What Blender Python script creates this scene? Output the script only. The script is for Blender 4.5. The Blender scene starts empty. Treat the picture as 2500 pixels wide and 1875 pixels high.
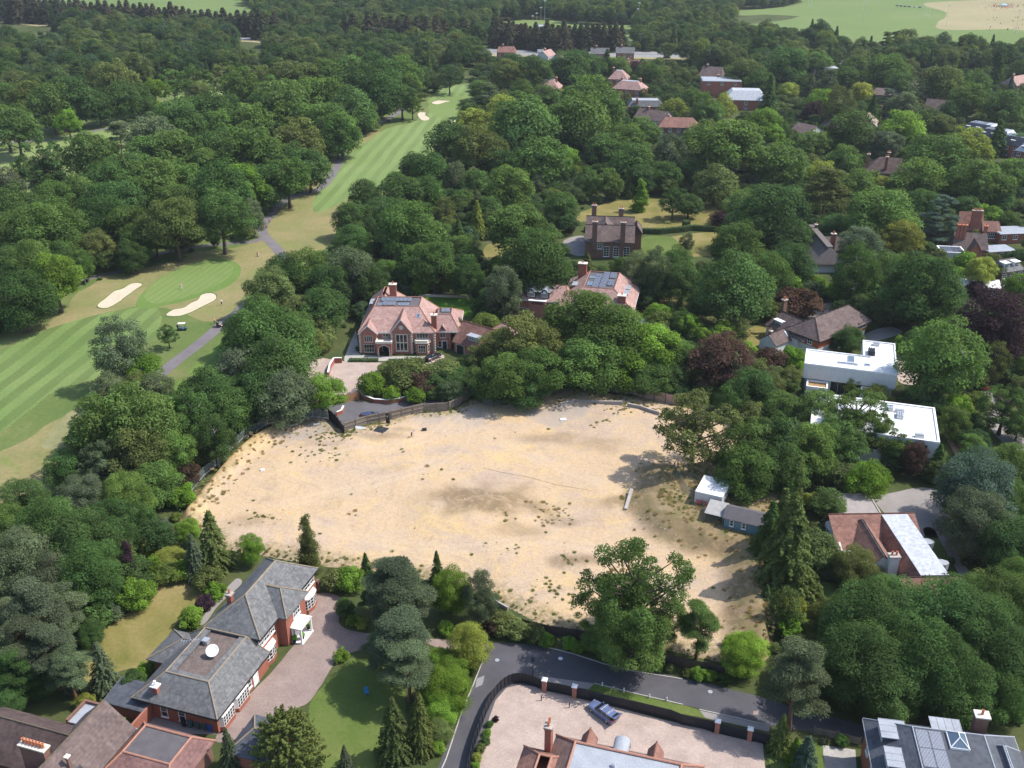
import bpy, bmesh, math, random
import numpy as np
from mathutils import Vector, Matrix, noise

# ------------------------------------------------------------------ camera, sky, sun, exposure
S = bpy.context.scene
COL = S.collection
FPX, PITCH, CAMH = 2420.0, math.radians(26.0), 100.0     # focal length in photo pixels, tilt below level, drone height
cam = bpy.data.cameras.new('camera'); cam_o = bpy.data.objects.new('camera', cam); COL.objects.link(cam_o)
cam.sensor_width = 36.0; cam.lens = 36.0 * FPX / 2500.0; cam.clip_start = 1.0; cam.clip_end = 9000.0
cam_o.location = (0, 0, CAMH); cam_o.rotation_euler = (math.radians(90) - PITCH, 0, 0)
S.camera = cam_o
SUN_EL, SUN_AZ = math.radians(53.0), math.radians(7.0)   # azimuth counted from +X towards +Y
W = bpy.data.worlds.new('World'); S.world = W; W.use_nodes = True
wn = W.node_tree.nodes; wl = W.node_tree.links
sky = wn.new('ShaderNodeTexSky'); sky.sky_type = 'NISHITA'; sky.sun_disc = False
sky.sun_elevation = SUN_EL; sky.sun_rotation = math.radians(90) - SUN_AZ
sky.air_density = 1.0; sky.dust_density = 1.2
wl.new(sky.outputs[0], wn['Background'].inputs[0]); wn['Background'].inputs[1].default_value = 0.15
sun = bpy.data.lights.new('sun', 'SUN'); sun.energy = 3.5; sun.angle = math.radians(0.55); sun.color = (1.0, 0.955, 0.89)
sun_o = bpy.data.objects.new('sun', sun); COL.objects.link(sun_o)
to_sun = Vector((math.cos(SUN_EL) * math.cos(SUN_AZ), math.cos(SUN_EL) * math.sin(SUN_AZ), math.sin(SUN_EL)))
sun_o.rotation_euler = to_sun.to_track_quat('Z', 'Y').to_euler(); sun_o.location = to_sun * 400
S.view_settings.view_transform = 'Standard'; S.view_settings.look = 'None'
S.view_settings.exposure = 0.75; S.view_settings.gamma = 1.0
S.cycles.max_bounces = 5; S.cycles.diffuse_bounces = 4; S.cycles.transparent_max_bounces = 8; S.cycles.volume_bounces = 0

# ------------------------------------------------------------------ helpers
def ground(px, py, z=0.0):
    """world point seen at a photo pixel (2500 x 1875), on the level plane z"""
    a = (px - 1250) / FPX; b = (py - 937.5) / FPX
    dy = math.cos(PITCH) - b * math.sin(PITCH); dz = -math.sin(PITCH) - b * math.cos(PITCH)
    t = (z - CAMH) / dz
    return (a * t, dy * t)
def T(i, j, x, y, z=0.0):
    """the same, for a point read in tile (i, j) of a 3 x 3 survey of the photo"""
    return ground(833 * i + x * .377, 625 * j + y * .377, z)
def D(x, y, z=0.0): return ground(x * 1.1302, y * 1.1302, z)
def depth_of(x, y, z): return y * math.cos(PITCH) - (z - CAMH) * math.sin(PITCH)
def lerp(a, b, t): return a + (b - a) * t
def sstep(a, b, x):
    t = min(1, max(0, (x - a) / (b - a))); return t * t * (3 - 2 * t)

def tag(o, label=None, cat=None, group=None, kind=None):
    if label: o['label'] = label
    if cat: o['category'] = cat
    if group: o['group'] = group
    if kind: o['kind'] = kind
    return o
def empty(name, loc=(0, 0, 0), rz=0.0):
    o = bpy.data.objects.new(name, None); COL.objects.link(o)
    o.location = loc; o.rotation_euler = (0, 0, rz); o.empty_display_size = .5
    return o
def link(name, me, mats, parent=None):
    o = bpy.data.objects.new(name, me); COL.objects.link(o)
    for m in (mats if isinstance(mats, (list, tuple)) else [mats]): me.materials.append(m)
    if parent: o.parent = parent
    return o

class MB:
    """collects vertices and faces, then links ONE mesh object"""
    def __init__(s): s.v = []; s.f = []; s.mi = []; s.cur = 0
    def add(s, vs, fs):
        n = len(s.v); s.v += [tuple(p) for p in vs]
        for f in fs: s.f.append(tuple(n + k for k in f)); s.mi.append(s.cur)
        return s
    def box(s, x0, x1, y0, y1, z0, z1, M=None):
        vs = [(x, y, z) for z in (z0, z1) for (x, y) in ((x0, y0), (x1, y0), (x1, y1), (x0, y1))]
        if M is not None: vs = [M @ Vector(p) for p in vs]
        return s.add(vs, [(3, 2, 1, 0), (4, 5, 6, 7), (0, 1, 5, 4), (1, 2, 6, 5), (2, 3, 7, 6), (3, 0, 4, 7)])
    def prism(s, poly, z0, z1, M=None):
        n = len(poly)
        if sum(poly[i][0] * poly[(i + 1) % n][1] - poly[(i + 1) % n][0] * poly[i][1] for i in range(n)) < 0: poly = poly[::-1]
        vs = [(p[0], p[1], z0) for p in poly] + [(p[0], p[1], z1) for p in poly]
        if M is not None: vs = [M @ Vector(p) for p in vs]
        return s.add(vs, [tuple(range(n - 1, -1, -1)), tuple(range(n, 2 * n))] + [(i, (i + 1) % n, n + (i + 1) % n, n + i) for i in range(n)])
    def tube(s, pts, rs, k=7, cap=True):
        n0 = len(s.v); P_ = [Vector(p) for p in pts]
        if not isinstance(rs, (list, tuple)): rs = [rs] * len(P_)
        for i, p in enumerate(P_):
            d = (P_[min(i + 1, len(P_) - 1)] - P_[max(i - 1, 0)]).normalized()
            a = d.orthogonal().normalized() if abs(d.z) < .95 else Vector((1, 0, 0)).cross(d).normalized(); b = d.cross(a)
            for q in range(k):
                t = 2 * math.pi * q / k; s.v.append(tuple(p + (a * math.cos(t) + b * math.sin(t)) * rs[i]))
        for i in range(len(P_) - 1):
            for q in range(k):
                s.f.append((n0 + i * k + q, n0 + i * k + (q + 1) % k, n0 + (i + 1) * k + (q + 1) % k, n0 + (i + 1) * k + q)); s.mi.append(s.cur)
        if cap:
            s.f.append(tuple(n0 + q for q in range(k - 1, -1, -1))); s.mi.append(s.cur)
            s.f.append(tuple(n0 + (len(P_) - 1) * k + q for q in range(k))); s.mi.append(s.cur)
        return s
    def lathe(s, prof, k=12, c=(0, 0, 0)):
        n0 = len(s.v)
        for r, z in prof:
            for q in range(k):
                t = 2 * math.pi * q / k; s.v.append((c[0] + r * math.cos(t), c[1] + r * math.sin(t), c[2] + z))
        m = len(prof)
        for i in range(m - 1):
            for q in range(k):
                s.f.append((n0 + i * k + q, n0 + i * k + (q + 1) % k, n0 + (i + 1) * k + (q + 1) % k, n0 + (i + 1) * k + q)); s.mi.append(s.cur)
        s.f.append(tuple(n0 + q for q in range(k - 1, -1, -1))); s.mi.append(s.cur)
        s.f.append(tuple(n0 + (m - 1) * k + q for q in range(k))); s.mi.append(s.cur)
        return s
    def build(s, name, mats, parent=None, smooth=False):
        me = bpy.data.meshes.new(name); me.from_pydata(s.v, [], s.f); me.update()
        o = link(name, me, mats, parent)
        if any(s.mi): me.polygons.foreach_set('material_index', s.mi)
        if smooth: me.polygons.foreach_set('use_smooth', [True] * len(me.polygons))
        return o

# ------------------------------------------------------------------ materials
def newmat(name):
    m = bpy.data.materials.new(name); m.use_nodes = True
    return m, m.node_tree.nodes, m.node_tree.links, m.node_tree.nodes['Principled BSDF']
def rgb(c): return (c[0], c[1], c[2], 1)
def mixn(n, l, fac, a, b, mode='MIX'):
    x = n.new('ShaderNodeMix'); x.data_type = 'RGBA'; x.blend_type = mode
    for sock, v in ((x.inputs[0], fac), (x.inputs[6], a), (x.inputs[7], b)):
        if hasattr(v, 'is_linked'): l.new(v, sock)
        else: sock.default_value = v if not isinstance(v, tuple) or len(v) == 4 else rgb(v)
    return x.outputs[2]
def noisen(n, l, vec, scale, detail=4, rough=.55, dist=0):
    t = n.new('ShaderNodeTexNoise'); t.inputs['Scale'].default_value = scale; t.inputs['Detail'].default_value = detail
    t.inputs['Roughness'].default_value = rough; t.inputs['Distortion'].default_value = dist
    if vec is not None: l.new(vec, t.inputs['Vector'])
    return t.outputs[0]
def ramp(n, l, fac, stops):
    r = n.new('ShaderNodeValToRGB'); e = r.color_ramp.elements
    while len(e) < len(stops): e.new(.5)
    for i, (p, c) in enumerate(stops):
        e[i].position = p; e[i].color = rgb(c) if isinstance(c, tuple) else (c, c, c, 1)
    l.new(fac, r.inputs[0]); return r.outputs[0]
def posn(n, world=True):
    return n.new('ShaderNodeNewGeometry').outputs['Position'] if world else n.new('ShaderNodeTexCoord').outputs['Object']
def bumpn(n, l, h, strength=.4, dist=.05):
    b = n.new('ShaderNodeBump'); b.inputs['Strength'].default_value = strength; b.inputs['Distance'].default_value = dist
    l.new(h, b.inputs['Height']); return b.outputs[0]
def mapn(n, l, vec, scale=(1, 1, 1), rot=0.0, loc=(0, 0, 0)):
    m = n.new('ShaderNodeMapping'); m.inputs['Scale'].default_value = scale; m.inputs['Rotation'].default_value = (0, 0, rot); m.inputs['Location'].default_value = loc
    l.new(vec, m.inputs['Vector']); return m.outputs[0]

def simple(name, c, c2=None, scale=1.5, rough=.8, metal=0.0, spec=.3, fine=None, world=True):
    """a colour broken up by two scales of noise"""
    m, n, l, b = newmat(name); p = posn(n, world)
    c2 = c2 or tuple(x * .72 for x in c)
    col = ramp(n, l, noisen(n, l, p, scale, 6, .62), [(.34, c2), (.66, c)])
    f = fine or scale * 9
    col = mixn(n, l, .30, col, ramp(n, l, noisen(n, l, p, f, 3, .6), [(.35, tuple(x * .6 for x in c)), (.65, tuple(min(1, x * 1.25) for x in c))]))
    l.new(col, b.inputs['Base Color']); b.inputs['Roughness'].default_value = rough; b.inputs['Metallic'].default_value = metal
    b.inputs['Specular IOR Level'].default_value = spec
    return m
def tiled(name, c, c2, c3=None, course=.34, rough=.85, moss=None):
    """roof covering: courses along the height, uneven tile colours and weathered patches"""
    m, n, l, b = newmat(name); p = posn(n, False)
    col = ramp(n, l, noisen(n, l, p, .55, 6, .65, .6), [(.3, c2), (.55, c), (.75, c3 or c)])
    sx = n.new('ShaderNodeSeparateXYZ'); l.new(p, sx.inputs[0])
    def fl(out, k):
        q = n.new('ShaderNodeMath'); q.operation = 'MULTIPLY'; q.inputs[1].default_value = k; l.new(out, q.inputs[0])
        r = n.new('ShaderNodeMath'); r.operation = 'FLOOR'; l.new(q.outputs[0], r.inputs[0]); return r.outputs[0]
    cb = n.new('ShaderNodeCombineXYZ')
    for i, (o_, k) in enumerate(((sx.outputs[0], 2.2), (sx.outputs[1], 2.2), (sx.outputs[2], 1 / course))): l.new(fl(o_, k), cb.inputs[i])
    wnz = n.new('ShaderNodeTexWhiteNoise'); wnz.noise_dimensions = '3D'; l.new(cb.outputs[0], wnz.inputs['Vector'])
    col = mixn(n, l, .55, col, ramp(n, l, wnz.outputs[0], [(0, .62), (.5, 1.0), (1, 1.18)]), 'MULTIPLY')
    fr = n.new('ShaderNodeMath'); fr.operation = 'MULTIPLY'; fr.inputs[1].default_value = 1 / course; l.new(sx.outputs[2], fr.inputs[0])
    f2 = n.new('ShaderNodeMath'); f2.operation = 'FRACT'; l.new(fr.outputs[0], f2.inputs[0])
    col = mixn(n, l, .45, col, ramp(n, l, f2.outputs[0], [(0, .55), (.22, 1.0), (1, 1.0)]), 'MULTIPLY')
    if moss:
        fac = ramp(n, l, noisen(n, l, mapn(n, l, p, (1.2, 1.2, .7)), 1.6, 7, .7), [(.5, 0.0), (.66, .75)])
        col = mixn(n, l, fac, col, moss)
    l.new(col, b.inputs['Base Color']); b.inputs['Roughness'].default_value = rough; b.inputs['Specular IOR Level'].default_value = .25
    l.new(bumpn(n, l, f2.outputs[0], .5, .04), b.inputs['Normal'])
    return m
def bricky(name, c, c2, mortar=None):
    m, n, l, b = newmat(name); p = posn(n, False)
    sx = n.new('ShaderNodeSeparateXYZ'); l.new(p, sx.inputs[0])
    ad = n.new('ShaderNodeMath'); ad.operation = 'ADD'; l.new(sx.outputs[0], ad.inputs[0]); l.new(sx.outputs[1], ad.inputs[1])
    cb = n.new('ShaderNodeCombineXYZ'); l.new(ad.outputs[0], cb.inputs[0]); l.new(sx.outputs[2], cb.inputs[1])
    br = n.new('ShaderNodeTexBrick'); l.new(cb.outputs[0], br.inputs['Vector'])
    br.inputs['Scale'].default_value = 2.2; br.inputs['Color1'].default_value = rgb(c); br.inputs['Color2'].default_value = rgb(c2)
    br.inputs['Mortar'].default_value = rgb(mortar or tuple(x * .8 + .05 for x in c)); br.inputs['Mortar Size'].default_value = .012
    br.inputs['Row Height'].default_value = .17
    col = mixn(n, l, .5, br.outputs[0], ramp(n, l, noisen(n, l, p, .8, 5, .6), [(.3, .68), (.7, 1.15)]), 'MULTIPLY')
    l.new(col, b.inputs['Base Color']); b.inputs['Roughness'].default_value = .9; b.inputs['Specular IOR Level'].default_value = .15
    return m
def glassy(name, c=(.02, .025, .03)):
    m, n, l, b = newmat(name)
    b.inputs['Base Color'].default_value = rgb(c); b.inputs['Roughness'].default_value = .08; b.inputs['Specular IOR Level'].default_value = .7
    return m
def plain(name, c, rough=.5, metal=0.0, spec=.4, coat=0.0):
    m, n, l, b = newmat(name)
    p = posn(n, False); f = noisen(n, l, p, 3.0, 4)
    l.new(mixn(n, l, .25, c, ramp(n, l, f, [(.3, tuple(x * .75 for x in c)), (.7, tuple(min(1, x * 1.12) for x in c))])), b.inputs['Base Color'])
    b.inputs['Roughness'].default_value = rough; b.inputs['Metallic'].default_value = metal; b.inputs['Specular IOR Level'].default_value = spec
    b.inputs['Coat Weight'].default_value = coat
    return m
def grassy(name, stops, scale=.05, fine=1.2, stripe=None, bare=None):
    """turf: stops are (position, colour) over large patches; stripe = (unit dir normal to the stripes, width m, strength)"""
    m, n, l, b = newmat(name); p = posn(n)
    col = ramp(n, l, noisen(n, l, p, scale, 7, .62, .5), stops)
    if stripe:
        (ux, uy), w_, k_ = stripe
        dv = n.new('ShaderNodeVectorMath'); dv.operation = 'DOT_PRODUCT'; dv.inputs[1].default_value = (ux, uy, 0)
        wob = n.new('ShaderNodeVectorMath'); wob.operation = 'ADD'; l.new(p, wob.inputs[0])
        ns = n.new('ShaderNodeTexNoise'); ns.inputs['Scale'].default_value = .035; ns.inputs['Detail'].default_value = 2; l.new(p, ns.inputs['Vector'])
        sc = n.new('ShaderNodeVectorMath'); sc.operation = 'SCALE'; sc.inputs['Scale'].default_value = w_ * .9; l.new(ns.outputs['Color'], sc.inputs[0]); l.new(sc.outputs[0], wob.inputs[1])
        l.new(wob.outputs[0], dv.inputs[0])
        mu = n.new('ShaderNodeMath'); mu.operation = 'MULTIPLY'; mu.inputs[1].default_value = math.pi / w_; l.new(dv.outputs['Value'], mu.inputs[0])
        si = n.new('ShaderNodeMath'); si.operation = 'SINE'; l.new(mu.outputs[0], si.inputs[0])
        h2 = n.new('ShaderNodeMath'); h2.operation = 'MULTIPLY_ADD'; h2.inputs[1].default_value = .5; h2.inputs[2].default_value = .5; l.new(si.outputs[0], h2.inputs[0])
        edge = ramp(n, l, h2.outputs[0], [(.35, 1 - k_), (.65, 1 + k_ * .8)])
        col = mixn(n, l, ramp(n, l, noisen(n, l, p, .06, 3), [(.3, .35), (.6, 1.0)]), col, edge, 'MULTIPLY')
    if bare:
        col = mixn(n, l, ramp(n, l, noisen(n, l, p, scale * 2.3, 6, .68, .3), [(.52, 0.0), (.66, .85)]), col, bare)
    col = mixn(n, l, .6, col, ramp(n, l, noisen(n, l, p, fine, 5, .7), [(.28, .70), (.72, 1.22)]), 'MULTIPLY')
    l.new(col, b.inputs['Base Color']); b.inputs['Roughness'].default_value = .95; b.inputs['Specular IOR Level'].default_value = .1
    l.new(bumpn(n, l, noisen(n, l, p, 3.5, 3), .35, .12), b.inputs['Normal'])
    return m
def paved(name, c, c2, scale=2.4, mortar=None):
    m, n, l, b = newmat(name); p = mapn(n, l, posn(n), (1, 1, 1), .35)
    br = n.new('ShaderNodeTexBrick'); l.new(p, br.inputs['Vector']); br.inputs['Scale'].default_value = scale
    br.inputs['Color1'].default_value = rgb(c); br.inputs['Color2'].default_value = rgb(c2); br.inputs['Mortar'].default_value = rgb(mortar or tuple(x * .55 for x in c2)); br.inputs['Mortar Size'].default_value = .015
    col = mixn(n, l, .8, br.outputs[0], ramp(n, l, noisen(n, l, p, .35, 7, .65), [(.3, .74), (.68, 1.12)]), 'MULTIPLY')
    col = mixn(n, l, .35, col, ramp(n, l, noisen(n, l, p, 3.2, 3, .7), [(.3, .72), (.7, 1.2)]), 'MULTIPLY')
    l.new(col, b.inputs['Base Color']); b.inputs['Roughness'].default_value = .9; b.inputs['Specular IOR Level'].default_value = .2
    return m
def asphalt(name, c, c2):
    m, n, l, b = newmat(name); p = posn(n)
    col = ramp(n, l, noisen(n, l, p, .22, 7, .66, .4), [(.3, c2), (.7, c)])
    col = mixn(n, l, .5, col, ramp(n, l, noisen(n, l, p, 9, 2, .8), [(.3, .7), (.7, 1.3)]), 'MULTIPLY')
    l.new(col, b.inputs['Base Color']); b.inputs['Roughness'].default_value = .8; b.inputs['Specular IOR Level'].default_value = .3
    return m

def foliage_mat(name, by_instance=None, bright=1.0):
    """leaf colour = the tree's own colour (object colour, or a choice per instance) x a tone stored on every leaf"""
    m, n, l, b = newmat(name); oi = n.new('ShaderNodeObjectInfo')
    at = n.new('ShaderNodeAttribute'); at.attribute_name = 'tone'
    base = ramp(n, l, oi.outputs['Random'], by_instance) if by_instance else oi.outputs['Color']
    col = mixn(n, l, 1.0, base, at.outputs['Color'], 'MULTIPLY')
    out = n['Material Output']; tr = n.new('ShaderNodeBsdfTranslucent'); ms = n.new('ShaderNodeMixShader'); ms.inputs[0].default_value = .34
    l.new(col, b.inputs['Base Color']); b.inputs['Roughness'].default_value = .7; b.inputs['Specular IOR Level'].default_value = .06
    l.new(mixn(n, l, 1.0, col, (1.3, 1.35, .45, 1), 'MULTIPLY'), tr.inputs[0])
    l.new(b.outputs[0], ms.inputs[1]); l.new(tr.outputs[0], ms.inputs[2]); l.new(ms.outputs[0], out.inputs[0])
    return m
M = {}
M['leaf'] = foliage_mat('foliage')
M['leaf_far'] = foliage_mat('foliage_far', [(0, (.042, .084, .028)), (.22, (.058, .104, .034)), (.45, (.080, .128, .038)), (.65, (.112, .140, .050)), (.8, (.060, .104, .054)), (.9, (.125, .150, .052)), (1, (.135, .185, .040))])
M['sedum'] = simple('sedum_planting', (.36, .24, .09), (.25, .11, .06), 1.1, .95, fine=4, world=False)
M['gravel_roof'] = simple('garage_felt', (.34, .30, .28), (.25, .225, .215), .7, .9, world=False)
M['roof_plum'] = tiled('roof_tiles_plum', (.20, .11, .10), (.135, .075, .07), (.25, .145, .125))
M['roof_brown2'] = tiled('roof_tiles_russet', (.21, .135, .115), (.155, .10, .085), (.26, .17, .145))
M['roof_tan'] = tiled('roof_tiles_tan', (.31, .235, .19), (.23, .17, .14), (.36, .28, .23))
M['bark'] = simple('bark', (.10, .075, .055), (.05, .04, .03), 2.0, .95, world=False)
M['pine_bark'] = simple('pine_bark', (.23, .12, .07), (.10, .06, .045), 1.2, .95, world=False)
M['birch_bark'] = simple('birch_bark', (.45, .43, .40), (.15, .14, .13), 1.5, .9, world=False)
M['roof_red'] = tiled('roof_tiles_red', (.25, .13, .10), (.165, .085, .066), (.31, .17, .13))
M['roof_pink'] = tiled('roof_tiles_pale_red', (.37, .235, .205), (.29, .175, .15), (.42, .28, .245))
M['roof_brown'] = tiled('roof_tiles_brown', (.140, .102, .093), (.088, .064, .060), (.185, .138, .122))
M['roof_dark'] = tiled('roof_tiles_dark_brown', (.10, .068, .062), (.06, .042, .04), (.13, .09, .08))
M['roof_slate'] = tiled('slates_grey', (.132, .132, .134), (.098, .098, .102), (.165, .165, .163), .3, .75, (.215, .215, .205))
M['roof_slate_dark'] = tiled('slates_dark', (.085, .092, .11), (.065, .07, .085), (.10, .11, .13), .3, .6)
M['roof_lead'] = simple('lead_grey', (.34, .36, .39), (.25, .27, .30), .6, .5, .0, world=False)
M['roof_felt'] = simple('roof_felt', (.115, .105, .11), (.08, .072, .078), .7, .9, world=False)
M['roof_gravel'] = simple('roof_gravel', (.16, .125, .11), (.085, .065, .058), 1.4, .95, fine=7, world=False)
def membrane():
    m, n, l, b = newmat('roof_membrane_white'); p = posn(n, False)
    col = ramp(n, l, noisen(n, l, p, .45, 7, .68, .6), [(.3, (.56, .56, .56)), (.5, (.72, .72, .72)), (.7, (.76, .76, .75))])
    br = n.new('ShaderNodeTexBrick'); l.new(mapn(n, l, p, (1, 1, 1), 1.5708), br.inputs['Vector']); br.inputs['Scale'].default_value = .5; br.inputs['Mortar Size'].default_value = .012
    br.inputs['Color1'].default_value = (1, 1, 1, 1); br.inputs['Color2'].default_value = (.95, .95, .95, 1); br.inputs['Mortar'].default_value = (.72, .72, .72, 1); br.inputs['Brick Width'].default_value = 3.0
    col = mixn(n, l, 1.0, col, br.outputs[0], 'MULTIPLY')
    col = mixn(n, l, ramp(n, l, noisen(n, l, p, 1.1, 8, .75, 1.2), [(.60, 0.0), (.76, .5)]), col, (.38, .36, .33, 1))
    l.new(col, b.inputs['Base Color']); b.inputs['Roughness'].default_value = .6; return m
M['roof_white'] = membrane()
M['roof_silver'] = simple('roof_silver_paint', (.58, .59, .61), (.29, .30, .32), 1.5, .45, .2, world=False)
M['thatch'] = simple('thatch', (.17, .145, .135), (.10, .085, .078), 1.3, .98, fine=14, world=False)
M['ridge'] = simple('ridge_tiles', (.30, .24, .17), (.18, .15, .11), 2.0, .9, world=False)
M['ridge_red'] = simple('ridge_tiles_red', (.42, .21, .145), (.30, .15, .11), 2.0, .9, world=False)
M['brick'] = bricky('brick_red', (.36, .13, .085), (.29, .105, .07))
M['brick_salmon'] = bricky('brick_salmon', (.43, .19, .14), (.35, .15, .11))
M['brick_brown'] = bricky('brick_brown', (.22, .12, .09), (.17, .09, .07))
M['tile_hung'] = tiled('hung_tiles_orange', (.42, .12, .05), (.33, .09, .04), (.47, .15, .07), .2)
M['render'] = simple('render_white', (.68, .67, .65), (.56, .55, .54), .5, .8, world=False)
M['white'] = simple('paint_white', (.82, .81, .79), (.74, .73, .71), .8, .5, world=False)
M['cream'] = simple('stone_cream', (.68, .62, .53), (.55, .5, .43), 1.0, .8, world=False)
M['terracotta'] = simple('terracotta', (.55, .20, .10), (.42, .15, .08), 2.5, .85, world=False)
M['glass'] = glassy('window_glass')
M['skyglass'] = glassy('rooflight_glass', (.10, .14, .19))
M['solar'] = plain('solar_cell', (.018, .024, .055), .18, 0, .6)
M['alu'] = plain('aluminium', (.55, .56, .58), .4, .6)
M['dark_metal'] = plain('dark_metal', (.03, .032, .037), .5, .3)
M['black'] = plain('black_plastic', (.02, .02, .022), .5)
M['wood'] = simple('fence_wood', (.27, .22, .175), (.17, .14, .115), 1.2, .9, fine=8, world=False)
M['wood_warm'] = simple('gate_wood', (.40, .21, .10), (.30, .15, .075), 1.2, .8, fine=8, world=False)
M['wood_dark'] = simple('fence_wood_dark', (.085, .065, .052), (.05, .04, .035), 1.2, .9, fine=8, world=False)
M['wood_pink'] = simple('fence_panel_pink', (.40, .27, .215), (.31, .21, .17), 1.0, .9, fine=8, world=False)
M['block'] = bricky('concrete_block', (.36, .34, .33), (.28, .265, .26))
M['concrete'] = simple('concrete', (.42, .38, .34), (.28, .25, .23), .6, .9)
M['kerb'] = simple('kerb_stone', (.45, .42, .38), (.32, .30, .27), .9, .9)
M['screen'] = plain('fence_screen', (.016, .018, .024), .6)
# ------------------------------------------------------------------ ground sheets
def pip(x, y, poly):
    c = False; n = len(poly); j = n - 1
    for i in range(n):
        xi, yi = poly[i]; xj, yj = poly[j]
        if (yi > y) != (yj > y) and x < (xj - xi) * (y - yi) / (yj - yi) + xi: c = not c
        j = i
    return c
def smooth_poly(pts, n=6, closed=True):
    """Catmull-Rom through the points"""
    out = []; m = len(pts)
    for i in range(m if closed else m - 1):
        p0, p1, p2, p3 = ((pts[(i - 1) % m], pts[i], pts[(i + 1) % m], pts[(i + 2) % m]) if closed else
                          (pts[max(i - 1, 0)], pts[i], pts[i + 1], pts[min(i + 2, m - 1)]))
        for k in range(n):
            t = k / n
            out.append(tuple(.5 * (2 * p1[d] + (p2[d] - p0[d]) * t + (2 * p0[d] - 5 * p1[d] + 4 * p2[d] - p3[d]) * t * t + (3 * p1[d] - p0[d] - 3 * p2[d] + p3[d]) * t ** 3) for d in (0, 1)))
    if not closed: out.append(tuple(pts[-1]))
    return out
def ragged(poly, amp, step, seed=0):
    """resample an outline every STEP metres and roughen it"""
    out = []; n = len(poly)
    for i in range(n):
        a = Vector((*poly[i], 0)); b = Vector((*poly[(i + 1) % n], 0)); L = (b - a).length
        k = max(1, int(L / step))
        for q in range(k):
            p = a.lerp(b, q / k)
            v = noise.noise_vector((p.x / (step * 3) + seed, p.y / (step * 3), seed * 1.7)) + .5 * noise.noise_vector((p.x / step, p.y / step + seed, 3.1))
            out.append((p.x + v.x * amp, p.y + v.y * amp))
    return out
SHEETS = []
def sheet(name, poly, z, mat, soft=0.0, step=1.5, seed=1, smooth=True, kind='structure', label=None, cat=None):
    p = smooth_poly(poly) if smooth else list(poly)
    if soft: p = ragged(p, soft, step, seed)
    if name not in ('golf_course', 'motorway_verge', 'central_reservation'): SHEETS.append(p[::2] if len(p) > 80 else p)
    bm = bmesh.new()
    es = []; vs = [bm.verts.new((x, y, z)) for x, y in p]
    for i in range(len(vs)): es.append(bm.edges.new((vs[i], vs[(i + 1) % len(vs)])))
    bmesh.ops.triangle_fill(bm, use_beauty=True, use_dissolve=False, edges=es, normal=(0, 0, 1))
    for f in bm.faces:
        if f.normal.z < 0: f.normal_flip()
    me = bpy.data.meshes.new(name); bm.to_mesh(me); bm.free()
    o = link(name, me, mat); tag(o, label, cat, kind=kind); return o
def ribbon(pts, w, n=6):
    """outline of a strip of width w along a centre line; w may be a list"""
    c = smooth_poly(pts, n, False); L = []; R = []
    for i, p in enumerate(c):
        a = c[max(i - 1, 0)]; b = c[min(i + 1, len(c) - 1)]
        dx, dy = b[0] - a[0], b[1] - a[1]; d = math.hypot(dx, dy) or 1
        ww = w if not isinstance(w, (list, tuple)) else np.interp(i / (len(c) - 1), np.linspace(0, 1, len(w)), w)
        L.append((p[0] - dy / d * ww / 2, p[1] + dx / d * ww / 2)); R.append((p[0] + dy / d * ww / 2, p[1] - dx / d * ww / 2))
    return L + R[::-1]
def tl(i, j, *xy): return [T(i, j, a, b) for a, b in xy]
def dl(*xy): return [D(a, b) for a, b in xy]
def sdir(a, b):
    """unit normal of the ground direction a -> b"""
    dx, dy = b[0] - a[0], b[1] - a[1]; d = math.hypot(dx, dy); return (-dy / d, dx / d)

TAN = (.36, .28, .135); DRY = (.27, .235, .10); GRN = (.115, .165, .045); LUSH = (.085, .15, .028); FAIR = (.155, .215, .075); DKG = (.05, .085, .02)
M['rough'] = grassy('rough_grass', [(.32, (.085, .135, .036)), (.52, (.12, .155, .048)), (.66, (.175, .175, .07)), (.82, (.25, .21, .10))], .035, 1.0)
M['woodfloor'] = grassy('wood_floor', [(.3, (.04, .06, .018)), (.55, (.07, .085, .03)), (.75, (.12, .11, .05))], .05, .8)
M['tan'] = grassy('dry_rough', [(.25, (.14, .165, .055)), (.45, (.205, .19, .08)), (.7, (.27, .22, .11))], .06, 1.0, bare=(.17, .20, .06))
M['tee'] = grassy('tee_grass', [(.3, (.10, .17, .035)), (.7, (.15, .21, .055))], .09, 1.5, (sdir(T(0, 1, 1230, 760), T(0, 1, 1480, 560)), 1.3, .10))
M['green'] = grassy('green_turf', [(.3, (.14, .20, .06)), (.7, (.165, .22, .07))], .05, 2.0, (sdir(T(0, 1, 1060, 290), T(0, 1, 1400, 60)), 1.1, .07))
M['fringe'] = grassy('fringe_turf', [(.3, (.105, .175, .04)), (.7, (.14, .205, .055))], .06, 1.6)
M['fair_near'] = grassy('fairway_near', [(.25, (.105, .165, .046)), (.55, (.135, .19, .06)), (.8, (.17, .205, .075))], .03, 1.4, (sdir(T(0, 1, 0, 940), T(0, 1, 600, 470)), 2.8, .17))
M['fair_far'] = grassy('fairway_far', [(.25, (.135, .20, .062)), (.55, (.165, .225, .078)), (.8, (.195, .23, .09))], .02, 1.2, (sdir(T(1, 0, 0, 1270), T(1, 0, 360, 860)), 2.9, .14))
M['fair_plain'] = grassy('fairway_plain', [(.25, (.15, .205, .07)), (.55, (.19, .24, .085)), (.8, (.25, .26, .115))], .02, 1.2)
M['field'] = grassy('field_grass', [(.25, (.115, .17, .05)), (.6, (.145, .195, .064)), (.8, (.19, .21, .085))], .008, .4)
M['field_dry'] = grassy('field_dry', [(.25, (.24, .22, .11)), (.6, (.31, .265, .15)), (.8, (.21, .22, .10))], .01, .4)
M['lawn'] = grassy('garden_lawn', [(.28, (.115, .125, .03)), (.5, (.19, .165, .055)), (.72, (.27, .215, .095))], .10, 1.6)
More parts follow.
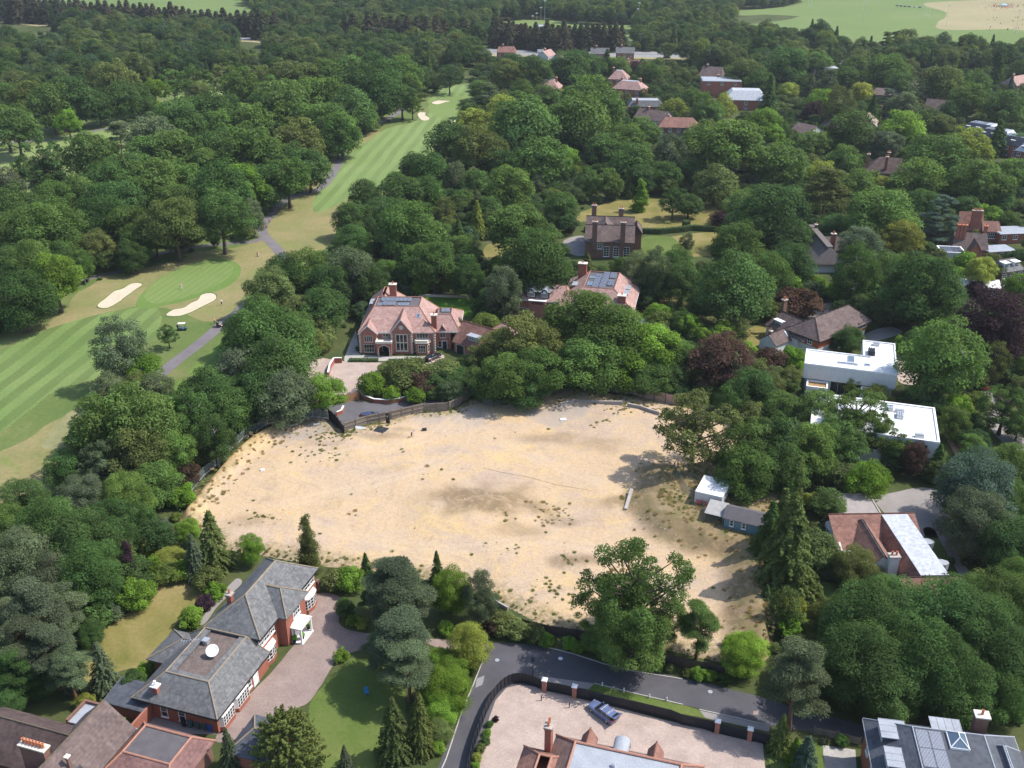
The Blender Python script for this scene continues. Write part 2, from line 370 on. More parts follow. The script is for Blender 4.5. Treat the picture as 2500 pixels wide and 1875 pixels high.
M['lawn_green'] = grassy('garden_lawn_green', [(.28, (.075, .12, .025)), (.6, (.115, .15, .04)), (.85, (.18, .175, .06))], .12, 1.8)
M['lawn_lush'] = grassy('garden_lawn_lush', [(.3, (.085, .19, .02)), (.7, (.11, .23, .03))], .2, 2.5)
M['meadow'] = grassy('long_pale_grass', [(.3, (.16, .17, .075)), (.7, (.25, .235, .12))], .3, 2.2)
M['bunker'] = simple('bunker_sand', (.55, .47, .35), (.46, .39, .28), .25, .95)
M['path'] = asphalt('path_asphalt', (.18, .16, .165), (.13, .115, .12))
M['road'] = asphalt('road_asphalt', (.092, .088, .098), (.062, .06, .068))
M['drive_dark'] = asphalt('driveway_asphalt', (.13, .122, .132), (.09, .085, .092))
M['motorway'] = asphalt('motorway_asphalt', (.27, .26, .27), (.20, .195, .205))
M['gravel'] = asphalt('gravel_grey', (.29, .265, .25), (.21, .19, .18))
M['pave_pink'] = paved('paving_pink', (.32, .245, .215), (.265, .20, .175))
M['pave_beige'] = paved('paving_beige', (.47, .375, .32), (.40, .31, .265))
M['pave_brown'] = paved('paving_brown', (.36, .285, .225), (.29, .225, .18))
M['slab'] = paved('paving_slabs', (.44, .42, .39), (.39, .37, .34), 1.0)

def soil_mat():
    m, n, l, b = newmat('site_soil'); p = posn(n)
    big = noisen(n, l, mapn(n, l, p, (1, 1.5, 1), .2), .035, 6, .6, .8)
    col = ramp(n, l, big, [(.28, (.345, .26, .188)), (.40, (.45, .338, .24)), (.50, (.48, .35, .215)), (.60, (.435, .328, .235)), (.72, (.355, .275, .21))])
    col = mixn(n, l, ramp(n, l, noisen(n, l, p, .09, 7, .7, 1.0), [(.50, 0.0), (.66, .75)]), col, (.54, .385, .19, 1))
    col = mixn(n, l, ramp(n, l, noisen(n, l, mapn(n, l, p, (1, 1, 1), 0, (31, 7, 0)), .13, 7, .72, .7), [(.56, 0.0), (.74, .7)]), col, (.27, .20, .14, 1))
    grit = noisen(n, l, p, 1.7, 6, .8)
    col = mixn(n, l, .75, col, ramp(n, l, grit, [(.30, .70), (.5, 1.0), (.72, 1.16)]), 'MULTIPLY')
    spk = n.new('ShaderNodeTexVoronoi'); spk.inputs['Scale'].default_value = 1.5; l.new(p, spk.inputs['Vector'])
    col = mixn(n, l, ramp(n, l, spk.outputs['Distance'], [(.06, .8), (.16, 0.0)]), col, mixn(n, l, .5, spk.outputs['Color'], (.3, .27, .22, 1)))
    for nm, cc in (('grey', (.33, .285, .25, 1)), ('brown', (.19, .135, .078, 1)), ('track', (.50, .39, .27, 1))):
        ta = n.new('ShaderNodeAttribute'); ta.attribute_name = nm
        fx = n.new('ShaderNodeMath'); fx.operation = 'MULTIPLY'; l.new(ta.outputs['Fac'], fx.inputs[0]); l.new(ramp(n, l, noisen(n, l, p, .45, 7, .72, .5), [(.26, .15), (.52, 1.0)]), fx.inputs[1])
        col = mixn(n, l, fx.outputs[0], col, cc)
    weeds = noisen(n, l, p, .16, 8, .78, .4)
    ed = n.new('ShaderNodeAttribute'); ed.attribute_name = 'weed'
    md = n.new('ShaderNodeMath'); md.operation = 'MULTIPLY_ADD'; md.inputs[1].default_value = .42; l.new(ed.outputs['Fac'], md.inputs[0]); l.new(weeds, md.inputs[2])
    fac = ramp(n, l, md.outputs[0], [(.60, 0.0), (.74, .75)])
    fac2 = mixn(n, l, 1.0, fac, ramp(n, l, noisen(n, l, p, 1.3, 4, .8), [(.40, .1), (.58, 1.0)]), 'MULTIPLY')
    col = mixn(n, l, fac2, col, ramp(n, l, noisen(n, l, p, .5, 3), [(.35, (.13, .135, .05)), (.65, (.25, .19, .10))]))
    yl = n.new('ShaderNodeAttribute'); yl.attribute_name = 'bank'
    col = mixn(n, l, yl.outputs['Fac'], col, ramp(n, l, noisen(n, l, p, .4, 6, .75), [(.35, (.22, .15, .08)), (.55, (.44, .30, .135)), (.7, (.38, .27, .14))]))
    l.new(col, b.inputs['Base Color']); b.inputs['Roughness'].default_value = .97; b.inputs['Specular IOR Level'].default_value = .08
    l.new(bumpn(n, l, noisen(n, l, p, 1.2, 8, .75), .8, .22), b.inputs['Normal'])
    return m
M['soil'] = soil_mat()

# base ground to the horizon
g = MB(); R_ = 4200
g.add([(-R_, -300, 0), (R_, -300, 0), (R_, R_, 0), (-R_, R_, 0)], [(0, 1, 2, 3)])
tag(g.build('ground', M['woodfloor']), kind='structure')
Z = [.004 * k for k in range(1, 14)]
golf = tl(0, 0, (-300, 830), (600, 520), (1500, 420), (2212, 450)) + tl(1, 0, (560, 560), (850, 540), (860, 700), (700, 900), (560, 1100), (300, 1300), (60, 1500), (-20, 1800)) + tl(0, 1, (1700, 330), (1480, 760), (1200, 1000), (900, 1000), (500, 1300), (300, 1560), (-300, 1660))
sheet('golf_course', golf, .02, M['rough'])
sheet('dry_rough', tl(0, 1, (-30, 800), (330, 420), (600, 170), (900, 90), (1200, 10)) + tl(0, 0, (1180, 1640), (1600, 1590), (1760, 1420), (1900, 1300), (2090, 1080)) + tl(1, 0, (0, 1000), (120, 900), (250, 860), (30, 1330), (-90, 1600)) + tl(0, 1, (1850, 60), (1640, 200), (1400, 420), (1000, 330), (600, 400)), .024, M['tan'], 1.5, 3)
sheet('dry_rough', tl(0, 1, (-20, 1300), (150, 1200), (330, 1080), (600, 930), (640, 1000), (500, 1240), (350, 1480), (200, 1640), (-20, 1640)), .024, M['tan'], 1.2, 3, 4)
fn = tl(0, 1, (-120, 700), (90, 570), (260, 490), (420, 440), (640, 380), (900, 330), (1000, 330), (1050, 400), (1000, 520), (900, 600), (760, 700), (660, 780), (450, 840), (300, 910), (150, 1030), (-120, 1180))
sheet('fairway', fn, .028, M['fair_near'], .35, 2)
ff = tl(1, 0, (-30, 1330), (-180, 1370), (-130, 1180), (20, 1010), (150, 930), (300, 830), (470, 790), (590, 700), (560, 640), (700, 560), (850, 560), (830, 640), (800, 710), (700, 830), (640, 900), (580, 1000), (470, 1070), (320, 1170), (240, 1230), (90, 1260))
sheet('fairway', ff, .028, M['fair_far'], .5, 3)
sheet('putting_green', tl(1, 0, (560, 700), (600, 650), (720, 620), (830, 640), (830, 690), (760, 740), (640, 760), (590, 740)), .034, M['green'])
sheet('fringe', tl(0, 1, (880, 330), (930, 230), (1060, 130), (1240, 50), (1420, 20), (1540, 50), (1560, 110), (1500, 180), (1400, 230), (1200, 290), (1020, 330)), .034, M['fringe'], .2, 1)
sheet('putting_green', tl(0, 1, (935, 260), (980, 190), (1080, 120), (1220, 65), (1380, 35), (1490, 50), (1512, 85), (1480, 140), (1380, 200), (1230, 260), (1080, 300), (980, 305)), .040, M['green'])
sheet('tee', tl(0, 1, (1215, 760), (1330, 650), (1420, 560), (1480, 520), (1490, 640), (1480, 770)), .030, M['tee'], .1, 1)
sheet('tee', tl(0, 1, (1090, 860), (1150, 810), (1420, 800), (1500, 790), (1400, 900), (1250, 1010), (1150, 960)), .030, M['tee'], .1, 1)
sheet('long_grass', tl(0, 1, (270, 1240), (300, 1170), (420, 1040), (520, 975), (580, 1000), (590, 1080), (470, 1180), (360, 1250)), .032, M['meadow'], .5, 1)
for w in (tl(0, 0, (-100, 1010), (200, 950), (450, 870), (700, 830), (880, 790), (1040, 755), (900, 850), (720, 900), (460, 1000), (200, 1050), (-100, 1100)),
          tl(0, 0, (420, 1060), (600, 990), (880, 960), (900, 1010), (700, 1090), (420, 1150)),
          tl(0, 0, (1480, 790), (1560, 730), (1660, 710), (1650, 760), (1560, 790)),
          tl(0, 0, (1100, 640), (1250, 600), (1420, 560), (1420, 640), (1200, 680)),
          tl(0, 0, (80, 1300), (300, 1270), (300, 1180), (60, 1200))):
    sheet('fairway', w, .029, M['fair_plain'], .6, 3)
sheet('dry_rough', tl(0, 0, (1130, 960), (1210, 900), (1370, 905), (1330, 960), (1200, 975)), .027, M['tan'], .8, 3, 7)
sheet('dry_rough', tl(0, 0, (200, 1310), (400, 1260), (700, 1120), (760, 1090), (640, 1200), (420, 1300), (240, 1340)), .031, M['tan'], .8, 3, 8)
PATHS = [tl(0, 1, (960, 830), (1060, 750), (1130, 690), (1250, 600), (1350, 520), (1430, 450), (1580, 330), (1800, 150), (1850, 60)) + tl(0, 0, (1800, 1620), (1715, 1530), (1700, 1470), (1750, 1400), (1800, 1335), (1900, 1270), (2100, 1200)) + tl(1, 0, (40, 960), (150, 860), (250, 795), (370, 730), (470, 640)),
         tl(0, 1, (330, 280), (420, 210), (600, 140), (800, 90)) + tl(0, 0, (1000, 1655), (1180, 1615), (1330, 1592), (1500, 1577), (1640, 1565), (1715, 1535)),
         tl(0, 0, (-50, 930), (200, 915), (400, 895), (560, 860), (680, 835), (830, 815)), tl(0, 0, (150, 1320), (350, 1250), (440, 1210), (640, 1180))]
for k, (p, w) in enumerate(zip(PATHS, (3.4, 2.6, 3, 2.4))): sheet('path', ribbon(p, w), .046 + .004 * k, M['path'], 0, smooth=False)

def bunker(pts, zs=.05):
    """a hollow of sand with a raised turf lip"""
    o = ragged(smooth_poly(pts, 8), .12, .8, 5); cx = sum(p[0] for p in o) / len(o); cy = sum(p[1] for p in o) / len(o)
    m = MB(); n = len(o)
    ring = lambda k, z: [(cx + (x - cx) * k, cy + (y - cy) * k, z) for x, y in o]
    rings = [ring(1.03, .03), ring(1.0, .20), ring(.985, .10)]
    for r in rings: m.v += r
    for a in range(2):
        for i in range(n): m.f.append((a * n + i, a * n + (i + 1) % n, (a + 1) * n + (i + 1) % n, (a + 1) * n + i)); m.mi.append(1)
    me_o = m.build('bunker', [M['bunker'], M['rough']]); tag(me_o, kind='structure')
    s = sheet('bunker_sand', [(x, y) for x, y, z in ring(.99, 0)], .062, M['bunker'], smooth=False); s.parent = me_o; del s['kind']
bunker(tl(0, 1, (632, 318), (690, 270), (740, 230), (800, 210), (850, 180), (900, 174), (922, 188), (880, 220), (830, 255), (770, 300), (700, 338), (650, 338)))
bunker(tl(0, 1, (1075, 385), (1120, 350), (1190, 335), (1230, 310), (1280, 285), (1310, 250), (1370, 240), (1403, 260), (1390, 290), (1320, 325), (1230, 370), (1150, 392)))
bunker(tl(1, 0, (585, 668), (620, 652), (680, 652), (710, 655), (670, 665), (620, 678)))
bunker(tl(1, 0, (495, 745), (510, 728), (548, 730), (545, 745), (572, 765), (560, 780), (520, 780)))
bunker(tl(1, 0, (712, 792), (735, 775), (755, 770), (740, 788), (725, 800)))
bunker(tl(0, 0, (1340, 540), (1400, 535), (1410, 545), (1360, 550)))
bunker(tl(0, 0, (1265, 845), (1285, 838), (1310, 855), (1280, 856)))

# motorway, far fields
MW = [ground(-500, -10), ground(-150, 30), ground(0, 46), ground(200, 62), ground(420, 80), ground(640, 94), ground(900, 110), ground(1210, 126), ground(1420, 131), ground(1600, 133), ground(1800, 138), ground(2100, 150)]
sheet('motorway_verge', ribbon(MW, 46), .02, M['field_dry'], 1.5, 6, smooth=False)
sheet('motorway', ribbon(MW, 27), .03, M['motorway'], smooth=False)
sheet('central_reservation', ribbon(MW, 2.2), .04, M['rough'], smooth=False)
FIELDS = [tl(0, 0, (100, -60), (1480, -60), (1560, 30), (1680, 70), (1560, 108), (1250, 75), (1000, 60), (700, 25), (300, 20)),
          tl(1, 0, (905, 190), (1040, 145), (1250, 128), (1420, 135), (1600, 158), (1890, 168), (1895, 230), (1840, 300), (1640, 215), (1350, 225), (1050, 215)),
          tl(2, 0, (290, 75), (560, 55), (770, 20), (900, -40), (2400, -60), (2400, 230), (2150, 205), (1760, 188), (1500, 185), (1180, 180), (1000, 140), (800, 110), (560, 95), (380, 100))]
for f in FIELDS:
    sheet('sports_field', f, .03, M['field'], 1.5, 8); sheet('sports_field', [(x * .88, y * .88) for x, y in f], .026, M['field'], 1.5, 8)
sheet('cricket_ground', tl(2, 0, (1660, 185), (1710, 85), (1560, 30), (1700, 10), (2400, 0), (2400, 215), (2140, 190)), .036, M['field_dry'], 2, 8)
sheet('playing_pitch', tl(1, 0, (1320, 225), (1345, 158), (1890, 178), (1850, 240)), .036, M['field'], smooth=False)

# residential streets, gardens, drives
sheet('road', tl(1, 2, (610, 1700), (650, 1600), (700, 1490), (780, 1290), (900, 1020), (930, 920), (955, 868), (1000, 845), (1130, 850), (1300, 870), (1500, 915), (1700, 985), (1900, 1030), (2100, 1050), (2212, 1075)) + tl(2, 2, (200, 1120), (500, 1195), (700, 1260), (900, 1310), (1170, 1380), (1400, 1430), (1700, 1480), (2300, 1560), (2300, 1760), (2000, 1700), (1170, 1500), (900, 1440), (580, 1385), (300, 1330), (80, 1265), (0, 1250)) + tl(1, 2, (2100, 1235), (1900, 1180), (1650, 1115), (1500, 1150), (1310, 1150), (1200, 1160), (1120, 1180), (1060, 1250), (1000, 1350), (940, 1500), (880, 1700)), .03, M['road'], smooth=False)
sheet('drive_apron', tl(1, 2, (1280, 1062), (1640, 1112), (1600, 1150), (1310, 1100)), .044, M['gravel'], smooth=False)
sheet('drive_apron', tl(2, 2, (110, 1285), (570, 1385), (560, 1425), (150, 1335)), .044, M['gravel'], smooth=False)
sheet('verge', tl(1, 2, (1640, 1115), (1900, 1180), (2212, 1250)) + tl(2, 2, (110, 1285), (150, 1335), (0, 1310)) + tl(1, 2, (2000, 1270), (1600, 1150)), .048, M['lawn_green'], smooth=False)
sheet('driveway', tl(1, 2, (850, 1700), (900, 1560), (960, 1330), (1000, 1220), (1070, 1140), (1160, 1118), (1300, 1140), (1500, 1190), (1800, 1270), (2100, 1350), (2300, 1390)) + tl(2, 2, (200, 1430), (420, 1480), (520, 1500), (560, 1900)) + tl(1, 2, (850, 1900)), .036, M['pave_beige'], smooth=False)
sheet('driveway', tl(0, 2, (1420, 1410), (1900, 870), (2010, 640), (2045, 530), (2212, 560)) + tl(1, 2, (0, 740), (300, 800), (700, 830), (930, 850), (925, 900), (640, 880), (500, 850), (150, 890), (-30, 960)) + tl(0, 2, (2150, 1000), (2080, 1120), (1990, 1240), (1850, 1290), (1750, 1330), (1500, 1480)), .024, M['pave_pink'], .15, 1)
sheet('lawn', tl(0, 2, (2000, 1300), (2100, 1120), (2212, 1000)) + tl(1, 2, (60, 950), (250, 980), (420, 1180), (260, 1700), (0, 1800)) + tl(0, 2, (2212, 1900), (2100, 1700)), .020, M['lawn_green'], .2, 1)
sheet('lawn', tl(0, 2, (990, 450), (1100, 445), (1290, 460), (1310, 540), (1220, 640), (1130, 740), (1030, 910), (920, 1000), (760, 1040), (560, 1180), (520, 1050), (620, 800), (720, 720), (850, 640), (960, 570)), .020, M['lawn'], .25, 1)
sheet('garden_path', tl(0, 2, (1300, 700), (1480, 480), (1540, 430), (1560, 470), (1420, 600), (1330, 720)), .024, M['gravel'], .1, 1)
sheet('yard', tl(0, 2, (900, 1330), (1000, 1240), (1420, 1360), (1390, 1440), (900, 1400)), .024, M['gravel'])
sheet('driveway', tl(1, 1, (-330, 700), (-180, 655), (0, 680), (260, 690), (540, 690), (660, 640), (640, 720), (420, 760), (200, 830), (60, 940), (-160, 960), (-250, 850)), .020, M['pave_beige'], .1, 1)
sheet('garden_path', tl(1, 1, (20, 660), (60, 560), (95, 480), (120, 640), (300, 650), (600, 650), (560, 680), (240, 680), (20, 684)), .026, M['slab'], smooth=False)
sheet('driveway', tl(1, 1, (-280, 1110), (-120, 960), (0, 940), (120, 940), (200, 950), (400, 930), (560, 900), (850, 840), (860, 880), (700, 930), (400, 1010), (120, 1070), (0, 1110), (-200, 1160)), .020, M['drive_dark'], .1, 1)
sheet('lawn', tl(1, 1, (330, 275), (500, 245), (900, 255), (880, 330), (850, 390), (720, 385), (560, 330)), .022, M['lawn_lush'], smooth=False)
sheet('lawn', tl(1, 1, (1930, 290), (2212, 250)) + tl(2, 1, (120, 230), (60, 330)) + tl(1, 1, (2060, 370), (1960, 330)), .022, M['lawn'])
sheet('lawn', tl(1, 0, (1520, 1430), (1560, 1370), (1800, 1300), (2100, 1290), (2212, 1330)) + tl(2, 0, (200, 1340), (290, 1440), (100, 1480)) + tl(1, 0, (1950, 1490), (1700, 1440)), .022, M['lawn'], .5, 2)
sheet('lawn', tl(1, 0, (1950, 1540), (2150, 1540), (2180, 1650), (1980, 1650)), .026, M['lawn_green'])
sheet('lawn', tl(2, 0, (-60, 1530), (240, 1510), (220, 1640), (-20, 1660), (-80, 1600)), .022, M['lawn'], .3, 2)
sheet('patio', tl(1, 0, (1440, 1560), (1570, 1530), (1580, 1650), (1480, 1640)), .026, M['gravel'])
sheet('lawn', tl(1, 0, (930, 1600), (1020, 1570), (1150, 1580), (1120, 1640), (1000, 1690), (940, 1680)), .022, M['lawn'], .3, 2)
sheet('lawn', tl(2, 1, (370, 520), (430, 470), (560, 440), (690, 560), (680, 600), (580, 620), (450, 600)), .022, M['lawn'])
sheet('driveway', tl(2, 1, (790, 410), (890, 310), (1010, 320), (950, 370), (870, 420)), .022, M['gravel'])
sheet('driveway', tl(2, 1, (1190, 500), (1340, 460), (1420, 500), (1200, 560)), .022, M['gravel'])
sheet('driveway', tl(2, 1, (1385, 660), (1480, 660), (1520, 820), (1400, 810)), .022, M['pave_beige'])
sheet('driveway', tl(2, 1, (1240, 1590), (1330, 1540), (1560, 1500), (1690, 1540), (1700, 1640), (1800, 1800), (1500, 1800)), .022, M['gravel'], .2, 1)
sheet('garden_path', tl(2, 1, (1640, 1030), (1690, 1010), (1850, 1300), (1820, 1370), (1750, 1260)), .022, M['pave_brown'], .1, 1)
sheet('road', tl(2, 1, (1720, 400), (1800, 520), (1790, 560), (1850, 800), (1960, 900), (1990, 1100), (2100, 1230), (2212, 1260), (2300, 1280), (2300, 1100), (2180, 1060), (2060, 950), (1950, 830), (1900, 700), (1880, 560), (1790, 400)), .022, M['gravel'], .3, 2)
sheet('lawn', tl(2, 2, (1560, 110), (1640, 120), (1750, 310), (1690, 340), (1600, 210)), .022, M['lawn_green'])
sheet('lawn', tl(2, 2, (1770, 150), (1960, 200), (2030, 330), (1820, 330)), .022, M['lawn'])
sheet('garden_path', tl(2, 2, (1640, 120), (1720, 130), (1790, 280), (1870, 420), (1840, 460), (1750, 330)), .026, M['gravel'], .1, 1)
sheet('patio', tl(2, 2, (830, 190), (880, 180), (1000, 330), (960, 350)), .026, M['gravel'])
sheet('lawn', tl(2, 2, (800, 480), (1050, 480), (1080, 640), (900, 800), (790, 760)), .022, M['lawn_green'])
sheet('patio', tl(2, 2, (910, 1510), (1120, 1540), (1130, 1700), (920, 1700)), .026, M['slab'], smooth=False)
sheet('lawn', tl(2, 2, (600, 1500), (900, 1500), (910, 1700), (600, 1700)), .022, M['lawn_green'])
sheet('road', tl(2, 0, (190, 800), (320, 790), (330, 860), (200, 850)), .022, M['drive_dark'])

# ------------------------------------------------------------------ the cleared building site: uneven soil with raised banks
SITE = dl((392, 1128), (415, 1085), (455, 1035), (500, 985), (550, 945), (620, 915), (690, 895), (742, 925), (840, 905), (890, 893), (975, 884), (1015, 862), (1080, 862), (1150, 840), (1200, 825), (1330, 850), (1400, 858), (1480, 880), (1560, 905), (1640, 930)) + \
       [D(1690, 1000), D(1700, 1080), D(1690, 1150), D(1668, 1190), D(1664, 1290), D(1670, 1385), D(1640, 1440)] + dl((1560, 1432), (1480, 1416), (1380, 1392), (1280, 1376), (1170, 1350), (1080, 1306), (960, 1262), (800, 1236), (700, 1225), (600, 1208), (560, 1200), (470, 1185))
SITE_S = smooth_poly(SITE, 5)
BK_R = dl((1440, 1035), (1415, 1100), (1450, 1140), (1540, 1165), (1620, 1195), (1640, 1290), (1645, 1400))   # top of the right-hand bank
BK_L = dl((395, 1115), (450, 1040), (520, 970), (590, 928))
def seg_d(p, pts):
    best = 1e9
    for a, b in zip(pts, pts[1:]):
        ax, ay = a; bx, by = b; dx, dy = bx - ax, by - ay
        t = max(0, min(1, ((p[0] - ax) * dx + (p[1] - ay) * dy) / (dx * dx + dy * dy)))
        best = min(best, math.hypot(p[0] - ax - t * dx, p[1] - ay - t * dy))
    return best
PLAT = BK_R + dl((1760, 1400), (1760, 1000), (1600, 1000))          # level ground on top of the bank
PLAT_H = 2.0
def site_h(x, y):
    h = .25 * noise.noise((x * .06, y * .06, 1)) + .16 * noise.noise((x * .17, y * .17, 5)) + .05 * noise.noise((x * .6, y * .6, 9))
    for (cx, cy, r, a) in MOUNDS:
        d = math.hypot(x - cx, (y - cy) * 1.3) / r
        if d < 1: h += a * (1 - d * d) ** 2 * (1 + .35 * noise.noise((x * .35, y * .35, 2)))
    d = seg_d((x, y), BK_R); inside = pip(x, y, PLAT)
    pl = PLAT_H if inside else PLAT_H * (1 - sstep(0, 6.5, d + 1.2 * noise.noise((x * .25, y * .25, 4))))
    dl_ = seg_d((x, y), BK_L); pl = max(pl, 1.3 * (1 - sstep(.5, 4.5, dl_ + .8 * noise.noise((x * .3, y * .3, 8)))))
    return h + pl + .45
MOUNDS = [(*D(1010, 1110), 14, .8), (*D(1060, 1085), 8, .5), (*D(840, 945), 8, .7), (*D(760, 965), 6, .6), (*D(1250, 870), 9, .6), (*D(1330, 1100), 7, .5), (*D(1240, 1210), 6, .4), (*D(1580, 1250), 9, .5), (*D(700, 950), 5, .5)]
GREYS = [(D(1190, 900), 7.5), (D(1230, 890), 6), (D(690, 925), 5), (D(650, 940), 5), (D(1010, 905), 7), (D(930, 905), 5)]
BROWNS = [(D(1060, 1090), 15, .85), (D(960, 1080), 8, .5), (D(1245, 1215), 6, .8), (D(1210, 1130), 5, .5), (D(1180, 950), 8, .5), (D(1300, 965), 9, .45), (D(830, 950), 5, .6), (D(880, 935), 4, .5), (D(1330, 1090), 7, .7), (D(540, 1130), 6, .45), (D(1120, 1150), 7, .45)]
TRACKS = [smooth_poly([D(1010, 900), D(1000, 960), D(930, 1010), D(800, 1050), D(620, 1090)], 6, False), smooth_poly([D(1010, 905), D(1080, 960), D(1200, 1010), D(1330, 1060)], 6, False), smooth_poly([D(640, 1130), D(800, 1170), D(1000, 1190), D(1200, 1170), D(1400, 1230), D(1560, 1290)], 6, False), smooth_poly([D(990, 900), D(900, 960), D(700, 990), D(560, 1030)], 6, False)]
def build_site():
    xs = [p[0] for p in SITE_S]; ys = [p[1] for p in SITE_S]; st = .6
    nx = int((max(xs) - min(xs)) / st) + 2; ny = int((max(ys) - min(ys)) / st) + 2; x0, y0 = min(xs), min(ys)
    idx = {}; V = []; weed = []; bank = []; grey = []; brown = []; track = []; F = []
    loop = SITE_S + SITE_S[:1]
    def vert(i, j):
        k = (i, j)
        if k not in idx:
            x, y = x0 + i * st, y0 + j * st; e = seg_d((x, y), loop); ins = pip(x, y, SITE_S)
            h = site_h(x, y)
            h = lerp(-.05, h, sstep(0, 1.6, e)) if ins else -.05
            idx[k] = len(V); V.append((x, y, h))
            w = (1 - sstep(0, 6, e)) * .9
            if pip(x, y, PLAT): w = .85
            w = max(w, .55 * (1 - sstep(2, 9, seg_d((x, y), BK_R))))
            weed.append(w)
            gq = max([1 - sstep(.45, 1, math.hypot((x - c[0]) / r, (y - c[1]) / (r * .8)) + .35 * noise.noise((x * .3, y * .3, 6))) for c, r in GREYS] + [0]); grey.append(.8 * gq)
            bq = max([k_ * (1 - sstep(.3, 1, math.hypot((x - c[0]) / r, (y - c[1]) / (r * .5)) + .45 * noise.noise((x * .22, y * .22, 2)))) for c, r, k_ in BROWNS] + [0])
            brown.append(max(bq, .95 * (1 - sstep(3, 8, db_)) if (db_ := seg_d((x, y), BK_R) + 2.5 * noise.noise((x * .15, y * .15, 12))) < 8 else 0, .75 if pip(x, y, PLAT) else 0))
            tq = 0
            for tr_ in TRACKS:
                dt = seg_d((x, y), tr_); tq = max(tq, .42 * (1 - sstep(.25, .7, abs(dt - .9))))
            track.append(tq)
            bank.append(.75 * (1 - sstep(.5, 3.5, seg_d((x, y), BK_L))) if ins else 0)
        return idx[k]
    for i in range(nx):
        for j in range(ny):
            c = [(x0 + (i + a) * st, y0 + (j + b) * st) for a, b in ((0, 0), (1, 0), (1, 1), (0, 1))]
            if any(pip(x, y, SITE_S) for x, y in c): F.append(tuple(vert(i + a, j + b) for a, b in ((0, 0), (1, 0), (1, 1), (0, 1))))
    me = bpy.data.meshes.new('building_site'); me.from_pydata(V, [], F); me.update()
    for nm, arr in (('weed', weed), ('bank', bank), ('grey', grey), ('brown', brown), ('track', track)):
        a = me.attributes.new(nm, 'FLOAT', 'POINT'); a.data.foreach_set('value', arr)
    me.polygons.foreach_set('use_smooth', [True] * len(me.polygons))
    o = link('building_site', me, M['soil']); tag(o, 'bare sandy building plot cleared for construction', kind='structure')
build_site()
sheet('driveway', tl(1, 1, (520, 1040), (700, 1010), (790, 1090), (620, 1130), (540, 1150)), .9, M['gravel'], .5, 1) if False else None
# ------------------------------------------------------------------ vegetation: crowns of leaf-sized faces on limbs
def leaf_mesh(name, C, N, size, tone, rng, aspect=.62):
    """one rhombic leaf (cluster) per point: C centres, N facing, size per leaf"""
    n = len(C)
    N = N / (np.linalg.norm(N, axis=1, keepdims=True) + 1e-9)
    A = np.cross(N, rng.normal(size=(n, 3))); A /= (np.linalg.norm(A, axis=1, keepdims=True) + 1e-9)
    B = np.cross(N, A); s = (size * .5)[:, None]
    V = np.empty((n, 4, 3)); V[:, 0] = C + A * s; V[:, 1] = C + B * s * aspect + N * s * .18; V[:, 2] = C - A * s; V[:, 3] = C - B * s * aspect + N * s * .18
    me = bpy.data.meshes.new(name); me.vertices.add(4 * n); me.vertices.foreach_set('co', V.reshape(-1))
    me.loops.add(4 * n); me.loops.foreach_set('vertex_index', np.arange(4 * n, dtype=np.int32))
    me.polygons.add(n); me.polygons.foreach_set('loop_start', np.arange(0, 4 * n, 4, dtype=np.int32)); me.polygons.foreach_set('loop_total', np.full(n, 4, np.int32))
    at = me.attributes.new('tone', 'FLOAT', 'FACE'); at.data.foreach_set('value', tone.astype(np.float32))
    me.update(calc_edges=True); return me
def unit(rng, n):
    v = rng.normal(size=(n, 3)); return v / np.linalg.norm(v, axis=1, keepdims=True)
def lobed(rng, lobes, n, size, jit=.55, up=.25, droop=0.0, fill=.35):
    jit *= .74; up += .22; fill *= .8; n = int(n * 1.75); size = size * .82
    """leaves on the shells of lobes (cx, cy, cz, rx, rz, tone)"""
    L = np.array(lobes); a = L[:, 3] ** 2; pick = rng.choice(len(L), n, p=a / a.sum()); l = L[pick]
    d = unit(rng, n); d[:, 2] = np.where(d[:, 2] < -.3, -d[:, 2], d[:, 2])
    r = 1 - fill * rng.random(n) ** 1.6 + .10 * rng.normal(size=n)
    C = l[:, :3] + d * r[:, None] * np.stack([l[:, 3], l[:, 3], l[:, 4]], 1)
    if droop: C[:, 2] -= droop * rng.random(n) ** 2 * l[:, 3]
    N = d * .75 + np.array([0, 0, up]) + jit * rng.normal(size=(n, 3))
    return C, N, size * rng.uniform(.65, 1.3, n), l[:, 5] * rng.uniform(.8, 1.2, n)
def dome_lobes(rng, w, z0, z1, k, rl, low=.15, irr=.22):
    """lobes over an uneven dome of width w between z0 and z1"""
    out = []; zc = z0 + (z1 - z0) * .42; ph = rng.uniform(0, 6.28, 4); am = rng.uniform(.4, 1, 4) * irr
    for q in range(k):
        t = (q + .5) / k; cz = 1 - 2 * t * (1 - low * .5); az = q * 2.399963 + rng.normal() * .3
        s = math.sqrt(max(0, 1 - cz * cz)); f = 1 + sum(am[i] * math.sin((i + 1) * az + ph[i] + cz * 2) for i in range(3)) * .6 + rng.normal() * .07
        r = rl * rng.uniform(.7, 1.35)
        R = max(.1, w / 2 - r * .75)
        out.append((s * math.cos(az) * R * f, s * math.sin(az) * R * f, zc + cz * ((z1 - zc - r * .7) if cz > 0 else (zc - z0 - r * .4)) * (1 + .12 * rng.normal()), r, r * rng.uniform(.7, .95), rng.uniform(.68, 1.32)))
    for q in range(k // 3):
        v = unit(rng, 1)[0] * rng.random() * .6
        out.append((v[0] * w * .4, v[1] * w * .4, zc + v[2] * (z1 - z0) * .35, rl * 1.1, rl, .9))
    return out
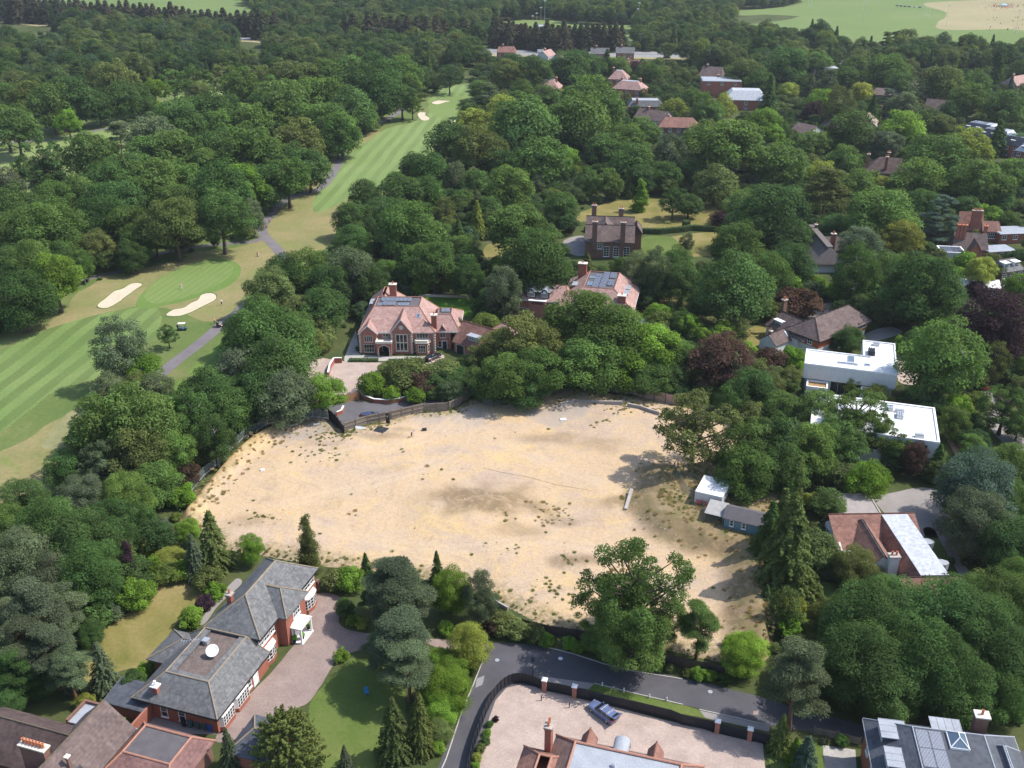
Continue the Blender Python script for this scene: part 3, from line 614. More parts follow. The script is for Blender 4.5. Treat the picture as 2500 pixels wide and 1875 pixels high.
def limbs(rng, h, r0, lobes, zf, k, lean=0):
    m = MB(); top = h * .72
    pts = [(0, 0, -.3)] + [(lean * (q / 5) ** 1.5 + rng.normal() * .05 * q, rng.normal() * .05 * q, top * q / 5) for q in range(1, 6)]
    m.tube(pts, [r0 * 1.35] + [r0 * (1 - .15 * q) for q in range(1, 6)], 8)
    for i in rng.choice(len(lobes), min(k, len(lobes)), replace=False):
        l = lobes[i]; zs = min(max(zf * h, l[2] - .45 * math.hypot(l[0], l[1]) - .5), top * .95); t = zs / top
        bx = lean * t ** 1.5; mid = (lerp(bx, l[0], .5) + rng.normal() * .2, l[1] * .5 + rng.normal() * .2, lerp(zs, l[2], .42))
        m.tube([(bx, 0, zs), mid, (l[0], l[1], l[2])], [r0 * .42, r0 * .26, r0 * .08], 5, False)
    return m
PROTO = {}   # (kind, variant, detail) -> (trunk mesh, crown mesh, width, height)
LOD = ((1.15, .93), (.55, 1.32), (.26, 1.85))
def make_proto(kind, var, lod):
    rng = np.random.default_rng(hash((kind, var)) % 1000 if False else sum(map(ord, kind)) * 37 + var * 11)
    nf, sf = LOD[lod]; bark = 'bark'
    if kind == 'O':      # spreading broadleaf with open limbs
        w, h = 12, 13.5; lo = dome_lobes(rng, w, 3.2, h, 54, 1.55, .25, .34); C = lobed(rng, lo, int(19000 * nf), .36 * sf, .6); tr = limbs(rng, h, .42, lo, .22, 20)
    elif kind == 'R':    # dense rounded broadleaf
        w, h = 12, 13; lo = dome_lobes(rng, w, 1.2, h, 46, 1.85, .1, .22); C = lobed(rng, lo, int(20000 * nf), .37 * sf, .55); tr = limbs(rng, h, .40, lo, .2, 12)
    elif kind == 'L':    # open crown, sky and ground show through
        w, h = 13, 15; lo = dome_lobes(rng, w, 3.8, h, 62, 1.1, .2, .30); lo = [l for l in lo if rng.random() > .10]; C = lobed(rng, lo, int(13000 * nf), .36 * sf, .8, fill=.6); tr = limbs(rng, h, .45, lo, .24, 44)
    elif kind == 'B':    # feathery, upright
        w, h = 8, 13; lo = dome_lobes(rng, w, 1.8, h, 60, 1.0, .1, .25); C = lobed(rng, lo, int(17000 * nf), .27 * sf, .9, 0, .9, .7); tr = limbs(rng, h, .24, lo, .2, 22); bark = 'birch_bark'
    elif kind == 'P':    # pine: flat clumps on bare upper limbs
        w, h = 9, 15; lo = []
        for q in range(30):
            t = rng.random() ** .8; z = 4.5 + 9.6 * t; rr = (w / 2 - 1.1) * (.95 - .62 * max(0, t - .45) / .55) * math.sqrt(rng.uniform(.12, 1)); az = q * 2.4 + rng.normal() * .4
            lo.append((rr * math.cos(az), rr * math.sin(az), z, rng.uniform(1.0, 1.65), rng.uniform(.6, .95), rng.uniform(.8, 1.2)))
        C = lobed(rng, lo, int(19000 * nf), .27 * sf, 1.0, .35, 0, .7); tr = limbs(rng, h, .30, lo, .3, 28, .5); bark = 'pine_bark'
    elif kind == 'C':    # conifer with drooping sprays
        w, h = 6.4, 15; pts = []; nn = []; tn = []
        for q in range(330):
            t = rng.random() ** 1.15; z = .6 + (h - .7) * t; L = (w / 2) * (1 - t) ** .82 * rng.uniform(.7, 1.12) + .2; az = rng.uniform(0, 6.283); e = rng.uniform(.05, .32); k = int(40 * nf * (.35 + L / 2)) + 1
            s = rng.random(k) ** .7; side = rng.normal(size=k) * .22 * (1.2 - s)
            P_ = np.stack([np.cos(az) * L * s - np.sin(az) * side, np.sin(az) * L * s + np.cos(az) * side, z + e * L * s - .62 * L * s * s - np.abs(rng.normal(size=k)) * .22], 1)
            pts.append(P_); nn.append(np.stack([np.cos(az) * .7 + .45 * rng.normal(size=k), np.sin(az) * .7 + .45 * rng.normal(size=k), .5 + .4 * rng.normal(size=k)], 1)); tn.append(np.full(k, rng.uniform(.75, 1.25)))
        C = np.concatenate(pts), np.concatenate(nn), None, np.concatenate(tn); k = len(C[0]); C = (C[0], C[1], .33 * sf * rng.uniform(.6, 1.3, k), C[3] * rng.uniform(.8, 1.2, k))
        tr = MB().tube([(0, 0, -.2), (0, 0, h * .5), (0, 0, h * .97)], [.26, .16, .03], 7)
    elif kind == 'K':    # narrow column
        w, h = 3.6, 12; lo = [(rng.normal() * .45 * (1 - t * .6), rng.normal() * .45 * (1 - t * .6), .8 + 10.4 * t, (1.25 * (1 - .62 * t ** 1.6)) * rng.uniform(.75, 1.15), 1.1, rng.uniform(.8, 1.2)) for t in (q / 25 for q in range(26))]
        C = lobed(rng, lo, int(9000 * nf), .27 * sf, .8, .1, .6, .5); tr = MB().tube([(0, 0, -.2), (0, 0, h * .9)], [.2, .05], 7)
    elif kind == 'D':    # cedar: level plates of foliage
        w, h = 13, 13; lo = []
        for q in range(44):
            t = (q % 11) / 10.0; R = (w / 2) * (1 - .72 * t) * math.sqrt(rng.uniform(.15, 1)); az = q * 2.4 + rng.normal() * .5
            lo.append((R * math.cos(az), R * math.sin(az), 1.8 + 10.6 * t + rng.normal() * .25, rng.uniform(1.3, 2.1) * (1 - .35 * t), rng.uniform(.28, .45), rng.uniform(.85, 1.2)))
        C = lobed(rng, lo, int(17000 * nf), .32 * sf, .6, .7, 0, .5); tr = limbs(rng, h, .42, lo, .15, 34)
    elif kind == 'W':    # weeping
        w, h = 9, 9; lo = dome_lobes(rng, w, .8, h, 42, 1.4, .1, .2); C = lobed(rng, lo, int(15000 * nf), .34 * sf, .6, 0, 1.4, .4); tr = limbs(rng, h, .3, lo, .25, 10)
    elif kind == 'F':    # feathery cypress, broad with upswept sprays
        w, h = 11, 11.5; pts = []; nn = []; tn = []
        for q in range(360):
            t = rng.random(); z = .4 + (h * .78) * t; L = (w / 2) * math.sqrt(max(.02, 1 - t ** 1.5)) * rng.uniform(.75, 1.08); az = rng.uniform(0, 6.283); k = int(58 * nf) + 1
            s = .35 + .65 * rng.random(k) ** .6; side = rng.normal(size=k) * .32 * (1.15 - s)
            pts.append(np.stack([np.cos(az) * L * s - np.sin(az) * side, np.sin(az) * L * s + np.cos(az) * side, z + (.15 + .45 * t) * L * s * s + .5 * t + rng.normal(size=k) * .12], 1))
            nn.append(np.stack([.5 * np.cos(az) + .5 * rng.normal(size=k), .5 * np.sin(az) + .5 * rng.normal(size=k), .8 + .4 * rng.normal(size=k)], 1)); tn.append(np.full(k, rng.uniform(.75, 1.25)))
        C = np.concatenate(pts), np.concatenate(nn), None, np.concatenate(tn); k = len(C[0]); C = (C[0], C[1], .34 * sf * rng.uniform(.6, 1.3, k), C[3] * rng.uniform(.8, 1.2, k))
        tr = MB().tube([(0, 0, -.2), (0, 0, h * .8)], [.4, .08], 7)
    else:                # 'S' shrub, leaves down to the ground
        w, h = 4.2, 3.4; lo = dome_lobes(rng, w, .1, h, 26, .72, .0, .25); C = lobed(rng, lo, int(5200 * nf), .26 * sf, .6); tr = MB()
        for q in range(5): tr.tube([(0, 0, -.1), (math.cos(q * 1.3) * .8, math.sin(q * 1.3) * .8, 1.9)], [.07, .03], 5)
    me = leaf_mesh('crown', C[0], C[1], C[2], C[3], rng)
    tm = bpy.data.meshes.new('trunk'); tm.from_pydata(tr.v, [], tr.f); tm.update()
    tm.materials.append(M[bark]); me.materials.append(M['leaf'])
    return tm, me, float(w), float(h)
NVAR = dict(O=4, R=4, L=3, B=3, P=3, C=3, K=2, D=2, W=1, F=1, S=4)
def proto(kind, var, lod):
    k = (kind, var % NVAR[kind], lod)
    if k not in PROTO: PROTO[k] = make_proto(*k)
    return PROTO[k]
TONE = dict(d=(.072, .130, .038), m=(.100, .164, .042), b=(.145, .245, .034), g=(.120, .152, .084), y=(.235, .265, .055), o=(.132, .162, .052), p=(.055, .030, .042), r=(.092, .056, .040), c=(.085, .135, .092))
TWORD = dict(d='dark green', m='mid-green', b='bright green', g='grey-green', y='yellow-green', o='olive green', p='dark purple', r='reddish brown', c='blue-green')
KIND = dict(O=('oak_tree', 'oak', 'tree'), R=('broadleaf_tree', 'round tree', 'tree'), L=('oak_tree', 'open oak', 'tree'), B=('birch_tree', 'feathery birch', 'tree'),
            P=('pine_tree', 'pine', 'tree'), C=('conifer_tree', 'pointed conifer', 'tree'), K=('columnar_tree', 'narrow columnar tree', 'tree'), D=('cedar_tree', 'layered cedar', 'tree'),
            W=('weeping_tree', 'weeping tree', 'tree'), F=('cypress_tree', 'bushy cypress', 'tree'), S=('shrub', 'rounded shrub', 'shrub'))
KC = dict(O=.60, R=.53, L=.60, B=.54, P=.60, C=.42, K=.48, D=.48, W=.5, F=.48, S=.45)
TREES = []
RGOLF_A = 'beside the far striped fairway'
RWOOD_A, CWOOD_A = 'in upper right gardens', 'in wood right of striped fairway'
rnd = random.Random(7)
def tree(px, py, wpx, kind, tone, area, hf=1.0, z0=0.0, label=None):
    wpx *= {'O': 1.16, 'R': 1.16, 'L': 1.08, 'B': 1.1, 'P': 1.12, 'D': 1.1, 'S': 1.15}.get(kind, 1.05)
    if area in (RWOOD_A, CWOOD_A): hf *= .86
    if area == CWOOD_A or area == RGOLF_A: wpx *= .92
    r0 = {'O': 13.5 / 12, 'R': 13 / 12, 'L': 15 / 13, 'B': 13 / 8, 'P': 15 / 9, 'C': 15 / 6.4, 'K': 12 / 3.6, 'D': 1, 'W': 1, 'F': 11.5 / 11, 'S': 3.4 / 4.2}[kind]
    Zd = 300.0
    for _ in range(10):
        w = wpx * Zd / FPX; h = r0 * w * hf; x, y = ground(px, py, z0 + KC[kind] * h); Zd = depth_of(x, y, z0 + KC[kind] * h)
    lod = 0 if Zd < 175 else (1 if Zd < 330 else 2)
    if kind == 'S': lod = 0 if Zd < 140 else (1 if Zd < 260 else 2)
    if kind == 'S' and w > 5.0: lod = max(0, lod - 1)
    tm, cm, w0, h0 = proto(kind, rnd.randrange(12), lod)
    root = empty(KIND[kind][0], (x, y, z0), rnd.uniform(0, 6.283))
    for nm, me in (('trunk', tm), ('crown', cm)):
        o = bpy.data.objects.new(nm, me); COL.objects.link(o); o.parent = root
    j = rnd.uniform(.78, 1.24); c = TONE[tone]; o.color = (c[0] * j * rnd.uniform(.93, 1.07), c[1] * j, c[2] * j * rnd.uniform(.9, 1.1), 1)
    root.scale = (w / w0, w / w0, h / h0)
    root['category'] = KIND[kind][2]
    TREES.append(dict(o=root, px=px, py=py, x=x, y=y, w=w, kind=kind, tone=tone, area=area, label=label))
    return root
def trees(i, j, area, s):
    """rows of 'x y width kindtone [height factor]' read in a tile of the photo survey"""
    for e in s.split(','):
        f = e.split()
        if len(f) < 4: continue
        tree(833 * i + float(f[0]) * .377, 625 * j + float(f[1]) * .377, float(f[2]) * .377, f[3][0], f[3][1], area, float(f[4]) if len(f) > 4 else 1.0, float(f[5]) if len(f) > 5 else 0.0)

WOODL = 'in wood left of striped fairway'
trees(0, 0, WOODL, '''60 640 190 Om,30 800 240 Om,200 640 230 Oo,330 700 260 Rm,480 660 260 Rd,640 700 180 Rd,790 660 200 Rd,740 530 260 Oo,880 640 170 Rd,1000 590 150 Ob,1030 700 90 Sb,960 700 120 Rd,
1120 540 180 Lm,1250 540 220 Lm,1290 610 150 Oo,1450 520 200 Lo,1570 570 230 Om,1700 520 160 Oo,1850 510 230 Oo,2000 520 220 Oo,2140 510 220 Om,1640 620 150 Rd,440 790 140 Ob,100 830 260 Om,1160 790 260 Rd,1280 760 230 Rd,1390 760 250 Rd,1480 700 150 Rd,
1800 680 330 Om,2000 660 260 Rm,2130 650 250 Rm,1900 800 260 Rm,2120 820 260 Rm,770 890 180 Pg .85,980 880 260 Og,1180 840 260 Rd,1450 850 230 Om,1620 820 260 Om,1750 860 200 Rd,1950 930 280 Oo,2180 900 200 Rd,
290 1060 290 Ld,570 1010 300 Om,690 990 170 Om,140 1120 140 Ld,30 1200 200 Og,110 1290 130 Dc,250 1220 110 Sg,960 1010 260 Om,1110 1000 280 Rm,1250 1010 220 Om,1420 980 250 Rd,1600 980 330 Om,1740 1060 260 Rm,1330 1080 200 Rm,1900 1080 230 Rd,2000 1100 230 Rd,1860 1150 260 Om,
830 1130 250 Rd,690 1200 260 Rd,1000 1190 320 Om,1180 1180 260 Om,1430 1260 330 Rd,1560 1200 280 Ob,1740 1210 250 Rd,1640 1400 140 Bg,500 1290 240 Rm,350 1330 260 Rm,650 1330 240 Rd,800 1340 280 Rd,900 1290 260 Om,100 1430 340 Rm,300 1500 360 Om,60 1560 300 Rm,
700 1450 300 Rd,840 1500 280 Rm,1150 1320 260 Om,1130 1450 330 Oo,1430 1400 330 Od,1000 1520 200 Oo,880 1600 200 Rm,430 1600 240 Rm,620 1600 200 Oo''')
trees(0, 1, WOODL, '''150 290 330 Rd,350 150 300 Ob,200 80 280 Rm,50 60 220 Rd,530 60 130 Bm,690 30 120 Lm,850 10 170 Rd,380 40 200 Rd''')
SPUR = 'between fairway and sandy plot'
trees(0, 1, SPUR, '''790 610 300 Bg .95,920 740 240 Rb .8,720 870 230 Bg .6,880 880 220 Bo .7,1020 880 230 Bg .7,1110 950 140 Rd,1085 510 120 Ld 1.1,840 1080 480 Om,650 1060 300 Om,1000 1080 320 Om,500 1200 140 So,430 1390 240 Rd,700 1340 320 Lg,880 1300 350 Oo,1100 1280 280 Om,1190 1420 190 Sr,1000 1480 260 Rm,1290 1290 160 So,560 1570 300 Og,800 1560 300 Om,150 1600 280 Rd,1250 1040 240 Bd,1350 910 300 Rd,1490 1000 260 Rd,1390 1180 220 Bd,540 1130 140 Rm,1150 1150 180 Rm,1180 1560 160 Sb''')
BELT = 'left of the brick mansion'
trees(0, 1, BELT, '''1750 220 260 Oo,1680 420 260 Bm .8,1560 520 230 Rd,1700 560 420 Rd,1860 600 380 Rd,1560 740 280 Rg,1800 760 380 Rd,1700 900 300 Rd,1860 930 300 Rg,1560 890 200 Rd,2080 890 270 Ob .8,1830 150 250 Rd,1980 110 260 Rm,2130 200 250 Rd,2100 360 260 Rd,1960 360 220 Oo,2050 490 200 So,2060 570 120 Ro,1930 480 200 Rm,1630 1050 120 Sd''')
BACKM = 'behind the brick mansion'
trees(1, 1, BACKM, '''60 120 300 Rg,200 190 220 Rd,300 110 150 Rm,400 100 190 Cd .7,600 50 280 Od,500 20 200 Om,600 140 200 Sb,500 210 110 Sb,740 180 140 Rm,830 130 180 Bd,1050 230 220 Bg,950 290 140 Bd .8,1250 70 400 Rd,1590 80 150 Co .5,1820 90 170 Om,1900 130 180 Bg,2040 120 220 Bg,2180 70 200 Rd,420 230 90 Sg,1020 60 130 Sb,900 340 100 Sd,1420 110 150 Rd''')
MIDC = 'between brick mansions and plot'
trees(1, 1, MIDC, '''1040 620 330 Oo .8,1180 570 400 Oo .85,1060 780 340 Om .8,1270 740 340 Om .8,1390 600 240 Oo .9,1200 870 260 Rd .7,960 840 240 Rd .7,1600 430 460 Om .85,1440 520 260 Om,1750 560 440 Rm .85,1600 700 380 Rm .8,1990 590 360 Ob .85,2110 650 280 Rm .8,1850 720 330 Rb .7,2010 800 250 Rm .7,1690 780 220 Rb .6,1480 730 200 Rd .8,870 720 220 Rd .6,1440 800 160 Rm .7,
430 770 320 So .6,300 720 110 So .7,690 765 280 So .62,800 730 170 So .8,200 830 170 Sb,330 890 110 Sb,520 830 190 Sr .9,650 830 190 Sd .9,780 800 200 Rd .6,480 900 120 Sb,600 880 130 Sm .8,960 900 130 Sy .8,1050 900 90 Sb,880 560 100 Sy,1380 800 150 Sd''')
trees(1, 1, 'right of the second brick mansion', '''2130 390 120 Cd .6,2190 360 110 Cm .7,2050 410 180 Sb,2210 440 150 Rm,1960 200 110 Sg,2060 190 200 Rm,2200 180 240 Rd''')
RMID = 'around the white villas'
trees(2, 1, RMID, '''330 230 400 Rd,560 130 260 Rm,700 70 260 Rd,1130 110 250 Bd,1340 110 220 Rm,1560 230 420 Rd,1420 260 260 Rd,1690 300 260 Rd,1820 50 150 Sb,1780 130 130 Sb,1930 100 180 Oy,700 200 190 Sb,860 210 150 Sb,1000 230 140 Sb,1200 240 150 Sd,1100 250 110 Sd,740 310 270 Sr .8,600 370 150 So,250 690 330 Rr .9,330 780 130 Kg .7,70 680 200 Om,100 330 150 Rd,40 440 140 Ob,120 520 120 Ob,270 510 170 Sb,400 620 130 Sb,560 680 180 Sr,720 670 160 Sb,1080 545 170 Rd .9,960 560 120 Sg,1680 690 440 Rm,2040 470 420 Rp,2030 690 170 Bo,1900 220 120 Sp,2160 200 150 Ob,2190 720 160 Om,1280 370 150 So,1430 580 120 Sb,
700 800 140 Bo .8,560 860 190 Ro,1110 830 120 By .7,1270 900 170 By .5,450 870 250 Rd,320 930 180 Rd,190 850 120 Co .5,80 1100 480 Lo .95,650 1000 250 Rm .8,450 1050 190 So,880 990 240 Om,1120 1050 400 Lm .9,1260 1150 300 Lm .9,1000 1180 280 Om,430 1260 340 Om,620 1230 350 Od,820 1250 320 Om,420 1420 320 Rm,740 1480 170 Co .9,830 1590 120 Sy,1200 1470 240 Rb .95,1500 1310 160 Rr 1.2,1650 1350 180 Cd .6,1380 1290 160 Rd,1760 1080 190 Rm,2090 980 320 Lm .85,1900 1500 440 Rc .9,2110 1360 240 Rm,2120 1600 260 Rm,1790 970 180 Rb .7,1620 950 120 Sb,1490 930 140 Sd,1320 700 1 Sd,640 1390 300 Rd,1000 1300 220 Rd,1880 1240 150 Rm,2180 1100 160 Rm,1060 1350 90 Sd,240 1330 150 Rd .7''')
LOWL = 'near the slate-roofed house'
trees(0, 2, LOWL, '''330 150 400 Rd,550 220 400 Rd,600 390 360 Rd,150 330 380 Rg,350 430 300 Rg,50 100 260 Rm,700 90 330 Od,880 50 220 Rd,690 330 220 Rd,40 420 220 Rd,
230 680 420 Pg .85,400 620 320 Pg .85,130 850 380 Pg .85,330 900 340 Pg .85,440 1010 300 Pg .8,50 700 300 Pg .85,100 1020 300 Pd .8,660 1020 220 Cg .75,480 1130 120 Sg,620 690 180 Sd,590 800 150 Rd,835 330 130 Kp .75,950 210 170 Sy,1010 360 150 Sb,1100 310 190 Ry .6,1220 120 150 Ob,1060 110 100 Bg,1380 210 280 Co .66,1260 310 190 Cg .75,1620 240 140 Rb 1.3,1320 590 110 Sp,1240 690 140 Sb,890 540 210 Sb,750 650 120 Sg,950 380 130 Sb,40 1230 180 Rd,550 1230 110 Sy,850 1110 160 Sd,930 1030 100 Sb,1010 970 80 Sb,1400 520 120 Sb,1990 210 150 Ko .85,1480 1540 150 Cg .9,1850 1490 500 Fo .95,2170 440 150 So,1180 380 140 Sb,700 540 160 Rd,470 560 150 Rd,130 1130 200 Rd,270 1080 220 Rd,1340 440 170 So''')
LOWM = 'left of the tarmac lane'
trees(1, 2, LOWM, '''160 350 100 Cd .75,50 440 170 Sb,340 450 400 Pg .72,400 580 420 Pg .66,250 530 230 Pg .75,180 560 140 Pd .7,380 840 450 Pg .68,430 1000 380 Pg .7,250 900 240 Pg .7,620 370 110 Cd .95,710 510 240 Rb 1.1,900 540 220 Bg 1.05,820 870 250 Ry 1.0,640 960 150 Rb .8,680 1150 290 Rb .8,720 1050 220 Rb .8,640 1270 220 Rb .8,630 1420 160 Ro .8,700 1230 160 Rb .7,340 1430 270 Co .8,510 1390 240 Co .85,25 1600 110 Cg .8,78 705 80 Sb 1.1,680 755 95 Sb,130 720 80 Sy,1050 720 170 So .9,980 740 120 Sr,1130 760 150 So .9,1250 790 130 So,1330 830 100 Sb,840 990 90 Sb,620 1520 100 Sb,20 620 110 Rd,0 930 90 Sb,960 1375 45 Sd,945 1430 50 Sb,935 1480 60 Sd,900 1530 60 So,880 1590 60 Sy,870 1640 50 Sb,1000 1340 40 Sp''')
trees(1, 2, 'along the lane below the sandy plot', '''1900 520 660 Lm 1.05,1880 800 430 Om .8,1740 640 330 Lm .85,2070 700 330 Lm .9,1720 830 240 Om .7,1480 850 90 Sb,1530 880 80 Sb,1600 860 90 So,1680 880 80 Sb,2050 1000 60 Sb,2130 1010 60 So''')
LOWR = 'in the grove right of the lane'
trees(2, 2, LOWR, '''110 740 290 Pm .85,690 250 470 Co .66,560 170 280 Cd .74,640 90 260 Co .8,720 640 170 Sy 1.2,690 730 170 Sb 1.2,400 920 260 Rb .9,330 850 110 Sb,740 1080 430 Pg .92,860 660 100 Bo 1.1,1110 350 250 Ro .9,960 650 160 Bo .8,1180 740 480 Rd,1150 1010 480 Rd,1420 680 420 Rd,1560 980 500 Rd,1700 700 450 Rd,1930 800 460 Rd,2080 620 400 Rm,1760 1130 440 Rd,2090 1000 420 Rd,1350 1150 380 Rd,1900 80 380 Rg,2110 210 350 Rd,2160 440 240 Rm,2080 1180 320 Rd,1300 540 240 Rm,1880 560 260 Rm,1000 1100 200 Rd,1560 800 320 Rd,640 1450 170 Co .8,800 1590 210 Cc .65,730 1560 140 Cb .7,1030 1480 80 Sd,920 1480 50 Sg,100 1050 90 Sb,180 1060 80 Sb,270 1080 80 Sd,30 1040 60 So,860 140 130 So,960 400 110 Sg,880 560 90 So,540 560 130 Cd .6''')
RGOLF = 'beside the far striped fairway'
trees(1, 0, RGOLF, '''100 560 280 Rd,230 620 280 Rd,300 520 240 Rd,60 720 260 Rd,150 760 180 Rm,0 870 260 Rm,390 640 190 Od,700 500 160 Ld,600 520 110 Lo,520 510 150 Od,460 680 140 Lm,450 560 150 Om,400 480 220 Om,200 480 260 Rd,60 470 240 Om''')
CWOOD = 'in wood right of striped fairway'
trees(1, 0, CWOOD, '''1120 420 150 Rd,1330 470 140 Rd,1660 440 150 Rd,1800 440 150 Rm,960 620 190 Dg,890 580 130 Rm,1050 700 190 Ry,1170 600 160 Rm,1250 480 250 Rd,1080 480 220 Oo,1470 440 250 Rd,1570 430 210 Rd,1720 430 140 Cd .7,1180 820 400 Rm,870 800 240 Oy,1380 830 280 Rm,1600 680 400 Om,1550 800 360 Rm,1700 720 280 Rm,1330 650 200 Rm,2150 710 180 Wy,1920 560 60 Cb .8,2000 470 150 Om,1900 440 100 Rp,1950 850 200 Om,700 920 270 Rd,880 960 320 Oo,1130 930 260 Rd,1300 1050 330 Rm,1450 1030 180 Ob,740 1140 150 Bg,580 1110 240 Rd,470 1080 190 Rd,350 1160 110 Rd,1280 1190 100 Bg,1090 1220 310 Rm,870 1180 180 Rm,1030 1070 220 Rd,1600 1180 160 Bd,1730 1180 170 Om 1.15,1840 930 260 Rm,1700 970 220 Rm,1900 1060 280 Rm,1940 1160 200 Rd,2120 1000 240 Bg .9,2100 1140 200 Rd,1940 1270 130 Kb .6,2150 1310 180 Ld 1.1,1430 1350 220 Rd,1150 1490 420 Om,880 1440 150 Cy .9,760 1530 150 Cd .7,870 1280 70 Cc .8,670 1370 150 Bo,550 1260 230 Rd,380 1280 300 Rd,150 1270 210 Rd,430 1490 400 Rm,80 1420 250 Rd,70 1580 240 Rd,270 1390 240 Rd,650 1520 170 Rm,1480 1480 70 Sr,1600 1480 60 Sb,960 1530 60 Sp,780 1290 130 Rm,960 1360 180 Rd,820 700 120 Rd,780 1620 220 Rm,1000 1180 1 Sd,600 1560 200 Rd,1320 1530 170 Rd''')
RWOOD = 'in upper right gardens'
trees(2, 0, RWOOD, '''60 640 130 Rm,130 700 150 Bm,190 730 150 Om,270 690 130 By,560 640 160 Cd .8,400 470 200 Oo,500 540 160 Rd,680 430 240 Rd,690 590 110 Ry,520 800 220 Ob,580 870 150 Ob,650 860 110 Od,850 730 140 Rp,900 660 160 Rb,1010 690 190 Bo,830 580 140 Cg .6,950 530 130 Pg,1060 510 150 Rm,1320 470 240 Rm,1230 720 110 Cd .8,1330 640 140 Dc,1440 680 170 Og,1420 560 160 Rd,1620 520 130 Rp,1680 560 260 Ro,1860 650 210 Om,2040 480 130 Cd .9,2120 590 80 Cc,2090 700 230 Rd,1090 870 300 Rm,1430 850 250 Rb,1590 800 180 Rm,1680 820 180 Oo,850 930 190 Om,340 950 400 Om,130 950 280 Rm,640 1080 280 Rm,500 1050 200 Ro,1050 1040 190 Rm,1310 940 210 Og,1480 1010 120 Rb,1650 1060 360 Rd,1850 960 260 Oy,2040 910 170 Cd .65,1920 1180 310 Om,2150 1140 220 Rm,930 1230 310 Po .75,900 1130 170 Ry,1150 1220 240 Rm,1290 1200 120 Ry,1430 1230 220 Rm,1540 1180 300 Rm,1670 1430 330 Dc,1270 1410 380 Rm,1420 1540 250 Oy,1150 1590 260 Bg .7,590 1400 410 Rd,390 1340 200 Rm,640 1540 240 Rd,350 1590 300 Rm,240 1420 130 Rp .8,330 1440 70 Sp,210 1200 240 Ro,70 1120 180 Rd,40 1330 150 Rd,30 1570 90 Bg,1960 1400 180 Sb,2120 1430 120 Rm,760 1560 180 Rd,980 1480 180 Rd,1760 1240 190 Rd,1830 1350 160 Rd,720 1300 180 Rd,480 1280 180 Rd,1560 960 160 Rm,2190 930 140 Rd,2190 480 160 Rd,1160 600 130 Ry,480 420 130 Rm,1130 440 160 Rm,880 400 150 Om,960 820 1 Sd,1900 560 180 Rm,1520 640 120 Og,1760 720 140 Rd,2050 1290 180 Rd,760 930 130 Rm,1560 1330 200 Rd''')
# delete the few markers of no size
for t in [t for t in TREES if t['w'] < .6]:
    for c in list(t['o'].children): bpy.data.objects.remove(c)
    bpy.data.objects.remove(t['o']); TREES.remove(t)

ORD = ['leftmost', 'second from left', 'third from left', 'fourth from left', 'fifth from left', 'sixth from left', 'seventh from left', 'eighth from left', 'ninth from left', 'tenth from left', 'eleventh from left', 'twelfth from left']
ROWN = ['front row', 'second row', 'third row', 'fourth row', 'fifth row', 'sixth row', 'seventh row', 'eighth row']
def label_trees():
    by = {}
    for t in TREES:
        size = 'small ' if t['w'] < (2.6 if t['kind'] == 'S' else 6.5) else ('broad ' if t['w'] > (6 if t['kind'] == 'S' else 14.5) else '')
        t['base'] = size + TWORD[t['tone']] + ' ' + KIND[t['kind']][1]
        by.setdefault((t['base'], t['area']), []).append(t)
    for (b, a), L in by.items():
        L.sort(key=lambda t: -t['py'])
        nr = max(1, math.ceil(len(L) / 6)); per = math.ceil(len(L) / nr)
        for r in range(nr):
            row = sorted(L[r * per:(r + 1) * per], key=lambda t: t['px'])
            for k, t in enumerate(row):
                if len(L) == 1: lab = 'only ' + b + ' ' + a if False else b + ' ' + a
                elif nr == 1: lab = b + ' ' + a + ', ' + ORD[k]
                else: lab = b + ' ' + a + ', ' + ROWN[r] + ', ' + ORD[k] if len(row) > 1 else b + ' ' + a + ', ' + ROWN[r]
                t['o']['label'] = t['label'] or lab.replace('in the wood', 'in wood')
                t['o']['group'] = {'S': 'shrubs in the gardens and verges'}.get(t['kind'], 'trees ' + a)
label_trees()

BB = {}
def in_bb(x, y, poly):
    b = BB.get(id(poly))
    if b is None: b = BB[id(poly)] = (min(p[0] for p in poly), max(p[0] for p in poly), min(p[1] for p in poly), max(p[1] for p in poly), poly)
    return b[0] <= x <= b[1] and b[2] <= y <= b[3] and pip(x, y, poly)
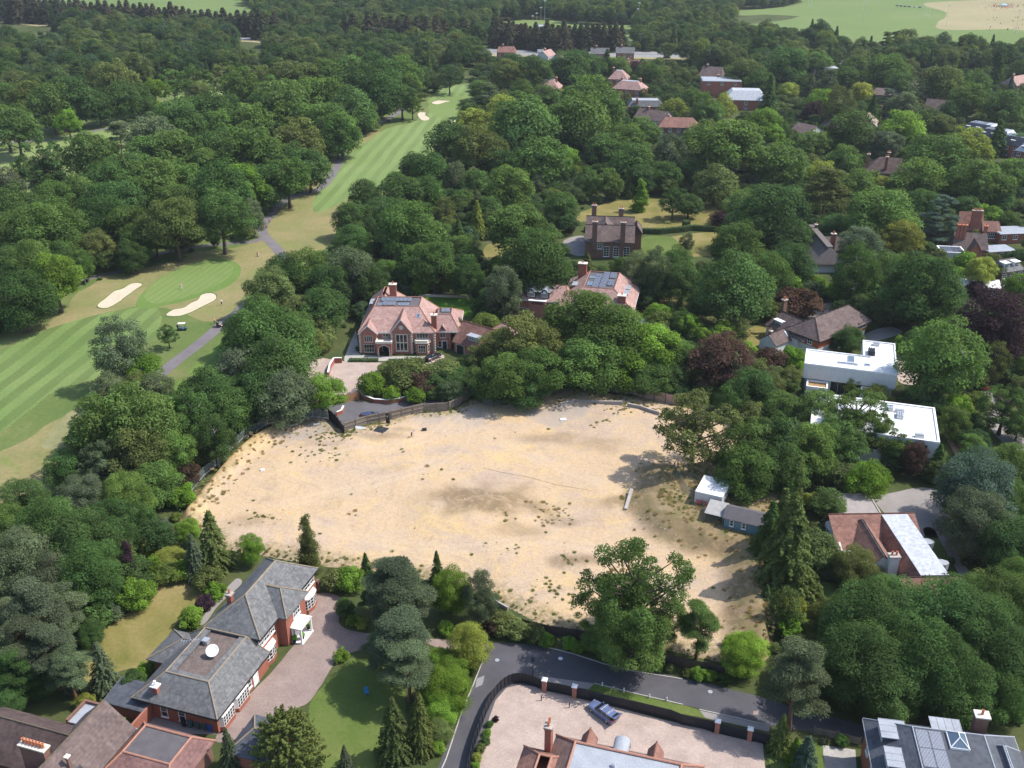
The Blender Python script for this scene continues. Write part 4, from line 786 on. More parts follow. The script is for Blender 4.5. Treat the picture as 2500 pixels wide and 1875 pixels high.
# the far woods: one mass of thousands of crowns on scattered points
def far_mass(name, polys, holes, spacing, wmin, wmax, label, seed, kinds=(('O', 0), ('R', 1), ('O', 2), ('R', 3), ('R', 0), ('O', 1)), mat='leaf_far', zs=(.9, 1.25), ymin=0, clear=0, occ_f=(), seen=()):
    rng = np.random.default_rng(seed); pts = []; sc = []; rt = []
    occ = {}
    for t in TREES: occ.setdefault((int(t['x'] // 20), int(t['y'] // 20)), []).append(t)
    for poly in polys:
        xs = [p[0] for p in poly]; ys = [p[1] for p in poly]
        for gx in np.arange(min(xs), max(xs), spacing):
            for gy in np.arange(min(ys), max(ys), spacing):
                x = gx + rng.uniform(-.42, .42) * spacing; y = gy + rng.uniform(-.42, .42) * spacing
                if y < ymin or not pip(x, y, poly) or any(in_bb(x, y, h) for h in holes) or any(in_bb(x * f_, y * f_, h) for h in seen for f_ in (1.0,) + tuple(occ_f)): continue
                if clear:
                    bad = False
                    for a in (-1, 0, 1):
                        for b in (-1, 0, 1):
                            for t in occ.get((int(x // 20) + a, int(y // 20) + b), ()):
                                if math.hypot(t['x'] - x, t['y'] - y) < t['w'] * clear: bad = True
                    if bad: continue
                s = rng.uniform(wmin, wmax) / 12.0
                pts.append((x, y, 0)); sc.append((s, s, s * rng.uniform(*zs))); rt.append((0, 0, rng.uniform(0, 6.28)))
    me = bpy.data.meshes.new(name); me.from_pydata(pts, [], []); me.update()
    for nm, arr in (('scl', sc), ('rot', rt)):
        a = me.attributes.new(nm, 'FLOAT_VECTOR', 'POINT'); a.data.foreach_set('vector', np.array(arr, np.float32).reshape(-1))
    o = link(name, me, []); tag(o, label, kind='stuff')
    src = bpy.data.collections.new(name + '_source')
    for k, v in kinds:
        cm = proto(k, v, 2)[1].copy(); cm.materials.clear(); cm.materials.append(M[mat]); q = bpy.data.objects.new('crown_source', cm); src.objects.link(q)
    ng = bpy.data.node_groups.new(name, 'GeometryNodeTree'); N = ng.nodes; K = ng.links
    ng.interface.new_socket('Geometry', in_out='INPUT', socket_type='NodeSocketGeometry'); ng.interface.new_socket('Geometry', in_out='OUTPUT', socket_type='NodeSocketGeometry')
    gi = N.new('NodeGroupInput'); go = N.new('NodeGroupOutput'); iop = N.new('GeometryNodeInstanceOnPoints'); ci = N.new('GeometryNodeCollectionInfo')
    ci.inputs[0].default_value = src; ci.inputs['Separate Children'].default_value = True; ci.inputs['Reset Children'].default_value = True
    K.new(gi.outputs[0], iop.inputs['Points']); K.new(ci.outputs[0], iop.inputs['Instance']); iop.inputs['Pick Instance'].default_value = True
    for nm, sock in (('scl', 'Scale'), ('rot', 'Rotation')):
        na = N.new('GeometryNodeInputNamedAttribute'); na.data_type = 'FLOAT_VECTOR'; na.inputs['Name'].default_value = nm
        K.new(na.outputs['Attribute'], iop.inputs[sock])
    K.new(iop.outputs[0], go.inputs[0])
    md = o.modifiers.new('scatter', 'NODES'); md.node_group = ng
    print(name, len(pts)); return o
# ------------------------------------------------------------------ building kit (everything in the building's own axes)
def face_m(x, y, z, ndeg):
    """frame on a wall: X along it, Y out of it, Z up"""
    a = math.radians(ndeg); c, s = math.cos(a), math.sin(a)
    return Matrix(((s, c, 0, x), (-c, s, 0, y), (0, 0, 1, z), (0, 0, 0, 1)))
def part(parent, name, m, mats, label=None, smooth=False):
    o = m.build(name, mats, parent, smooth)
    if label: o['label'] = label
    return o
def walls(root, boxes, mat, gables=(), name='wall', label=None):
    m = MB()
    for b in boxes: m.box(*b)
    for g in gables:                       # (axis, fixed coord lo, hi, a0, a1, ze, apex a, zr): triangle filling a gable
        ax, f0, f1, a0, a1, ze, am, zr = g
        P_ = [(a0, ze), (a1, ze), (am, zr)]
        vs = [((f, a, z) if ax == 'x' else (a, f, z)) for f in (f0, f1) for a, z in P_]
        m.add(vs, [(0, 1, 2), (5, 4, 3), (0, 3, 4, 1), (1, 4, 5, 2), (2, 5, 3, 0)])
    return part(root, name, m, mat, label)
def roof(root, e, t, ze, zt, mat, th=.16, ridge=None, flat=None, sunk=.25, skip='', name='roof', fascia=None, rr=.11, kerb=True):
    """slopes from the eaves rectangle e = (x0, x1, y0, y1) up to t (a ridge when degenerate); skip lists gable ends to leave open (w e s n)"""
    x0, x1, y0, y1 = e; a0, a1, b0, b1 = t
    E_ = [(x0, y0, ze), (x1, y0, ze), (x1, y1, ze), (x0, y1, ze)]; Tt = [(a0, b0, zt), (a1, b0, zt), (a1, b1, zt), (a0, b1, zt)]
    m = MB(); flatg = (a1 - a0) > .3 and (b1 - b0) > .3
    for i, k in enumerate('senw'):
        if k in skip: continue
        q = [E_[i], E_[(i + 1) % 4], Tt[(i + 1) % 4], Tt[i]]
        if (Vector(q[2]) - Vector(q[3])).length < .02: q = q[:3]
        elif (Vector(q[0]) - Vector(q[1])).length < .02: q = q[1:]
        n = len(q); lo = [(p[0], p[1], p[2] - th) for p in q]
        m.add(q + lo, [tuple(range(n)), tuple(range(2 * n - 1, n - 1, -1))] + [(j, n + j, n + (j + 1) % n, (j + 1) % n) for j in range(n)])
    o = part(root, name, m, mat)
    if ridge:
        r = MB(); L = []
        for i in range(4):
            ks = 'senw'; 
            if ks[i] in skip or ks[(i + 3) % 4] in skip: continue
            L.append((E_[i], Tt[i]))
        L += [(Tt[i], Tt[(i + 1) % 4]) for i in range(4) if (Vector(Tt[i]) - Vector(Tt[(i + 1) % 4])).length > .3]
        for a, b in L[:8]: r.tube([(a[0], a[1], a[2] + .02), (b[0], b[1], b[2] + .02)], rr, 6)
        part(o, 'ridge_tiles', r, ridge)
    if fascia:
        f = MB(); d = .05
        f.box(x0 - d, x1 + d, y0 - d, y0 + .02, ze - .30, ze - .05); f.box(x0 - d, x1 + d, y1 - .02, y1 + d, ze - .30, ze - .05)
        f.box(x0 - d, x0 + .02, y0 + .03, y1 - .03, ze - .30, ze - .05); f.box(x1 - .02, x1 + d, y0 + .03, y1 - .03, ze - .30, ze - .05)
        part(root, 'gutter', f, fascia)
    if flatg and flat:
        part(root, 'flat_roof', MB().box(a0 + .03, a1 - .03, b0 + .03, b1 - .03, zt - sunk - .2, zt - sunk), flat)
    return o
def win(root, x, y, z, nd, w, h, nx=2, ny=2, fr='white', gl='glass', name='window', bar=.07, fw=.10, sill=True):
    F_ = face_m(x, y, z, nd); m = MB()
    m.box(-w / 2 - fw, -w / 2, -.05, .09, -fw, h + fw, F_); m.box(w / 2, w / 2 + fw, -.05, .09, -fw, h + fw, F_)
    m.box(-w / 2, w / 2, -.05, .09, h, h + fw, F_); m.box(-w / 2, w / 2, -.05, .09, -fw, 0, F_)
    for i in range(1, nx): c = -w / 2 + w * i / nx; m.box(c - bar / 2, c + bar / 2, -.05, .07, 0, h, F_)
    for i in range(1, ny): c = h * i / ny; m.box(-w / 2, w / 2, -.05, .065, c - bar / 2, c + bar / 2, F_)
    if sill: m.box(-w / 2 - fw - .08, w / 2 + fw + .08, -.05, .20, -fw - .1, -fw - .002, F_)
    o = part(root, name, m, M[fr])
    part(o, 'pane', MB().box(-w / 2, w / 2, -.04, .03, 0, h, F_), M[gl])
    return o
def door(root, x, y, nd, w, h, mat='dark_metal', z=.05, fr='white'):
    F_ = face_m(x, y, z, nd); m = MB()
    m.box(-w / 2 - .14, -w / 2, -.05, .1, 0, h + .14, F_); m.box(w / 2, w / 2 + .14, -.05, .1, 0, h + .14, F_); m.box(-w / 2, w / 2, -.05, .1, h, h + .14, F_)
    o = part(root, 'door_frame', m, M[fr]) if False else None
    d = MB().box(-w / 2, w / 2, -.04, .05, 0, h, F_)
    for k in range(2):
        for q in range(2): d.box(-w / 2 + .1 + k * w / 2, -.1 + k * w / 2, .05, .07, .2 + q * h / 2, h / 2 - .05 + q * h / 2, F_)
    d.cur = 1; d.v += []; 
    for b in ((-w / 2 - .14, -w / 2, 0, h + .14), (w / 2, w / 2 + .14, 0, h + .14), (-w / 2, w / 2, h, h + .14)): d.box(b[0], b[1], -.05, .1, b[2], b[3], F_)
    dd = part(root, 'door', d, [M[mat], M[fr]])
    part(dd, 'handle', MB().box(w / 2 - .16, w / 2 - .1, .05, .12, h * .45, h * .52, F_), M['alu']); return dd
def chimney(root, x, y, z0, z1, w, d, pots=1, mat='brick', cap='cream', pot='terracotta', row='x'):
    m = MB().box(x - w / 2, x + w / 2, y - d / 2, y + d / 2, z0, z1 - .5)
    m.box(x - w / 2 - .08, x + w / 2 + .08, y - d / 2 - .08, y + d / 2 + .08, z1 - .5, z1 - .18)
    o = part(root, 'chimney', m, M[mat])
    part(o, 'cap', MB().box(x - w / 2 - .16, x + w / 2 + .16, y - d / 2 - .16, y + d / 2 + .16, z1 - .18, z1), M[cap])
    for k in range(pots):
        t = (k + .5) / pots - .5
        px, py = (x + t * w * .95, y) if row == 'x' else (x, y + t * d * .95)
        part(o, 'pot', MB().lathe([(.19, 0), (.16, .1), (.15, .55), (.19, .58), (.19, .68), (.12, .68), (.11, .5)], 10, (px, py, z1)), M[pot], smooth=False)
    return o
def panel(root, M4, w, h, n=1, mat='solar', gap=.04, name='solar_panel', cells=(6, 10)):
    """a framed panel lying in the XY plane of M4"""
    m = MB().box(0, w, 0, h, 0, .05, M4); m.cur = 1
    cx, cy = cells
    for i in range(cx):
        for j in range(cy):
            m.box(w * i / cx + .025, w * (i + 1) / cx - .025, h * j / cy + .025, h * (j + 1) / cy - .025, .05, .056, M4)
    return part(root, name, m, [M['alu'], M[mat]])
def flatm(x, y, z, tilt=0.0, rz=0.0): return Matrix.Translation((x, y, z)) @ Matrix.Rotation(math.radians(rz), 4, 'Z') @ Matrix.Rotation(math.radians(tilt), 4, 'X')
def dormer(root, x, y, z, nd, w, h, depth, wall='roof_slate', top='roof_lead', nx=3, ny=2, fr='white', over=.3):
    """flat-roofed dormer: cheeks, lead top with rolls, window in front"""
    F_ = face_m(x, y, z, nd)
    o = part(root, 'dormer', MB().box(-w / 2, w / 2, -depth, 0, -.3, h, F_), M[wall])
    t = MB().box(-w / 2 - over, w / 2 + over, -depth, over, h + .003, h + .12, F_)
    k = max(2, int(w / .7))
    for i in range(k + 1): c = -w / 2 - over + (w + 2 * over) * i / k; t.box(c - .025, c + .025, -depth, over, h + .12, h + .16, F_)
    part(o, 'roof', t, M[top])
    m = MB(); ww, hh = w - .25, h - .35
    for b in ((-ww / 2, -ww / 2 + .1, .15, .15 + hh), (ww / 2 - .1, ww / 2, .15, .15 + hh), (-ww / 2 + .1, ww / 2 - .1, .15, .25), (-ww / 2 + .1, ww / 2 - .1, .05 + hh, .15 + hh)): m.box(b[0], b[1], .0, .08, b[2], b[3], F_)
    for i in range(1, nx): c = -ww / 2 + ww * i / nx; m.box(c - .04, c + .04, 0, .07, .25, .05 + hh, F_)
    for i in range(1, ny): c = .15 + hh * i / ny; m.box(-ww / 2 + .1, ww / 2 - .1, 0, .065, c - .03, c + .03, F_)
    m.cur = 1; m.box(-ww / 2 + .1, ww / 2 - .1, 0, .03, .25, .05 + hh, F_)
    part(o, 'window', m, [M[fr], M['glass']]); return o
def rooflight(root, M4, w, h, glass='skyglass', fr='alu'):
    m = MB()
    for b in ((0, w, 0, .1), (0, w, h - .1, h), (0, .1, .1, h - .1), (w - .1, w, .1, h - .1)): m.box(b[0], b[1], b[2], b[3], 0, .14, M4)
    o = part(root, 'rooflight', m, M[fr]); part(o, 'pane', MB().box(.1, w - .1, .1, h - .1, 0, .09, M4), M[glass]); return o
def slope_m(x, y, z, nd, pitch):
    """frame lying on a roof slope: X along the eaves, Y up the slope, Z out; nd = compass of the slope's outward normal"""
    return face_m(x, y, z, nd) @ Matrix.Rotation(math.pi, 4, 'Z') @ Matrix.Rotation(math.radians(pitch), 4, 'X')
def house(name, label, cat, x, y, rz, group=None):
    return tag(empty(name, (x, y, 0), math.radians(rz)), label, cat, group)
def loc(root, p):
    """world point -> the building's axes"""
    a = -root.rotation_euler.z; dx, dy = p[0] - root.location.x, p[1] - root.location.y
    return (dx * math.cos(a) - dy * math.sin(a), dx * math.sin(a) + dy * math.cos(a))
def gable_x(e, ze, zr):
    """eaves, ridge along x, gable infill for both ends"""
    x0, x1, y0, y1 = e; ym = (y0 + y1) / 2
    return (x0, x1, ym, ym)

# ---- 1. the brick mansion with solar panels, left of centre
h = house('brick_mansion', 'large red brick mansion with white stone trim and solar panels sunk in its flat-topped roof', 'house', -37.4, 221.8, -1.0)
walls(h, [(.3, 4.4, .2, 16, 0, 5.35), (4.4, 8.1, 1.6, 16, 0, 5.35), (8.1, 12.9, .2, 16, 0, 5.6), (12.9, 18.4, 1.0, 16, 0, 5.35), (.3, 8.3, 16, 25, 0, 5.35), (18.4, 22.2, 3.4, 13, 0, 4.7)], M['brick_salmon'],
      [('y', .2, .5, .3, 4.4, 5.35, 2.35, 7.3), ('y', .2, .5, 8.1, 12.9, 5.6, 10.5, 8.9)])
roof(h, (-.1, 18.8, .8, 16.4), (3.2, 14.3, 7.6, 14.2), 5.5, 9.6, M['roof_pink'], ridge=M['ridge_red'], flat=M['roof_felt'], fascia=M['white'])
roof(h, (-.1, 8.7, 15.2, 25.4), (3.9, 4.7, 15.2, 21.5), 5.5, 9.5, M['roof_pink'], ridge=M['ridge_red'], skip='s')
roof(h, (-.1, 4.8, -.15, 4.4), (2.35, 2.35, -.15, 4.4), 5.4, 7.65, M['roof_pink'], ridge=M['ridge_red'], skip='sn', name='gable_roof')
roof(h, (7.7, 13.3, -.15, 8.0), (10.5, 10.5, -.15, 8.0), 5.7, 9.35, M['roof_pink'], ridge=M['ridge_red'], skip='sn', name='gable_roof')
roof(h, (12.6, 18.9, .55, 6.0), (15.6, 15.8, 3.6, 6.0), 5.56, 7.6, M['roof_pink'], ridge=M['ridge_red'], skip='n', name='gable_roof')
roof(h, (17.2, 24.6, 3.0, 17.0), (18.9, 22.2, 6.6, 10.6), 4.85, 8.0, M['roof_pink'], ridge=M['ridge_red'], flat=M['roof_felt'], fascia=M['white'])
bb = MB()
for (xa, xm, xb, za, zm, y) in ((-.1, 2.35, 4.8, 5.4, 7.65, -.2), (7.7, 10.5, 13.3, 5.7, 9.35, -.2)):
    for (p, q) in (((xa, za), (xm, zm)), ((xm, zm), (xb, za))):
        bb.add([(p[0], y, p[1] - .32), (q[0], y, q[1] - .32), (q[0], y, q[1] - .02), (p[0], y, p[1] - .02), (p[0], y + .06, p[1] - .32), (q[0], y + .06, q[1] - .32), (q[0], y + .06, q[1] - .02), (p[0], y + .06, p[1] - .02)], [(0, 1, 2, 3), (7, 6, 5, 4), (0, 4, 5, 1), (1, 5, 6, 2), (2, 6, 7, 3), (3, 7, 4, 0)])
part(h, 'bargeboard', bb, M['white'])
qn = MB()
for cx, y, top in ((.3, .2, 5.2), (8.1, .2, 5.4), (12.9, .2, 5.4), (18.4, 1.0, 5.2)):
    k = 0; z = .1
    while z < top: qn.box(cx - (.30 if k % 2 else .18), cx + (.30 if k % 2 else .18), y - .05, y + .3, z, z + .22); z += .34; k += 1
part(h, 'quoins', qn, M['cream'])
pm = MB().box(4.5, 5.0, -1.4, 1.6, 0, 3.1).box(7.6, 8.1, -1.4, 1.6, 0, 3.1)
arch = [(5.0 + 2.6 * t, 2.2 + .75 * math.sin(math.pi * t)) for t in [q / 10 for q in range(11)]]
for (a, b) in zip(arch, arch[1:]): pm.add([(a[0], -1.4, a[1]), (b[0], -1.4, b[1]), (b[0], -1.4, 3.1), (a[0], -1.4, 3.1), (a[0], -1.0, a[1]), (b[0], -1.0, b[1]), (b[0], -1.0, 3.1), (a[0], -1.0, 3.1)], [(0, 1, 2, 3), (7, 6, 5, 4), (0, 4, 5, 1)])
pm.box(4.5, 8.1, -1.4, 1.5, 3.1, 3.45); po = part(h, 'porch', pm, M['brick_salmon'])
pm = MB().box(4.3, 8.3, -1.65, 1.5, 3.45, 3.6).box(4.3, 8.3, -1.65, -1.3, 3.6, 4.0).box(4.3, 4.6, -1.3, 1.5, 3.6, 4.0).box(8.0, 8.3, -1.3, 1.5, 3.6, 4.0)
for (a, b) in zip(arch, arch[1:]): pm.add([(a[0], -1.46, a[1] - .02), (b[0], -1.46, b[1] - .02), (b[0], -1.46, b[1] + .2), (a[0], -1.46, a[1] + .2), (a[0], -1.38, a[1]), (b[0], -1.38, b[1]), (b[0], -1.38, b[1] + .2), (a[0], -1.38, a[1] + .2)], [(0, 1, 2, 3), (7, 6, 5, 4), (2, 6, 7, 3)])
pm.box(4.85, 5.05, -1.46, -1.38, 0, 2.2).box(7.55, 7.75, -1.46, -1.38, 0, 2.2); part(po, 'parapet', pm, M['cream'])
door(h, 6.3, 1.58, -90, 1.4, 2.2, 'black')
win(h, 2.4, .2, 3.3, -90, 1.9, 1.4, 4, 1, 'cream'); win(h, 2.45, .2, .6, -90, 2.4, 1.9, 4, 2, 'cream'); win(h, 6.4, 1.6, 4.05, -90, 1.2, 1.15, 2, 1, 'cream')
win(h, 10.5, .2, 1.0, -90, 2.6, 4.1, 3, 2, 'cream', bar=.2, fw=.18); win(h, 15.5, 1.0, 3.9, -90, 2.7, 1.25, 4, 1, 'cream'); win(h, 20.3, 3.4, 3.2, -90, 1.3, 1.3, 2, 1, 'cream')
door(h, 20.7, 3.4, -90, 1.0, 2.1, 'black'); win(h, 19.5, 3.4, .6, -90, .6, 1.5, 1, 2, 'cream')
rw = MB().lathe([(.0, 0), (.55, 0), (.55, .1), (.38, .1), (.38, .02), (.0, .02)], 18); rwv = [face_m(10.5, .2, 7.0, -90) @ Vector((p[0], p[2] + .0, p[1])) for p in rw.v]; rw.v = [tuple(p) for p in rwv]; part(h, 'round_window', rw, M['cream'])
bw = MB().prism([(13.5, 1.0), (14.1, -.1), (16.7, -.1), (17.3, 1.0)], 0, 3.0); bwo = part(h, 'bay_window', bw, M['brick_salmon'])
part(bwo, 'parapet', MB().prism([(13.2, 1.0), (13.9, -.4), (16.9, -.4), (17.6, 1.0)], 3.0, 3.2).prism([(13.3, 1.0), (14.0, -.25), (16.8, -.25), (17.5, 1.0)], 3.2, 3.7), M['cream'])
wm = MB()
for (x, y, nd, w) in ((15.4, -.1, -90, 1.7), (13.8, .45, -151, .7), (17.0, .45, -29, .7)):
    F_ = face_m(x, y, .7, nd); wm.cur = 0; wm.box(-w / 2 - .08, w / 2 + .08, 0, .05, -.1, 1.8, F_); wm.cur = 1
    k = 3 if w > 1 else 1
    for i in range(k):
        for j in range(2): wm.box(-w / 2 + w * i / k + .05, -w / 2 + w * (i + 1) / k - .05, .05, .06, j * .85 + .05, j * .85 + .8, F_)
part(bwo, 'window', wm, [M['cream'], M['glass']])
chimney(h, 18.3, 3.0, 0, 9.4, 1.3, 1.1, 1, 'brick'); chimney(h, 6.6, 17.2, 5, 12.0, 1.7, 1.1, 1, 'brick')
for k in range(7): panel(h, flatm(4.3 + 1.1 * k, 11.4, 9.55, 12), 1.02, 1.65)
for k in range(3): panel(h, flatm(5.0 + 1.1 * k, 8.6, 9.55, 12), 1.02, 1.65)
rooflight(h, flatm(8.9, 8.7, 9.4), 2.5, 1.5); rooflight(h, flatm(3.7, 8.8, 9.4), 1.1, 1.3)
for k in range(2): panel(h, flatm(19.6 + 1.1 * k, 8.4, 7.9, 12), 1.02, 1.65)
rooflight(h, slope_m(13.8, 4.6, 7.75, -90, 31), .9, 1.3)
dormer(h, 1.0, 15.5, 6.4, 180, 3.2, 1.3, 2.2, 'roof_slate', over=.2)
g = MB().lathe([(.0, 0), (.0, 0)], 3)
dormer(h, 20.3, 3.45, 4.7, -90, 1.5, .1, 2, 'roof_pink', 'roof_pink', 2, 1, 'cream', .1) if False else None
roof(h, (19.3, 21.3, 3.1, 6), (20.3, 20.3, 3.1, 6), 4.95, 6.4, M['roof_pink'], skip='sn', name='gable_roof'); 
# garage wing at an angle
w2 = tag(empty('garage_wing', (-14.2, 223.2, 0), math.radians(-36)), 'steep-roofed brick garage wing angled off the right end of the mansion', 'garage')
walls(w2, [(0, 10.5, 0, 8, 0, 3.0)], M['brick_salmon'], [('x', 0, .3, 0, 8, 3.0, 4, 6.6), ('x', 10.2, 10.5, 0, 8, 3.0, 4, 6.6)])
roof(w2, (-.3, 10.8, -.5, 8.5), (-.3, 10.8, 4, 4), 2.85, 6.9, M['roof_red'], ridge=M['ridge_red'], skip='we')
dormer(w2, 5.6, .6, 3.9, -90, 3.4, 1.25, 2.4, 'roof_slate', nx=6)
door(w2, 1.9, 0, -90, 2.3, 2.2, 'dark_metal'); door(w2, 7.5, 0, -90, 2.3, 2.2, 'dark_metal')
roof(w2, (3.5, 11, 8.2, 14), (6.4, 8.2, 11.2, 11.2), 3.2, 5.4, M['roof_pink'], ridge=M['ridge_red']); walls(w2, [(3.9, 10.6, 8.6, 13.6, 0, 3.1)], M['brick_salmon'])

# ---- 2. the second brick mansion behind the trees
h = house('brick_mansion', 'pale-roofed brick mansion behind trees with two barrel dormers over its garage and blue solar panels', 'house', .6, 246.4, -12)
walls(h, [(.4, 13, .4, 8.4, 0, 4.9), (12.9, 31.5, -3.2, 17.5, 0, 5.3)], M['brick_salmon'])
roof(h, (0, 14.5, 0, 8.8), (2.9, 13.2, 5.0, 5.0), 5.0, 7.9, M['roof_pink'], ridge=M['ridge_red'], fascia=M['white'])
roof(h, (12.4, 32, -3.7, 18), (18.2, 26.2, 1.6, 14.2), 5.4, 9.2, M['roof_pink'], ridge=M['ridge_red'], flat=M['roof_felt'], fascia=M['white'])
for dx in (4.4, 8.0):
    F_ = face_m(dx, .75, 5.65, -90)
    d = part(h, 'dormer', MB().box(-1.25, 1.25, -2.6, 0, -.2, 1.5, F_).box(-.62, .62, -2.6, .02, 1.5, 2.0, F_), M['dark_metal'])
    t = MB()
    arc = [(-.75 * math.cos(math.pi * q / 8), 1.75 + .62 * math.sin(math.pi * q / 8)) for q in range(9)]
    for a, b in zip(arc, arc[1:]): t.add([F_ @ Vector(v) for v in ((a[0], -2.9, a[1]), (b[0], -2.9, b[1]), (b[0], .25, b[1]), (a[0], .25, a[1]), (a[0], -2.9, a[1] - .1), (b[0], -2.9, b[1] - .1), (b[0], .25, b[1] - .1), (a[0], .25, a[1] - .1))], [(0, 1, 2, 3), (7, 6, 5, 4), (2, 6, 7, 3)])
    t.box(-1.55, -.72, -2.6, .25, 1.52, 1.64, F_).box(.72, 1.55, -2.6, .25, 1.52, 1.64, F_); part(d, 'roof', t, M['roof_lead'])
    wmm = MB().box(-.95, .95, .02, .08, .1, 1.2, F_).box(-.4, .4, .02, .08, 1.2, 1.75, F_); wmm.cur = 1
    for i in range(6): wmm.box(-.9 + .3 * i + .04, -.9 + .3 * i + .26, .08, .085, .2, 1.1, F_)
    part(d, 'window', wmm, [M['white'], M['glass']])
for gx in (2.6, 6.6): door(h, gx, .38, -90, 2.5, 2.3, 'black')
part(h, 'garage_pier', MB().box(4.2, 8.4, -.5, .35, 0, 4.0).box(4.0, 4.7, -.7, .3, 4.0, 5.0).box(7.9, 8.6, -.7, .3, 4.0, 5.0), M['brick_salmon']); part(h, 'coping', MB().box(3.9, 8.7, -.8, .34, 5.0, 5.18), M['white'])
chimney(h, 16.2, 13.6, 6, 11.6, 2.2, 1.4, 1, 'brick'); chimney(h, 28.6, -1.2, 2, 8.8, 2.0, 1.4, 1, 'brick')
for r in range(6):
    for q in range(3):
        if (r, q) in ((5, 0), (3, 2), (0, 2)): continue
        panel(h, flatm(20.2 + 1.9 * q, 2.2 + 1.95 * r, 9.15, 10), 1.65, 1.05 * 1.6, cells=(8, 6))
rooflight(h, flatm(18.7, 9.0, 9.0), 1.3, 1.6); rooflight(h, flatm(18.8, 3.6, 9.0), 1.2, 2.6)
dormer(h, 14.6, 8.0, 6.4, 180, 2.4, 1.1, 2.0, 'roof_slate'); dormer(h, 29.6, 8.0, 6.4, 0, 2.6, 1.1, 2.2, 'roof_slate'); dormer(h, 29.6, 4.2, 6.4, 0, 2.6, 1.1, 2.2, 'roof_slate')
part(h, 'canopy', MB().box(30.5, 36.5, -5.4, -1.8, 2.7, 2.85), M['white'])
for k in range(4): win(h, 15.2 + 3.2 * k, -3.2, 3.4, -90, 1.5, 1.3, 3, 1, 'cream')

# ---- 3. the dark brick manor
h = house('brick_manor', 'dark brown brick manor with double tiled roof and four tall chimneys beside a dry lawn', 'house', 22.2, 294.2, -5.6)
walls(h, [(.4, 15.2, .4, 18, 0, 5.5)], M['brick_brown'], [('x', .4, .7, .4, 9.2, 5.5, 4.8, 9.2), ('x', 14.9, 15.2, .4, 9.2, 5.5, 4.8, 9.2), ('x', .4, .7, 9.2, 18, 5.5, 13.6, 9.4), ('x', 14.9, 15.2, 9.2, 18, 5.5, 13.6, 9.4)])
roof(h, (.2, 15.6, 0, 9.4), (.2, 15.6, 4.8, 4.8), 5.4, 9.5, M['roof_brown'], ridge=M['roof_dark'], skip='we'); roof(h, (.2, 15.6, 9.2, 18.4), (.2, 15.6, 13.6, 13.6), 5.4, 9.7, M['roof_brown'], ridge=M['roof_dark'], skip='we')
roof(h, (3.2, 9.6, 5.2, 14), (6.4, 6.4, 6.4, 14), 7.2, 9.8, M['roof_brown'], ridge=M['ridge'], skip='n')
roof(h, (14.6, 18.2, 10, 18.0), (16.4, 16.4, 10, 16), 5.2, 7.8, M['roof_brown'], ridge=M['roof_dark']); walls(h, [(15.2, 17.9, 10.4, 17.6, 0, 5.2)], M['brick_brown'])
for cx, cy, zt in ((3.2, .5, 11.8), (11.8, .5, 11.8), (2.6, 15.8, 12.6), (11.2, 15.6, 11.8)): chimney(h, cx, cy, 3, zt, 1.5, .95, 2, 'brick_brown', 'concrete')
for wx, wz in ((7.0, .8), (10.0, .8), (13.2, .8)): win(h, wx, .4, wz, -90, 1.6, 3.0, 2, 4)
win(h, 4.9, .4, 3.2, -90, 1.3, 1.6, 2, 3)

# ---- 4. thatched cottage
h = house('thatched_cottage', 'long grey thatched cottage with a stepped ridge and brick chimney among trees', 'house', 94.8, 306, -91)
walls(h, [(.6, 25, -4.2, 4.2, 0, 3.3)], M['render'])
roof(h, (0, 26, -5.2, 5.2), (1.6, 24, 0, 0), 2.9, 7.6, M['thatch'], .4); part(h, 'ridge_thatch', MB().prism([(1.6, -.9), (24, -.9), (24, .9), (1.6, .9)], 7.1, 7.75), M['thatch'])
roof(h, (9, 14, .2, 8.5), (11.5, 11.5, 1, 7.6), 3.2, 7.0, M['thatch'], .4); walls(h, [(9.5, 13.5, 4, 8, 0, 3.2)], M['render'])
chimney(h, 15.5, 3.2, 2, 9.2, .9, 1.3, 2, 'brick'); chimney(h, 5.0, .6, 6.5, 8.9, .7, .7, 1, 'brick_brown')
for k in range(5): win(h, 3 + 4.6 * k, -4.2, 1.0, -90, 1.4, 1.3, 3, 2, 'white')

# ---- 5. tile-hung house
h = house('tile_hung_house', 'long brown-roofed house with orange hung tiles and white garden front below the copper tree', 'house', 74.1, 219.0, 38)
walls(h, [(.4, 19.8, .5, 10, 0, 2.4)], M['render']); walls(h, [(.35, 19.85, .45, 10.05, 2.4, 4.4)], M['tile_hung'], name='hung_tiles')
roof(h, (0, 21.8, 0, 10.6), (4.6, 18.2, 5.3, 5.3), 4.4, 8.0, M['roof_brown'], ridge=M['roof_dark'], fascia=M['dark_metal'])
dormer(h, 18.2, .3, 3.2, -90, 3.4, 1.6, 2.2, 'tile_hung', 'roof_brown', 5, 2, over=.15)
win(h, .36, 3.0, 2.9, 180, 1.2, 1.1, 2, 2); win(h, .36, 7.0, 2.9, 180, 1.2, 1.1, 2, 2); door(h, 16.2, .5, -90, 2.4, 2.1, 'white'); win(h, 10, .45, 2.8, -90, 1.5, 1.1, 3, 2)
for k, x in enumerate((9.2, 12.2, 16.6)): rooflight(h, slope_m(x, 1.7, 5.65, -90, 34), .9, 1.7, 'roof_dark', 'roof_dark') if False else None
w2 = tag(empty('garden_wing', (70.0, 223.2, 0), math.radians(122)), 'low white garden wing with brown roof, small white dormer and row of tall windows', 'house wing')
walls(w2, [(.2, 10.8, -8.0, -.4, 0, 3.3)], M['render'], [('x', 10.5, 10.8, -8, -.4, 3.3, -4.2, 5.6)])
roof(w2, (-2, 11.2, -8.5, 0), (-2, 9.4, -4.2, -4.2), 3.3, 6.6, M['roof_brown'], ridge=M['roof_dark'], skip='w')
